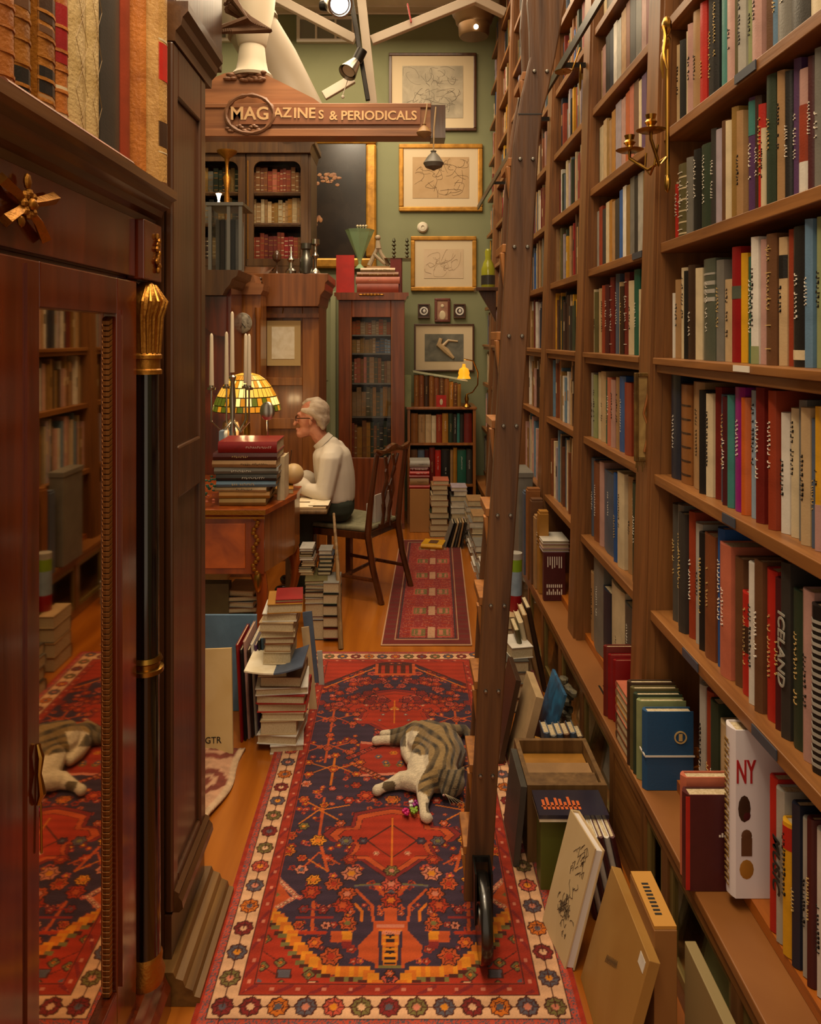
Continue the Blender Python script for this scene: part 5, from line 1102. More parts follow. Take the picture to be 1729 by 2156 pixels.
stack([(947,985,.05,'grey'),(950,984,.05,'pale grey'),(946,982,.05,'charcoal'),(950,986,.05,'cream'),(949,983,.05,'grey'),(951,985,.05,'white'),(950,984,.045,'dark grey'),(955,984,.04,'pale grey'),(953,986,.03,'lilac')], 6.25, .2, 'grey pile at the end of the aisle', 'books in the grey pile', stuff=True)
for r_ in range(5):
    Yq = 6.0-r_*.32
    stack([(VX+(.52)*F/Yq+random.uniform(-2, 2), VX+(.645)*F/Yq, .045, c_) for c_ in [['pale grey', 'white', 'grey', 'lilac', 'beige'], ['grey', 'white', 'pale grey', 'charcoal'], ['white', 'pale grey', 'maroon', 'grey'], ['lilac', 'grey', 'white'], ['pale grey', 'beige', 'white']][r_]+(['cream', 'grey', 'tan'] if r_ < 2 else [])], Yq, .24, f"{['farthest','fourth','middle','second','nearest'][r_]} low pile along the right shelves", 'books in low piles along the right shelves', stuff=True)
yb_ = lie(xfx(912, 6.1), 5.90, .0105, .17, .17, .035, 'yellow', 'bright yellow book lying on the floor before the piles', -.25, True)
MB().box(.04, .14, .0176, .0182, .05, .12).build('cover_label', bookmat('brown'), yb_)
for k in range(6):
    M = T3(.345+k*.026, 5.95, .0105) @ R3(0, .32-.03*k, 0) @ R3(0, 0, PI/2)
    book(M, .014, .20, .16, ['grey', 'black', 'beige', 'dark grey', 'tan', 'charcoal'][k], f"{['grey','black','beige','dark grey','tan','charcoal'][k]} slim book leaning in the fan beside the yellow book", 'slim leaning books beside the yellow book', title=False)
# picture with twisted cable near the vitrines is too small to tell

# ================================================================== overhead: sign beam, duct, trusses, lamps
YQ = 4.45
sg = thing('carved_sign', 'carved wooden overhead sign with raised letters and crest, above the armoire', 'sign', (xfx(690, YQ), YQ, zfy(250, YQ)))
a = P(380, 217, YQ); b = P(908, 288, YQ)
mb = MB(); mb.box(a.x, b.x, YQ, YQ+.12, b.z, a.z); mb.box(a.x, b.x+.0, YQ-.012, YQ-.0002, a.z-.03, a.z-.004); mb.box(a.x, b.x, YQ-.012, YQ-.0002, b.z, b.z+.045)
put(mb, 'beam', W['sign'], sg, bevel=.003)
q0 = P(906, 222, YQ); q1 = P(938, 291, YQ)
PB(sg, 'beam_end', W['dark'], q0.x+.003, q1.x, YQ-.01, YQ+.13, q1.z, q0.z)
crest = [(380, 216), (380, 175), (440, 165), (470, 152), (505, 146), (545, 150), (580, 165), (620, 185), (660, 205), (675, 216)]
put(MB().prism([(P(x, y, YQ).x, P(x, y, YQ).z) for x, y in crest][::-1], YQ+.02, YQ+.10, 'y'), 'pediment', W['sign'], sg)
mb = MB()
for c_, r_, n_ in (((527, 242), 50, 30),):
    pts = [P(c_[0]+r_*math.cos(2*PI*k/n_)*1.0, c_[1]+r_*.8*math.sin(2*PI*k/n_), YQ) for k in range(n_+1)]
    mb.tube([(p.x, YQ-.016, p.z) for p in pts], [.012+.004*math.sin(k*2.5) for k in range(n_+1)], 6)
for k in range(30):
    p = P(470+random.uniform(0, 85), 158+random.uniform(-8, 10), YQ); mb.ball((p.x, YQ+.01, p.z), (.022, .014, .012), 8)
for k in range(16):
    p = P(480+k*5, 272+6*math.sin(k), YQ); mb.ball((p.x, YQ-.014, p.z), (.016, .010, .010), 8)
put(mb, 'carving', mat('sign_carving', '7a5238', .5, bump=.4), sg, smooth=True)
PB(sg, 'letter_panel', mat('sign_panel', '8a5434', .45), P(505, 0, YQ).x, P(885, 0, YQ).x, YQ-.016, YQ-.0125, P(0, 263, YQ).z, P(0, 228, YQ).z)
lt = mat('gilt_relief', 'd8b080', .4, .3)
def sgt(s, x, y, sz):
    t = text('raised_letters', s, sz, lt, T3(P(x, y, YQ).x, YQ-.0162, P(x, y, YQ).z) @ R3(PI/2, 0, 0), depth=.004, bold=True); hang(t, sg)
sgt('MAG', 527, 242, .105); sgt('AZ', 596, 240, .08); sgt('INE', 642, 241, .085); sgt('S', 677, 244, .07); sgt('& PERIODICALS', 786, 246, .074)
# cloth bags hanging from the beam end
for nm, pts, r0, m, lb_ in (('tan_pouch', [(900, 218), (897, 240), (893, 262), (892, 285)], .045, bookmat('tan'), 'small tan pouch on a cord hanging from the sign end'), ('grey_pouch', [(912, 225), (908, 270), (907, 318), (907, 352)], .06, bookmat('grey'), 'grey netted pouch hanging lowest from the sign end')):
    pts = [(x_+(6 if nm[0] == 'g' else 0), y_) for x_, y_ in pts]; g_ = thing(nm, lb_, 'pouch', tuple(P(pts[0][0], pts[0][1], YQ-.05)))
    ps = [P(x, y, YQ-.05) for x, y in pts]
    put(MB().tube([ps[0], ps[1], ps[2]], .005, 6), 'cord', bookmat('beige'), g_)
    p, q = ps[2], ps[3]; L = p.z-q.z
    put(MB().lathe([(0, -L-.02), (r0*.8, -L), (r0, -L*.75), (r0*.6, -L*.35), (r0*.22, -L*.1), (r0*.3, 0), (0, .0)], 14, 0, T3(p.x, YQ-.05, p.z)), 'bag', m, g_, smooth=True)
# duct and cowl
duct = thing('ventilation_duct', 'thick white ventilation duct slanting up behind the sign', 'duct', (-.9, 5.6, 3.6))
pts = [P(470, -60, 5.6), P(520, 40, 5.6), P(575, 130, 5.65), P(640, 260, 5.7)]
put(MB().tube(pts, .19, 28), 'pipe', mat('duct_paint', '94846f', .55), duct, smooth=True)
put(MB().tube([P(528, 48, 5.55), P(533, 58, 5.55)], .20, 28), 'joint_band', mat('duct_paint', '94846f', .55), duct, smooth=True)
cw = thing('white_bust', 'smooth white plaster neck and shoulders standing on the sign', 'sculpture', tuple(P(530, 155, YQ+.05)))
pz = P(525, 154, YQ).z; pxx = P(524, 0, YQ).x
put(MB().lathe([(0, 0), (.12, 0), (.125, .015), (.095, .05), (.085, .10), (.075, .19), (.085, .20), (.10, .28), (.13, .40), (.14, .5), (0, .5)], 24, 0, T3(pxx, YQ+.10, pz)), 'body', mat('plaster_white', 'c4b6a0', .55), cw, smooth=True)
# trusses
tm_ = mat('truss_white', 'b7a692', .5)
def beam(name, p, q, wd, label, parent=None, m=None, th=.06):
    p = Vector(p); q = Vector(q); d = (q-p); L = d.length; R = d.to_track_quat('Z', 'Y').to_matrix().to_4x4()
    o = MB().box(-wd/2, wd/2, -th/2, th/2, 0, L).build(name, m or tm_, matrix=T3(*p) @ R, bevel=.004)
    if parent: hang(o, parent)
    elif label: tag(o, label, 'beam')
    return o
ts = thing('roof_truss', 'white-painted roof truss with slanting braces below the ceiling', 'truss', tuple(P(770, 0, 5.2)))
beam('post', P(757, -40, 5.2), P(786, 225, 5.2), .14, None, ts)
beam('brace', P(572, -8, 5.2), P(748, 84, 5.2), .05, None, ts); beam('brace', P(782, 86, 5.25), P(1000, -2, 5.25), .05, None, ts); beam('brace', P(1000, -2, 5.25), P(1062, 28, 5.3), .05, None, ts); beam('brace', P(682, 202, 5.1), P(744, 166, 5.1), .04, None, ts)
tk = beam('light_track', P(738, -10, 5.0), P(775, 212, 5.0), .03, 'dark lighting track running down beside the white truss post', m=W['iron'], th=.03)
def spotlight(px, py, Y, ax, L, r, m, label, cone=False):
    p = P(px, py, Y); o = thing('track_spotlight', label, 'spotlight', tuple(p)); d = Vector(ax).normalized(); R = d.to_track_quat('Z', 'Y').to_matrix().to_4x4()
    M = T3(*p) @ R
    pr = [(0, 0), (r*.45, 0), (r*.5, L*.3), (r, L), (r*.9, L), (r*.4, L*.4), (0, L*.35)] if cone else [(0, 0), (r*.9, 0), (r, L*.2), (r, L), (r*.85, L), (r*.8, L*.85), (0, L*.8)]
    hang(MB().lathe(pr, 20).build('lamp_housing', m, matrix=M, smooth=True), o)
    hang(MB().lathe([(0, L*.84), (r*.7, L*.84), (r*.7, L*.9), (0, L*.9)], 16).build('lens', mat('lens_glow', 'dfeeff', .3, emit=3) if not cone else mat('lens_dim', 'c8c0b0', .3), matrix=M), o)
    return o
spotlight(676, 12, 4.9, (1, -.3, -.15), .10, .035, W['iron'], 'small black spotlight at the top beside the silver one')
spotlight(706, 2, 4.85, (.3, -.7, -.5), .12, .08, W['silver'], 'large silver spotlight with bluish lens at the top of the picture')
spotlight(757, 120, 4.95, (-.45, -.5, -.8), .17, .062, W['silver'], 'silver cone spotlight clipped halfway down the track', True)
solo(MB().tube([P(763, 105, 4.93), P(752, 128, 4.93)], .035, 12), 'lamp_clamp', W['iron'], 'black clamp holding the silver cone spotlight', 'clamp', smooth=True)
solo(MB().tube([P(735, 160, 4.96), P(722, 200, 4.96)], .003, 6).ball(P(722, 204, 4.96), .012, 8), 'pull_cord', W['white'], 'thin pull cord with a small knob under the cone spotlight', 'cord')
beam('red_tag', P(858, 8, 5.2), P(866, 48, 5.2), .025, 'small red tag hanging on the right truss brace', m=bookmat('red'), th=.01)
tl = thing('pendant_lamp', 'domed bronze ceiling lamp with one bright bulb at the right of the wall', 'lamp', tuple(P(1000, 20, 6.4)))
q = P(1003, 68, 6.4)
put(MB().lathe([(0, 0), (.12, 0), (.13, .02), (.135, .10), (.155, .12), (.165, .17), (.185, .19), (.19, .24), (.10, .32), (0, .34)], 24, 0, T3(q.x-.01, 6.5, q.z)), 'shade', mat('bronze_shade', '5f4426', .4, .6), tl, smooth=True)
qq = P(1004, 50, 6.3); put(MB().ball((qq.x, 6.36, qq.z), .02, 12), 'bulb', mat('bulb_white', 'fff0d0', .4, emit=14), tl, smooth=True)
# bottle on its bracket at the end of the shelves
YV = 5.3; vb = P(1030, 606, YV)
wb = thing('wall_bracket', 'small carved wooden bracket shelf at the end of the tall shelves', 'bracket', tuple(vb))
put(MB().box(P(1000, 0, YV).x, P(1046, 0, YV).x, YV-.08, YV+.08, vb.z-.025, vb.z).prism([(P(1008, 0, YV).x, vb.z-.026), (P(1044, 0, YV).x, vb.z-.026), (P(1044, 0, YV).x, vb.z-.24), (P(1030, 0, YV).x, vb.z-.15)][::-1], YV-.02, YV+.02, 'y'), 'shelf', W['dark'], wb, bevel=.003)
vo = thing('green_bottle', 'yellow-green glass bottle with printed label on the carved bracket', 'bottle', (P(1028, 0, YV).x, YV, vb.z)); vxx = P(1028, 0, YV).x
put(MB().lathe([(0, 0), (.045, 0), (.048, .01), (.048, .13), (.04, .15), (.035, .17), (.02, .20), (.024, .25), (.014, .27), (0, .27)], 20, 0, T3(vxx, YV, vb.z+.001)), 'glass_body', mat('yellow_green_glass', '9a9a2c', .15, alpha=.95), vo, smooth=True)
lb0 = put(MB().lathe([(.0485, .02), (.0492, .02), (.0492, .085), (.0485, .085)], 20, 0, T3(vxx, YV, vb.z+.001)), 'bottle_label', bookmat('charcoal'), vo)
# ================================================================== library ladder on its rail
YN, YF_ = 2.08, 2.27
LP = [(0, 1112, 1190), (60, 1116, 1181), (120, 1117, 1170), (200, 1099, 1153), (240, 1092, 1142), (300, 1083, 1136), (400, 1075, 1130), (700, 1057, 1112), (1000, 1039, 1093), (1300, 1016, 1073), (1600, 1000, 1051), (1900, 977, 1034)]
la = thing('library_ladder', 'old oak library ladder on a black wheel leaning at the shelves beside the cat', 'ladder', (.2, 2.2, 0))
prof = [(xfx(a, YN), xfx(b, YN), zfy(y, YN)) for y, a, b in LP]
top0 = (xfx(1121, YN), xfx(1206, YN), zfy(-120, YN)); prof = [top0]+prof
def railmesh(Y, th, dx=0, shr=0):
    mb = MB(); vs = []; n = len(prof)
    for (a, b, z) in prof: vs += [(a+dx, Y, z), (b+dx-shr, Y, z), (b+dx-shr, Y+th, z), (a+dx, Y+th, z)]
    fs = [(0, 1, 2, 3), (4*n-4, 4*n-1, 4*n-2, 4*n-3)]
    for i in range(n-1):
        for k in range(4): fs.append((4*i+k, 4*i+4+k, 4*i+4+(k+1) % 4, 4*i+(k+1) % 4))
    return mb.add(vs, fs)
put(railmesh(YN, .032), 'side_rail', W['ladder'], la, bevel=.004)
put(railmesh(YF_, .032, .010), 'side_rail', W['ladder'], la, bevel=.004)
def xl(z, k=0):
    for p, q in zip(prof[:-1], prof[1:]):
        if q[2] <= z <= p[2]:
            f = (z-q[2])/(p[2]-q[2]); return q[k]+(p[k]-q[k])*f
    return prof[-1][k]
stz = [.225, .452, .684, .918, 1.165, 1.41, 1.656, 1.90, 2.14, 2.38]
for z in stz:
    a, b = xl(z), xl(z, 1)
    mb = MB().box(a-.008, b, YN+.033, YF_-.001, z-.012, z+.012)
    mb.add([(a-.014, YN+.034, z-.012), (a-.001, YN+.034, z-.012), (a-.001, YN+.034, z-.115), (a-.014, YN+.064, z-.012), (a-.001, YN+.064, z-.012), (a-.001, YN+.064, z-.115)], [(0, 2, 1), (3, 4, 5), (0, 1, 4, 3), (1, 2, 5, 4), (2, 0, 3, 5)])
    put(mb, 'step', W['step'], la, bevel=.002)
    for f in (.28, .78):
        x = a+(b-a)*f
        put(MB().lathe([(0, -.006), (.0045, -.005), (.006, 0), (.006, .002)], 8, 0, T3(x, YN-.0005, z) @ R3(-PI/2, 0, 0)), 'bolt', W['steel'], la, smooth=True)
put(MB().box(xl(2.26)-.001, xl(2.26, 1)+.001, YN-.001, YN+.0005, 2.262, 2.265), 'joint_line', W['black'], la)
wc = (xfx(1017, 2.03), 2.055, .112)
wh = put(MB().lathe([(.030, -.013), (.088, -.013), (.100, -.015), (.104, -.008), (.104, .008), (.100, .015), (.088, .013), (.030, .013)], 40, 0, T3(wc[0], wc[1]-.035, wc[2]) @ R3(0, PI/2, 0)), 'wheel', mat('wheel_rubber', '15120f', .25, coat=.5), la, smooth=True)
put(MB().lathe([(0, -.020), (.012, -.020), (.03, -.0135), (.03, .0135), (.012, .020), (0, .020)], 20, 0, T3(wc[0], wc[1]-.035, wc[2]) @ R3(0, PI/2, 0)), 'wheel_hub', W['steel'], wh, smooth=True)
put(MB().box(wc[0]-.024, wc[0]-.019, wc[1]-.05, YN, .10, .235).box(wc[0]+.019, wc[0]+.024, wc[1]-.05, YN, .10, .235).box(wc[0]-.019, wc[0]+.019, YN-.008, YN-.0005, .222, .235), 'wheel_bracket', W['iron'], la)
rl_ = thing('ladder_rail', 'long dark metal rail high along the bookcase that the ladder hooks on', 'rail', (.70, 3, 2.84))
put(MB().box(.690, .702, 1.0, 6.9, 2.815, 2.855), 'rail', W['iron'], rl_)
for y in (2.40, 3.30, 4.11, 4.93, 5.8): put(MB().box(.7025, .80, y-.008, y+.008, 2.825, 2.845), 'rail_bracket', W['iron'], rl_)

# ================================================================== sconces and ornaments on the posts
def P2(x, y, X=.745): Y = yfx(x, X); return Vector((X, Y, zfy(y, Y)))
scn = thing('brass_sconce', 'ornate brass double candle sconce on the post right of the second bay', 'sconce', (.79, 2.40, 2.4))
q = P2(1384, 60); Ys = q.y; xs_ = .775
put(MB().tube([(xs_, Ys, zfy(385, Ys)), (xs_, Ys, zfy(40, Ys))], [.006, .006], 8).ball((xs_-.003, Ys, zfy(55, Ys)), (.014, .022, .03), 10).ball((xs_-.003, Ys, zfy(90, Ys)), (.012, .018, .022), 10).ball((xs_, Ys, zfy(385, Ys)), (.01, .012, .03), 8), 'back_rod', W['brass'], scn, smooth=True)
mb = MB()
for s in (-1, 1):
    mb.tube([(xs_-.01+.004*math.sin(k*.9)+s*.008, Ys+s*(.016+.003*k), zfy(60+k*12, Ys)) for k in range(9)], [.006, .005, .006, .005, .006, .005, .006, .004, .002], 6)
put(mb, 'ribbon', W['brass'], scn, smooth=True)
for (dx, dy, yy_) in ((-.055, -.02, 282), (-.08, .10, 302)):
    z = zfy(yy_, Ys)
    put(MB().tube([(xs_, Ys, zfy(330, Ys)), (xs_+dx*.5, Ys+dy*.5, zfy(350, Ys)), (xs_+dx, Ys+dy, z-.02), (xs_+dx, Ys+dy, z)], .005, 8).lathe([(0, 0), (.03, 0), (.042, .006), (.03, .004), (.012, .010), (.010, .018), (.018, .028), (.012, .036), (.016, .05), (.010, .052), (0, .045)], 18, 0, T3(xs_+dx, Ys+dy, z)), 'candle_arm', W['brass'], scn, smooth=True)
put(MB().tube([(xs_-.03, Ys-.005+.0, zfy(305, Ys)), (xs_-.035, Ys+.01, zfy(345, Ys)), (xs_-.03, Ys+.06, zfy(358, Ys)), (xs_-.035, Ys+.095, zfy(340, Ys)), (xs_-.03, Ys+.10, zfy(305, Ys))], .0035, 6), 'chain_loop', W['brass'], scn, smooth=True)
go = thing('gilt_ornament', 'gilt-framed glass ornament with a pale twig hung on the post below eye level', 'ornament', (.74, 2.42, 1.4))
Yo = 2.36; a = P(1337, 785, Yo); b = P(1384, 972, Yo)
x0, x1, z0, z1 = a.x, b.x, b.z, a.z
gf = mat('worn_gilt', '8a6a34', .4, .6, noise=.4, nscale=20, col2='5a4424', bump=.5)
mb = MB().box(x0, x0+.012, Yo, Yo+.012, z0, z1).box(x1-.012, x1, Yo, Yo+.012, z0, z1).box(x0+.012, x1-.012, Yo, Yo+.012, z0, z0+.012).box(x0+.012, x1-.012, Yo, Yo+.012, z1-.012, z1)
put(mb, 'frame', gf, go, bevel=.002)
put(MB().box(x0+.013, x1-.013, Yo+.006, Yo+.010, z0+.013, z1-.013), 'panel', mat('aged_silk', 'b09255', .6, noise=.5, nscale=14, col2='7a5c30'), go)
put(MB().tube([(x0+.03, Yo+.002, z0+.03), (x0+.045, Yo+.001, z0+.10), (x0+.028, Yo+.002, z0+.15), (x0+.05, Yo+.002, z1-.03)], .004, 6), 'twig', W['walnut'], go, smooth=True)
mb = MB()
for k in range(14): mb.tube([(x0+.005+k*.0045, Yo+.004, z0), (x0+.003+k*.005, Yo, z0-.02-.012*math.sin(k*1.9))], .0018, 5)
put(mb, 'fringe', gf, go)
# small arm bracket further back
sa = thing('shelf_sconce', 'small brass bracket arm with a flat dish on the post behind the second bay', 'sconce', (.76, 3.3, 2.9))
p = P2(1222, 100, .77); put(MB().tube([p, p+Vector((-.03, .02, -.09)), p+Vector((-.07, .02, -.10))], .004, 6).lathe([(0, 0), (.035, .0), (.037, .004), (0, .004)], 14, 0, T3(p.x-.07, p.y+.02, p.z-.10)).ball(p+Vector((0, 0, -.13)), (.006, .012, .06), 8), 'arm', W['brass'], sa, smooth=True)

# ================================================================== things on the ledge
ZT = ZL+.0008
def face_books(specs, grp):      # books whose spine is towards the aisle and cover towards the camera: (Y near, X spine, thickness, height, depth, colour, label)
    for (Y, X, t, h, d, c, lb_, ttl) in specs: book(T3(X, Y+t/2, ZT), t*.97, h, d, c, lb_, grp, title=ttl)
g = 'red books standing out on the ledge'
face_books([(2.53, .712, .018, .205, .09, 'crimson', 'nearest of three crimson books standing on the ledge', False), (2.55, .700, .018, .215, .095, 'crimson', 'middle crimson book on the ledge, slightly taller', False), (2.57, .692, .022, .235, .10, 'dark red', 'dark red book behind the crimson ones on the ledge', False)], g)
bl = book(T3(.692, 2.165, ZT), .03, .222, .135, 'blue', 'blue cloth album with round emblem and white band on the ledge', title=False, cm=mat('blue_album', '1f4a72', .5, bump=.2, bscale=200))
put(MB().lathe([(.014, -.001), (.018, -.001), (.018, .0005), (.014, .0005)], 24, 0, T3(.79, 2.148, ZT+.15) @ R3(PI/2, 0, 0)).box(.785, .795, 2.147, 2.1485, ZT+.140, ZT+.160), 'emblem', gt, bl)
put(MB().box(.689, .83, 2.1465, 2.1478, ZT+.095, ZT+.100).box(.6865, .689, 2.1465, 2.19, ZT+.098, ZT+.103), 'elastic_band', mat('white_band', 'd8d0c4', .6), bl)
face_books([(2.200+.024*k, .690-.002*k, .023, .228+.007*k, .135, c, f"{['first','second','third','fourth'][k]} cream-edged book behind the blue album on the ledge", False) for k, c in enumerate(('sage green', 'dark green', 'olive', 'dark brown'))], 'cream-edged books behind the blue album')
z = ZT
for k, c in enumerate(('brown', 'rust brown', 'brown', 'salmon', 'ochre', 'tan', 'salmon')):
    t = .028 if k < 3 else .024
    lie(.745, 2.305, z, .115, .13, t, c, f"{c} book, {ORD[k]} from the bottom of the low pile behind the blue album", 0, group='books in the low pile behind the blue album'); z += t+.0008
al = book(T3(.662, 1.775, ZT), .035, .222, .13, 'maroon', 'large maroon album with bright red spine standing on the ledge', title=False)
put(MB().box(.658, .668, 1.7569, 1.7576, ZT+.003, ZT+.219), 'red_spine', bookmat('red'), al)
mb = MB()
for k in range(9): mb.box(.735+k*.006, .739+k*.006, 1.7568, 1.7574, ZT+.125, ZT+.130+.004*(k % 2))
for k in range(5): mb.box(.748+k*.007, .753+k*.007, 1.7568, 1.7574, ZT+.145, ZT+.148+.003*(k % 2))
put(mb, 'cover_title', wt, al)
book(T3(.672, 1.815, ZT), .028, .238, .12, 'salmon', 'salmon-topped book just behind the maroon album', title=False)
# thick white book with red lettering
nb = book(T3(.742, 1.718, ZT+.030), .048, .375, .21, 'white', 'thick white book with red NY lettering on its cover, standing on the lowest shelf', title=False, cm=mat('white_gloss_cover', 'ddd6dc', .25))
yv = 1.718-.024
t_ = text('cover_title', 'NY', .045, rt, T3(.768, yv-.0006, ZT+.31) @ R3(PI/2, 0, 0) @ Matrix.Diagonal((.7, 1.6, 1, 1)), bold=True); hang(t_, nb)
for nm_, c_, x_, z_, r_ in (('cover_picture', 'dark brown', .765, .20, (.014, .0008, .030)), ('cover_picture', 'brown', .770, .14, (.012, .0008, .014)), ('cover_picture', 'ochre', .770, .065, (.016, .0008, .022)), ('cover_picture', 'maroon', .769, .185, (.010, .0009, .012))): hang(MB().ball((x_, yv-.0004, ZT+.03+z_), r_, 12).build(nm_, bookmat(c_), smooth=True), nb)
hang(MB().box(.758, .782, yv-.001, yv-.0002, ZT+.125, ZT+.165).build('cover_picture', bookmat('brown')), nb)
mb = MB(); z = ZT+.05
while z < ZT+.38:
    h_ = random.uniform(.005, .009); mb.box(.7352, .7372, 1.708, 1.728, z, z+.002); mb.box(.7352, .7372, 1.708+random.uniform(0, .012), 1.728, z, z+h_); z += h_+.006
hang(mb.build('spine_title', bookmat('gold-brown')), nb)
yb2 = lie(.84, 1.90, ZT+.0300, .10, .1, .075, 'brown', 'brown box-like volume lying behind the maroon album', 0)
bm = thing('small_painted_book', 'small yellow, red and green picture-cover book propped behind the maroon album', 'book', (.84, 1.93, ZT+.106))
x0, x1 = xfx(1500, 1.93), xfx(1541, 1.93)
put(MB().box(x0, x1, 1.93, 1.945, ZT+.107, ZT+.222), 'cover', bookmat('yellow'), bm)
put(MB().box(x0, x1, 1.929, 1.9298, ZT+.108, ZT+.150), 'cover_patch', bookmat('green'), bm); put(MB().prism([(x0, ZT+.151), (x1, ZT+.151), (x1, ZT+.175), (x0, ZT+.195)], 1.929, 1.9298, 'y'), 'cover_patch', bookmat('red'), bm)
t_ = text('cover_letters', 'BM', .022, bt, T3((x0+x1)/2, 1.9285, ZT+.165) @ R3(PI/2, 0, 0), bold=True); hang(t_, bm)
# folders, boxes and a picture book at the back of the ledge
pb = thing('picture_book', 'black and white picture-cover book standing on the ledge in front of tan folders', 'book', (.74, 3.70, ZT))
put(MB().box(.694, .80, 3.70, 3.735, ZT, ZT+.235), 'cover', bookmat('maroon'), pb, bevel=.001)
mb = MB()
for k in range(7): mb.box(.712+k*.011, .716+k*.011, 3.6985, 3.6998, ZT+.165+.01*math.sin(k*2), ZT+.215)
for k in range(8): mb.box(.708+k*.010, .713+k*.010, 3.6985, 3.6998, ZT+.03, ZT+.045+.012*(k % 2)); mb.box(.708+k*.010, .713+k*.010, 3.6985, 3.6998, ZT+.065, ZT+.08)
put(mb, 'cover_figures', wt, pb)
for k, (c, t) in enumerate((('lilac', .016), ('dusty pink', .022), ('white', .014))): lie(.755, 3.705, ZT+.236+[0, .017, .040][k], .13, .18, t, c, f"{c} book lying on top of the picture-cover book", 0, group='books lying on the picture-cover book')
hh = [.40, .36, .43, .47, .44]
for k, c in enumerate(('ochre', 'tan', 'brown', 'leather brown', 'slate blue')):
    solo(MB().box(.690-.007*k, .738, 3.80+.075*k, 3.86+.075*k, ZT, ZT+hh[k]).box(.694-.007*k, .738, 3.806+.075*k, 3.854+.075*k, ZT+hh[k], ZT+hh[k]+.012), 'file_box', bookmat(c), f"{c} file box standing on the ledge, {ORD[k]} behind the picture-cover book", 'box', 'file boxes on the ledge', bevel=.002)
solo(MB().box(.655, .735, 4.24, 4.5, ZT, ZT+.50).box(.65, .738, 4.235, 4.505, ZT+.50, ZT+.53), 'storage_box', bookmat('grey'), 'grey lidded box at the far end of the file boxes on the ledge', 'box', bevel=.003)
# two hand-grip slots in the ledge, their dark gaps laid on as black strips
solo(MB().box(.725, .732, 2.68, 2.80, ZL-.0003, ZL+.0006).box(.742, .749, 2.68, 2.80, ZL-.0003, ZL+.0006), 'pencil', W['black'], 'pair of thin dark slots side by side in the ledge', 'pencil')

# ================================================================== things leaning along the low cupboard
def slab(name, y0, y1, xb, xt, h, th, m, label, cat, z0=.0095, twist=0, group=None):
    L = y1-y0; ang = math.atan2(xt-xb, h)
    M = T3(xb, y0, z0) @ R3(0, 0, twist) @ R3(0, ang, 0)
    return tag(MB().box(0, th, 0, L, 0, h).build(name, m, matrix=M, bevel=.0015), label, cat, group), M
crm = mat('drawing_cover', 'cdb388', .6, noise=.1, nscale=5, col2='c2a67a'); tanf = mat('tan_folder', 'a47c40', .45, noise=.15, nscale=4, col2='94692f')
db = thing('drawing_book', 'big cream sketch-covered book leaning against the tan folder by the rug', 'book', (.43, 2.05, .01))
M = T3(.425, 1.975, .010) @ R3(0, 0, .16) @ R3(0, math.atan2(.085, .31), 0)
def tw(mb, n, m, **k): o = mb.build(n, m, matrix=M, **k); return hang(o, db)
tw(MB().box(0, .004, 0, .17, 0, .315).box(.024, .028, 0, .17, 0, .315).box(.004, .024, .166, .17, 0, .315), 'cover', crm)
tw(MB().box(.0045, .0235, .003, .165, .004, .31), 'page_block', mat('white_pages', 'd8d0cc', .8))
mb = MB()
rr = random.Random(4)
for k in range(40):
    a = rr.uniform(0, 6.28); r = abs(rr.gauss(0, .024)); cy_, cz_ = .075+r*math.cos(a), .105+1.5*r*math.sin(a); pts = []
    for j in range(6): pts.append((-.0006, cy_, cz_)); cy_ += rr.uniform(-.009, .009); cz_ += rr.uniform(-.012, .012)
    mb.tube(pts, .0007, 4)
for k in range(16):
    cy_, cz_ = rr.uniform(.02, .10), rr.uniform(.20, .28); mb.tube([(-.0006, cy_, cz_), (-.0006, cy_-.012, cz_+.015), (-.0006, cy_-.005+rr.uniform(-.02, .01), cz_+rr.uniform(-.02, .03))], .0007, 4)
tw(mb, 'ink_drawing', mat('ink_brown', '4a3826', .8))
o, M2 = slab('folder', 1.66, 1.96, .462, .545, .30, .026, tanf, 'large tan folder with faint writing leaning beside the sketch-covered book', 'folder', .001)
mb = MB()
for k in range(9): mb.tube([(-.0008, .13+.007*k, .17-.004*k), (-.0008, .134+.007*k, .185-.004*k), (-.0008, .137+.007*k, .165-.004*k)], .0008, 4)
c_ = mb.build('handwriting', mat('pencil_grey', '6a5030', .8), matrix=M2); hang(c_, o)
c_ = MB().box(-.001, .0265, .012, .045, .26, .285).build('white_label', bookmat('white'), matrix=M2); hang(c_, o)
cs_ = thing('slip_case', 'upright brown slipcase with ochre lettered top beside the tan folder', 'box', (.57, 1.78, .001))
put(MB().box(.566, .618, 1.70, 1.88, .001, .325), 'case', mat('brown_case', '8e6030', .55), cs_, bevel=.002)
put(MB().box(.567, .617, 1.702, 1.878, .3255, .333), 'case_top', mat('ochre_case_top', 'c08a3c', .5), cs_)
mb = MB()
for k in range(9): mb.box(.580, .596, 1.735+k*.012, 1.741+k*.012, .3332, .3338)
put(mb, 'stamped_letters', bt, cs_)
solo(MB().box(.63, .655, 1.40, 1.69, .001, .31), 'folder', mat('olive_folder', '8a7850', .5), 'olive-grey folder standing nearest against the cupboard glass', 'folder', bevel=.002)
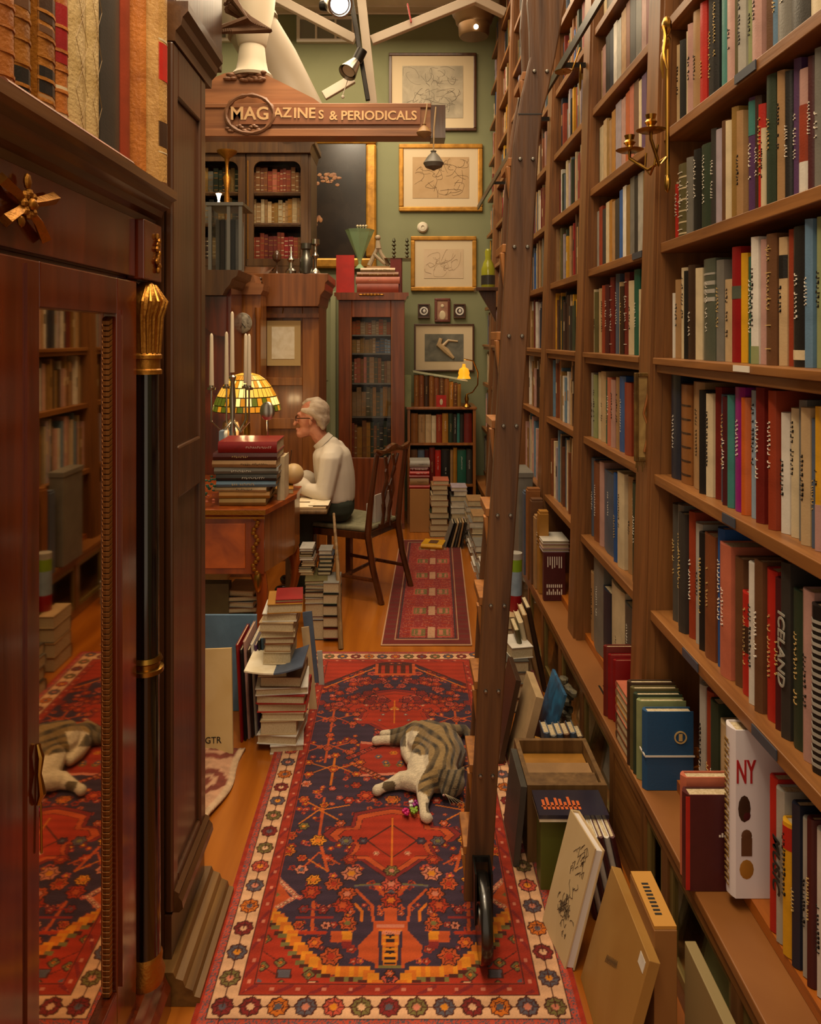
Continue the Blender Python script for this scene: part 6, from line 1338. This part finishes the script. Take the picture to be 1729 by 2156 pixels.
for k, (y0, y1, c, h) in enumerate(((1.02, 1.32, 'cream', .24), (1.40, 1.55, 'beige', .22), (1.60, 1.90, 'sage green', .25), (2.02, 2.14, 'cream', .24), (2.52, 2.80, 'pale grey', .25), (2.95, 3.2, 'beige', .22))):
    fp, Mf = slab('framed_drawing', y0, y1, .735, .79, h, .014, bookmat('olive'), f"{c} framed drawing, {ORD[k]} from the near end, leaning inside the low cupboard", 'picture', .0505)
    hang(MB().box(-.002, -.0003, .02, y1-y0-.02, .02, h-.02).build('mount', bookmat(c), matrix=Mf), fp)
# striped pack
sp_ = []
for k in range(7):
    M = T3(.553+.0165*k, 2.155, .0015) @ R3(0, -.22, 0) @ R3(0, 0, PI/2)
    book(M, .0150, .238, .10, 'maroon' if k % 2 == 0 else 'white', f"{ORD[k]} from the left in the striped pack of slim maroon and white books", 'slim books in the striped pack', title=False)
# box group
gfld, _ = slab('folder', 0, .16, 0, 0, .25, .003, bookmat('olive'), 'x', 'folder'); bpy.data.objects.remove(gfld)
solo(MB().box(.415, .60, 2.262, 2.33, .001, .225), 'box_file', mat('green_box_file', '5a5e22', .45), 'green box file on the floor under the glossy magazine', 'box', bevel=.002)
mz = thing('glossy_magazine', 'glossy dark magazine with orange lettering lying on the green box file', 'magazine', (.51, 2.28, .226))
put(MB().box(.405, .612, 2.235, 2.36, .2355, .247), 'cover', mat('glossy_dark', '2c2a38', .15, coat=.6), mz); put(MB().box(.407, .61, 2.237, 2.358, .2255, .2350), 'page_block', W['paper'], mz)
for k in range(9): put(MB().box(.425+k*.013, .433+k*.013, 2.262, 2.310+.014*math.sin(k*2.3), .2472, .2479).box(.421+k*.013, .433+k*.013, 2.275, 2.281, .2472, .2479), 'cover_letter', mat('orange_print', 'd0622a', .4), mz)
bx2 = thing('open_crate', 'brown open wooden crate with inner frames behind the green box file', 'crate', (.51, 2.5, .001))
wcr = wood('crate_wood', '7c5c34', '5c4020', 'z', .5)
for a in ((.395, .41, 2.38, 2.66), (.63, .645, 2.38, 2.66), (.4101, .6299, 2.645, 2.66), (.4101, .6299, 2.38, 2.395)): PB(bx2, 'side_board', wcr, *a, .001, .250)
for k in range(3): PB(bx2, 'inner_frame', [wcr, bookmat('tan'), bookmat('ochre')][k], .412, .628, 2.397+.082*k, 2.474+.082*k, .002, .236-.014*k)
slab('mount_board', 2.36, 2.58, .347, .372, .25, .020, bookmat('dark grey'), 'dark slate-grey board leaning on the crate by the ladder', 'board', .0095)
for k, (c, h) in enumerate((('slate blue', .255), ('grey', .245), ('slate blue', .25), ('brown', .25), ('slate blue', .255), ('dark brown', .24))):
    M = T3(.545+.0235*k, 2.685, .002) @ R3(0, -.12, 0) @ R3(0, 0, PI/2)
    book(M, .022, h, .09, c, f"{ORD[k]} from the left of the leaning grey books behind the crate", 'leaning grey books behind the crate', title=False)
for k, (y, xb, xt, h, th, c, nm_) in enumerate(((2.93, .375, .445, .33, .02, 'dark brown', 'dark brown album leaning nearest the ladder on the floor'), (2.80, .415, .500, .33, .030, 'beige', 'beige album leaning behind the dark brown one'), (2.90, .452, .537, .30, .010, 'maroon', 'maroon album leaning behind the beige one'), (2.80, .500, .605, .35, .012, 'steel blue', 'bright blue book leaning on the albums by the cupboard'))):
    slab('book', y, y+.22, xb, xt, h, th, bookmat(c) if c != 'steel blue' else mat('bright_blue_cover', '2f6f9c', .35, noise=.5, nscale=18, col2='27405c'), nm_, 'book', .0095 if xb < .45 else .002)
mb = MB()
for k in range(40): mb.ball((.655+random.gauss(0, .008), 3.02+random.gauss(0, .03), .05+.006*k), (.018, .03, .014), 6)
solo(mb, 'carved_stone', mat('mottled_stone', '6a6048', .7, noise=.6, nscale=40, col2='2a2620', bump=.8), 'mottled carved stone piece standing by the cupboard behind the blue book', 'stone', smooth=True)
slab('book', 2.67, 2.77, .43, .49, .20, .02, bookmat('ochre'), 'small ochre book leaning below the bright blue one', 'book', .0095)
# upper floor pile behind the ladder
z = stack([(1055,1110,.06,'charcoal'),(1058,1112,.06,'brown'),(1056,1108,.05,'grey'),(1060,1112,.05,'dark grey')], 3.35, .22, 'floor pile right of the ladder', 'books in the floor pile right of the ladder', jit=.1)
lie(xfx(1092, 3.4), 3.38, z+.001, .10, .16, .05, 'white', 'thick white book on top of the floor pile right of the ladder', .2)
for k, c in enumerate(('olive', 'cream', 'tan', 'dark brown')):
    M = T3(xfx(1118+k*13, 3.45), 3.42+.04*k, .13 if 0 else .002) @ R3(.0, -.2, 0) @ R3(0, 0, PI/2); book(M, .022, .34+.02*k, .16, c, f"{c} book leaning upright behind the floor pile right of the ladder", 'upright books behind the ladder pile', title=False)
z = stack([(1050,1085,.07,'brown'),(1050,1086,.07,'tan'),(1052,1085,.07,'dark grey'),(1052,1086,.06,'beige')], 3.75, .2, 'tall pile behind the ladder pile', 'books in the tall pile behind the ladder')
cn = thing('painted_tin', 'tall tin painted green, white and red standing on a pile behind the ladder', 'tin', (xfx(1089, 3.8), 3.84, z))
tx = xfx(1088, 3.8)
for nm_, z0_, z1_, c in (('red_band', 0, .08, 'crimson'), ('white_band', .0801, .20, 'pale blue'), ('green_band', .2001, .26, 'lime green'), ('lid', .2601, .29, 'pale grey')): put(MB().lathe([(0, z0_), (.036, z0_), (.036, z1_), (0, z1_)], 18, 0, T3(tx, 3.85, z+.001)), nm_, bookmat(c), cn, smooth=True)
# ================================================================== continuous bodies: blended forms turned into one skin
def skin(name, mb, vox, sm, m, parent=None, label=None):
    o = mb.build(name, m)
    r = o.modifiers.new('r', 'REMESH'); r.mode = 'VOXEL'; r.voxel_size = vox
    s = o.modifiers.new('s', 'SMOOTH'); s.iterations = sm; s.factor = .5
    dg = bpy.context.evaluated_depsgraph_get(); me = bpy.data.meshes.new_from_object(o.evaluated_get(dg))
    bpy.data.objects.remove(o); me.name = name; me.materials.clear(); me.materials.append(m); me.shade_smooth()
    o = bpy.data.objects.new(name, me); COL.objects.link(o)
    if parent: hang(o, parent)
    return o
def limb(mb, pts, rs, seg=12):
    pts = [Vector(p) for p in pts]
    P_, R_ = [], []
    for (a, b, ra, rb) in zip(pts[:-1], pts[1:], rs[:-1], rs[1:]):
        n = max(2, int((b-a).length/max(.004, min(ra, rb)*.35)))
        for k in range(n): P_.append(a+(b-a)*k/n); R_.append(ra+(rb-ra)*k/n)
    P_.append(pts[-1]); R_.append(rs[-1])
    for p, r in zip(P_, R_): mb.ball(p, r, 10)
    return mb
# ---------------- chair
chf = Vector((-.87, .49, 0)).normalized(); ang = math.atan2(chf.y, chf.x)
CH = T3(-.29, 5.02, 0) @ R3(0, 0, ang)           # local +x is forward
chw = wood('chair_mahogany', '5c2f14', '3a1c0a', 'z', .2, 6, .5)
ch = thing('dining_chair', 'carved mahogany chair with grey-green seat that the man sits on', 'chair', (-.29, 5.02, 0), ang)
def cput(mb, n, m, **k):
    mb.v = [tuple(CH @ Vector(p)) for p in mb.v]; return put(mb, n, m, ch, **k)
sw = .235
cput(MB().prism([(-.20,-.19),(.22,-.235),(.235,0),(.22,.235),(-.20,.19)], .385, .43), 'seat_rail', chw, bevel=.004)
cput(MB().prism([(-.195,-.185),(.215,-.23),(.232,0),(.215,.23),(-.195,.185)], .4305, .462), 'seat', mat('grey_green_fabric', '8a8468', .85, noise=.2, nscale=30, col2='6e6a50'), bevel=.012)
for s in (-1, 1):
    cput(MB().tube([(-.30, s*.19, .002), (-.235, s*.19, .22), (-.20, s*.19, .42), (-.225, s*.19, .66), (-.265, s*.185, .93)], [.020, .021, .023, .019, .017], 8), 'back_leg', chw, smooth=True)
    cput(MB().box(.185, .225, s*.215-.02, s*.215+.02, .002, .384), 'front_leg', chw, bevel=.004)
    cput(MB().tube([(-.26, s*.19, .14), (.20, s*.21, .14)], .012, 6), 'stretcher', chw)
cput(MB().tube([(-.03, -.2, .14), (-.03, .2, .14)], .012, 6), 'stretcher', chw)
pts = [(-.268+.0*k, -.215+.43*k/12, .925+.018*math.sin(PI*k/12)+(.02 if k in (0, 12) else 0)+.008*math.cos(k*PI/3)) for k in range(13)]
cput(MB().tube(pts, [.012]+[.022+.006*math.cos(k*PI/3) for k in range(1, 12)]+[.012], 8), 'crest_rail', chw, smooth=True)
mb = MB()
for s in (-1, 1):
    mb.tube([(-.215, s*.045, .43), (-.225, s*.03, .55), (-.235, s*.065, .66), (-.248, s*.03, .76), (-.262, s*.08, .90)], .011, 8)
    mb.tube([(-.215, s*.015, .43), (-.228, s*.055, .58), (-.238, s*.012, .70), (-.252, s*.06, .80), (-.262, s*.02, .90)], .009, 8)
mb.box(-.225, -.205, -.07, .07, .43, .46)
cput(mb, 'splat', chw, smooth=True)
pp = thing('paper_stack', 'bundle of white papers wedged upright against the chair back', 'papers', (-.15, 4.95, .463))
mb = MB()
for k in range(6): mb.box(-.175+.012*k, -.168+.012*k, -.15, .06, .4635, .64-.012*k)
mb.v = [tuple(CH @ Vector(p)) for p in mb.v]; put(mb, 'papers', mat('paper_cool', 'c8c0b8', .8), pp)
# ---------------- seated man
YP = 4.98
def m_(x, y, dy=0): p = P(x, y, YP); return Vector((p.x, YP+dy, p.z))
man = thing('person', 'white-haired person in glasses, white shirt and dark trousers sitting at the desk', 'person', (-.42, YP, .46))
skin_m = mat('skin', 'c08468', .55, noise=.25, nscale=18, col2='a8664e'); shirt_m = mat('white_shirt', 'cfc4b6', .8, noise=.08, nscale=8, bump=1, bscale=7)
tr_m = mat('dark_green_trousers', '23281c', .85); 
b = MB()
hc = m_(659, 877)
b.ball(hc+Vector((.012, 0, .028)), (.094, .074, .088), 20)            # cranium
b.ball(hc+Vector((-.035, 0, -.02)), (.060, .058, .075), 16)            # face
limb(b, [m_(646, 905), m_(633, 914)], [.046, .028])                    # jaw and chin
b.ball(m_(631, 912), (.024, .030, .020), 12)
limb(b, [m_(628, 879), m_(621, 893)], [.012, .014]); b.ball(m_(622, 893), (.013, .016, .011), 10)    # nose
b.ball(m_(630, 871), (.014, .045, .011), 10)                           # brow
b.ball(m_(626, 903), (.012, .020, .010), 10)                            # lips
for s in (-1, 1):
    e = m_(657, 886); b.ball(e+Vector((0, s*.076, .004)), (.016, .008, .030), 10); b.ball(e+Vector((.004, s*.079, .022)), (.016, .007, .012), 8)
limb(b, [m_(664, 905), m_(684, 935), m_(700, 960)], [.052, .055, .07]) # neck
limb(b, [m_(700, 965), m_(712, 1010), m_(716, 1040), m_(716, 1056)], [.10, .10, .09, .07])
for s in (-1, 1):
    sh_ = m_(700, 958, s*.155); el = m_(688, 1030, s*.19); wr = m_(645, 1026, s*.13); hd = m_(628, 1030, s*.10)
    limb(b, [m_(704, 962, s*.06), sh_, el, wr], [.07, .055, .040, .026])
    limb(b, [wr, hd], [.026, .026]); b.ball(hd, (.036, .036, .018), 10)
    for k, L in enumerate((.060, .070, .066, .052)):
        o_ = Vector((-.024, (k-1.5)*.018, .004)); d1 = Vector((-.5, 0, -.05)); limb(b, [hd+o_, hd+o_+Vector((-L*.5, 0, .006)), hd+o_+Vector((-L, 0, -.016))], [.0095, .009, .0075])
    limb(b, [hd+Vector((.01, -s*.028, 0)), hd+Vector((-.018, -s*.048, .004)), hd+Vector((-.040, -s*.052, -.004))], [.011, .010, .008])
    hip = m_(716, 1066, s*.085); kn = m_(640, 1066, s*.11); an = m_(645, 1232, s*.11)
    limb(b, [hip, kn, an], [.062, .050, .036]); limb(b, [an+Vector((.02, 0, -.02)), an+Vector((-.10, 0, -.045))], [.036, .03])
body = skin('body', b, .006, 4, skin_m, man)
# hair: a cap over the crown and back with side strands
h = MB()
h.ball(hc+Vector((.026, 0, .036)), (.088, .079, .084), 20); h.ball(hc+Vector((.058, 0, -.012)), (.056, .072, .060), 16)
limb(h, [m_(640, 850), m_(650, 846), m_(668, 845), m_(686, 858)], [.014, .026, .032, .026])
for s in (-1, 1): limb(h, [m_(640, 862, s*.052), m_(660, 866, s*.066), m_(676, 880, s*.062), m_(682, 898, s*.050)], [.016, .024, .026, .018])
skin('hair', h, .005, 5, mat('white_hair', 'c2b09c', .6, noise=.5, nscale=30, stretch=(.3, 1, 1), col2='8f7a66', bump=.6, bscale=120), man)
sh = MB()
for k in range(13):
    f = k/12; sh.ball(m_(699+12*f, 960+84*f), (.128+.012*math.sin(f*PI)-.012*f, .185-.02*f, .085-.02*f), 18)
limb(sh, [m_(684, 934), m_(694, 944)], [.060, .085])
for s in (-1, 1):
    limb(sh, [m_(702, 955, s*.10), m_(700, 962, s*.160), m_(690, 1026, s*.20), m_(660, 1022, s*.16), m_(645, 1020, s*.13)], [.085, .075, .060, .046, .042])
    limb(sh, [m_(646, 1016, s*.135), m_(640, 1012, s*.13)], [.050, .050])
shirt = skin('shirt', sh, .007, 12, shirt_m, man)
col_ = MB(); M = T3(*m_(679, 928)) @ R3(0, -.75, 0)
col_.lathe([(.056, -.012), (.060, .016), (.068, .014), (.074, -.022)], 20, 0, M)
put(col_, 'collar', shirt_m, man, smooth=True)
t = MB(); limb(t, [m_(716, 1060), m_(716, 1064)], [.102, .098])
for s in (-1, 1):
    limb(t, [m_(716, 1063, s*.075), m_(642, 1066, s*.11), m_(646, 1222, s*.11)], [.097, .070, .055])
skin('trousers', t, .008, 4, tr_m, man)
for s in (-1, 1):
    q = m_(645, 1232, s*.11); f_ = MB(); limb(f_, [(q.x+.03, q.y, .045), (q.x-.06, q.y, .040), (q.x-.16, q.y, .034)], [.043, .040, .032]); skin('shoe', f_, .007, 2, W['black'], man)
gl = MB(); gp = m_(628, 880)
for s in (-1, 1):
    gl.tube([(gp.x-.004, YP+s*.055, gp.z+.004), (gp.x+.085, YP+s*.082, gp.z+.006), (gp.x+.100, YP+s*.080, gp.z-.012)], .0028, 6)
    gl.tube([(gp.x-.010, YP+s*.032+.024*math.cos(a), gp.z+.018*math.sin(a)) for a in [2*PI*k/14 for k in range(15)]], .002, 5)
gl.tube([(gp.x-.014, YP-.008, gp.z+.004), (gp.x-.014, YP+.008, gp.z+.004)], .002, 5)
put(gl, 'glasses', W['black'], man, smooth=True)
# writing stand with papers, between the desk and the chair
ws = thing('writing_stand', 'small pale folding stand with a thin leg beside the man, holding papers', 'stand', (-.53, 4.5, 0))
stw = wood('pale_stand_wood', '8a6a44', '5c4328', 'z', .4); a = -.715; b_ = -.445; zt_ = .622
PB(ws, 'top_board', stw, a, b_, 4.56, 5.06, zt_-.03, zt_-.005, bevel=.008); put(MB().box(a, b_-.01, 4.57, 5.05, zt_-.0045, zt_+.008), 'tray_mat', bookmat('beige'), ws)
put(MB().tube([(xfx(718, 4.03), 4.03, .002), (xfx(711, 4.2), 4.2, .40), (xfx(703, 4.58), 4.58, zt_-.03)], [.014, .011, .008], 8), 'leg', stw, ws, smooth=True)
for (x, y) in ((a+.03, 4.60), (a+.03, 5.03), (b_-.03, 5.03)): put(MB().box(x-.014, x+.014, y-.014, y+.014, .002, zt_-.0305), 'leg', stw, ws)
for k, (x0, x1, y0, y1) in enumerate(((612, 655, 4.58, 4.70), (618, 688, 4.72, 4.86), (645, 688, 4.60, 4.80))): tag(MB().box(xfx(x0, 4.5), xfx(x1, 4.5), y0, y1, zt_+.0085+.003*k, zt_+.011+.003*k).build('paper_sheet', W['paper']), ['cream paper at the near left of the writing stand', 'large white paper at the back of the writing stand', 'white paper lying uppermost on the writing stand'][k], 'paper')

# ================================================================== the cat
def cf(x, y, z):      # a point of the cat, from its place in the photo and its height over the rug
    px, py = 760+x/6.916, 1500+y/6.916; Y = (H-z)*F/(py-VY); return Vector(((px-VX)*Y/F, Y, z))
c = MB(); R = .0085
limb(c, [cf(1010, 420, .078), cf(1140, 500, .082), cf(1190, 640, .080), cf(1150, 800, .072), cf(1120, 930, .066)], [.070, .078, .076, .070, .060], 12)
limb(c, [cf(1290, 480, .055), cf(1330, 640, .055), cf(1300, 800, .052)], [.052, .055, .045])            # the back
limb(c, [cf(930, 380, .072), cf(860, 480, .07), cf(800, 560, .05)], [.062, .052, .032])                 # upper haunch
limb(c, [cf(820, 430, .05), cf(700, 480, .040), cf(690, 600, .035), cf(720, 720, .030)], [.045, .038, .032, .022])  # belly
limb(c, [cf(900, 700, .060), cf(850, 850, .055), cf(880, 980, .050), cf(900, 1060, .045)], [.050, .048, .046, .036])   # chest
limb(c, [cf(820, 330, .045), cf(640, 400, .032), cf(470, 425, .026), cf(330, 425, .024), cf(220, 435, .024)], [.042, .027, .020, .018, .019])
limb(c, [cf(800, 260, .040), cf(640, 310, .028), cf(480, 330, .024), cf(320, 340, .022)], [.032, .024, .019, .016])
limb(c, [cf(800, 1030, .045), cf(600, 1010, .034), cf(440, 1075, .026), cf(320, 1120, .024), cf(240, 1160, .024)], [.038, .030, .021, .017, .020])
limb(c, [cf(980, 1000, .055), cf(935, 1130, .042), cf(915, 1280, .030), cf(915, 1420, .026), cf(930, 1520, .024), cf(965, 1560, .022)], [.044, .036, .024, .017, .019, .019])
for (x, y) in ((900, 1575), (940, 1590), (985, 1590), (1020, 1575)): limb(c, [cf(950, 1540, .022), cf(x, y, .018)], [.012, .009])
for (x, y) in ((200, 1195), (235, 1205), (275, 1195)): limb(c, [cf(240, 1160, .024), cf(x, y, .018)], [.012, .009])
limb(c, [cf(1150, 880, .062), cf(1270, 960, .058)], [.056, .046])                                  # neck
hd = cf(1345, 1050, .056)
c.ball(hd, (.044, .046, .042), 16); c.ball(cf(1255, 1150, .044), (.024, .024, .020), 12); c.ball(cf(1320, 1180, .040), (.028, .022, .022), 12)
c.ball(cf(1215, 1195, .038), (.014, .013, .012), 10)
for (bx, by, tx, ty, zt_) in ((1440, 930, 1505, 820, .105), (1270, 930, 1215, 850, .105)):
    limb(c, [cf(bx, by, .082), cf((bx+tx)/2, (by+ty)/2, .094), cf(tx, ty, zt_)], [.017, .011, .004])
limb(c, [cf(1200, 300, .06), cf(1390, 290, .04), cf(1500, 270, .030), cf(1560, 330, .026), cf(1580, 430, .022)], [.035, .024, .020, .018, .012])
cat = skin('cat', c, .0045, 4, mat('cat_fur', rough=.85, vcol=True, noise=.35, nscale=60, stretch=(1, 2.5, 1), bump=.7, bscale=180, sheen=.2))
co = np.zeros(len(cat.data.vertices)*3); cat.data.vertices.foreach_get('co', co); co = co.reshape(-1, 3)
px = (VX+co[:, 0]*F/co[:, 1]-760)*6.916; py = (VY+(H-co[:, 2])*F/co[:, 1]-1500)*6.916
lowest = co[:, 2].min(); print('cat low', lowest)
wob = 22*np.sin(px/70.)+18*np.sin(py/55.+1)
d = np.hypot(px-820, (py-640)*1.0)+wob
s = np.sin(d/20.); base = np.array(lin('937648')); dark = np.array(lin('2c2317')); mid = np.array(lin('66553b'))
t = (np.clip((s-.05)*2.2, 0, 1)*(.8+.2*np.sin(px/31.+py/47.)))[:, None]; colr = base*(1-t)+dark*t
g_ = np.clip((px-1350)/150, 0, 1)[:, None]*(py < 900)[:, None]; colr = colr*(1-g_*.6)+dark*g_*.6
hm = (px > 1130) & (py > 860) & (px < 1560); st2 = np.sin((px*.8+py*.25)/13.); t = np.clip(st2*1.5, 0, 1)[:, None]; hcol = mid*1.3*(1-t)+dark*t; colr[hm] = hcol[hm]
wh_ = np.array(lin('d6c4a8'))
def reg(pts): return pip(px, py, pts)
wm = reg([(560,420),(640,330),(740,290),(850,300),(790,380),(740,520),(740,600),(860,650),(980,640),(985,760),(930,880),(860,1000),(830,1090),(830,1190),(620,1150),(600,930),(560,760),(560,600)]) 
wm |= (px < 420) & (py < 560); wm |= (px < 700) & (py > 880) & (py < 1300)
wm |= reg([(780,1180),(860,1180),(960,1230),(1000,1330),(1100,1500),(1100,1700),(780,1700)])
br = reg([(330,1040),(470,1020),(510,1080),(490,1170),(380,1190),(300,1120)]) | reg([(940,1340),(1020,1330),(1010,1500),(960,1480)])
nz = .9+.2*rng.random(len(px))
colr[wm] = wh_; colr[br] = np.array(lin('5c4a30')); 
wm3 = (px > 420) & (px < 660) & (py < 520); colr[wm3] = (mid*1.1)*(1-t[wm3]*.6)
colattr(cat.data, colr*nz[:, None])
cat.location.z = .0088-lowest-.0005
tag(cat, 'brown tabby cat with white belly and legs asleep on the runner rug', 'cat')
mb = MB()
for a in (-.9, -.45, 0, .5, 1.0): mb.tube([cf(1225, 1185, .050), cf(1225, 1185, .050)+Vector((.022+.012*a, -.020, -.004)), cf(1225, 1185, .050)+Vector((.045+.03*a, -.030, -.018))], .0004, 4)
mb.tube([cf(1330, 1090, .094), cf(1370, 1120, .090), cf(1410, 1115, .088)], .0004, 4)
hang(mb.build('whiskers', bookmat('cream')), cat)
mb = MB().tube([cf(1340, 1095, .096), cf(1365, 1115, .094), cf(1395, 1112, .092)], .0013, 5); hang(mb.build('closed_eye', W['black']), cat)
hang(MB().ball(cf(1205, 1205, .048), (.005, .004, .004), 8).build('nose', bookmat('dusty pink')), cat)
fl = thing('silk_flower', 'pink, green and white toy flower lying beside the cat paw', 'flower', tuple(cf(700, 1420, .01)))
for nm_, cc, x, y, n in (('pink_petals', mat('hot_pink', 'c0106a', .5), 655, 1450, 16), ('green_leaves', bookmat('lime green'), 770, 1420, 16), ('white_petals', bookmat('white'), 755, 1330, 8), ('purple_petals', bookmat('magenta'), 800, 1330, 7)):
    mb = MB()
    for k in range(n): mb.ball(cf(x+random.uniform(-40, 40), y+random.uniform(-40, 40), .02+random.uniform(0, .012)), (.006, .007, .005), 6)
    put(mb, nm_, cc, fl, smooth=True)
# ================================================================== finish
SBo = SB.build('shelved_books', mat('far_book_cloth', rough=.5, vcol=True, noise=.3, nscale=30))
colattr(SBo.data, np.array(SBc))
tag(SBo, 'hundreds of books filling the far shelves and standing behind the cupboard glass', 'books', kind='stuff')
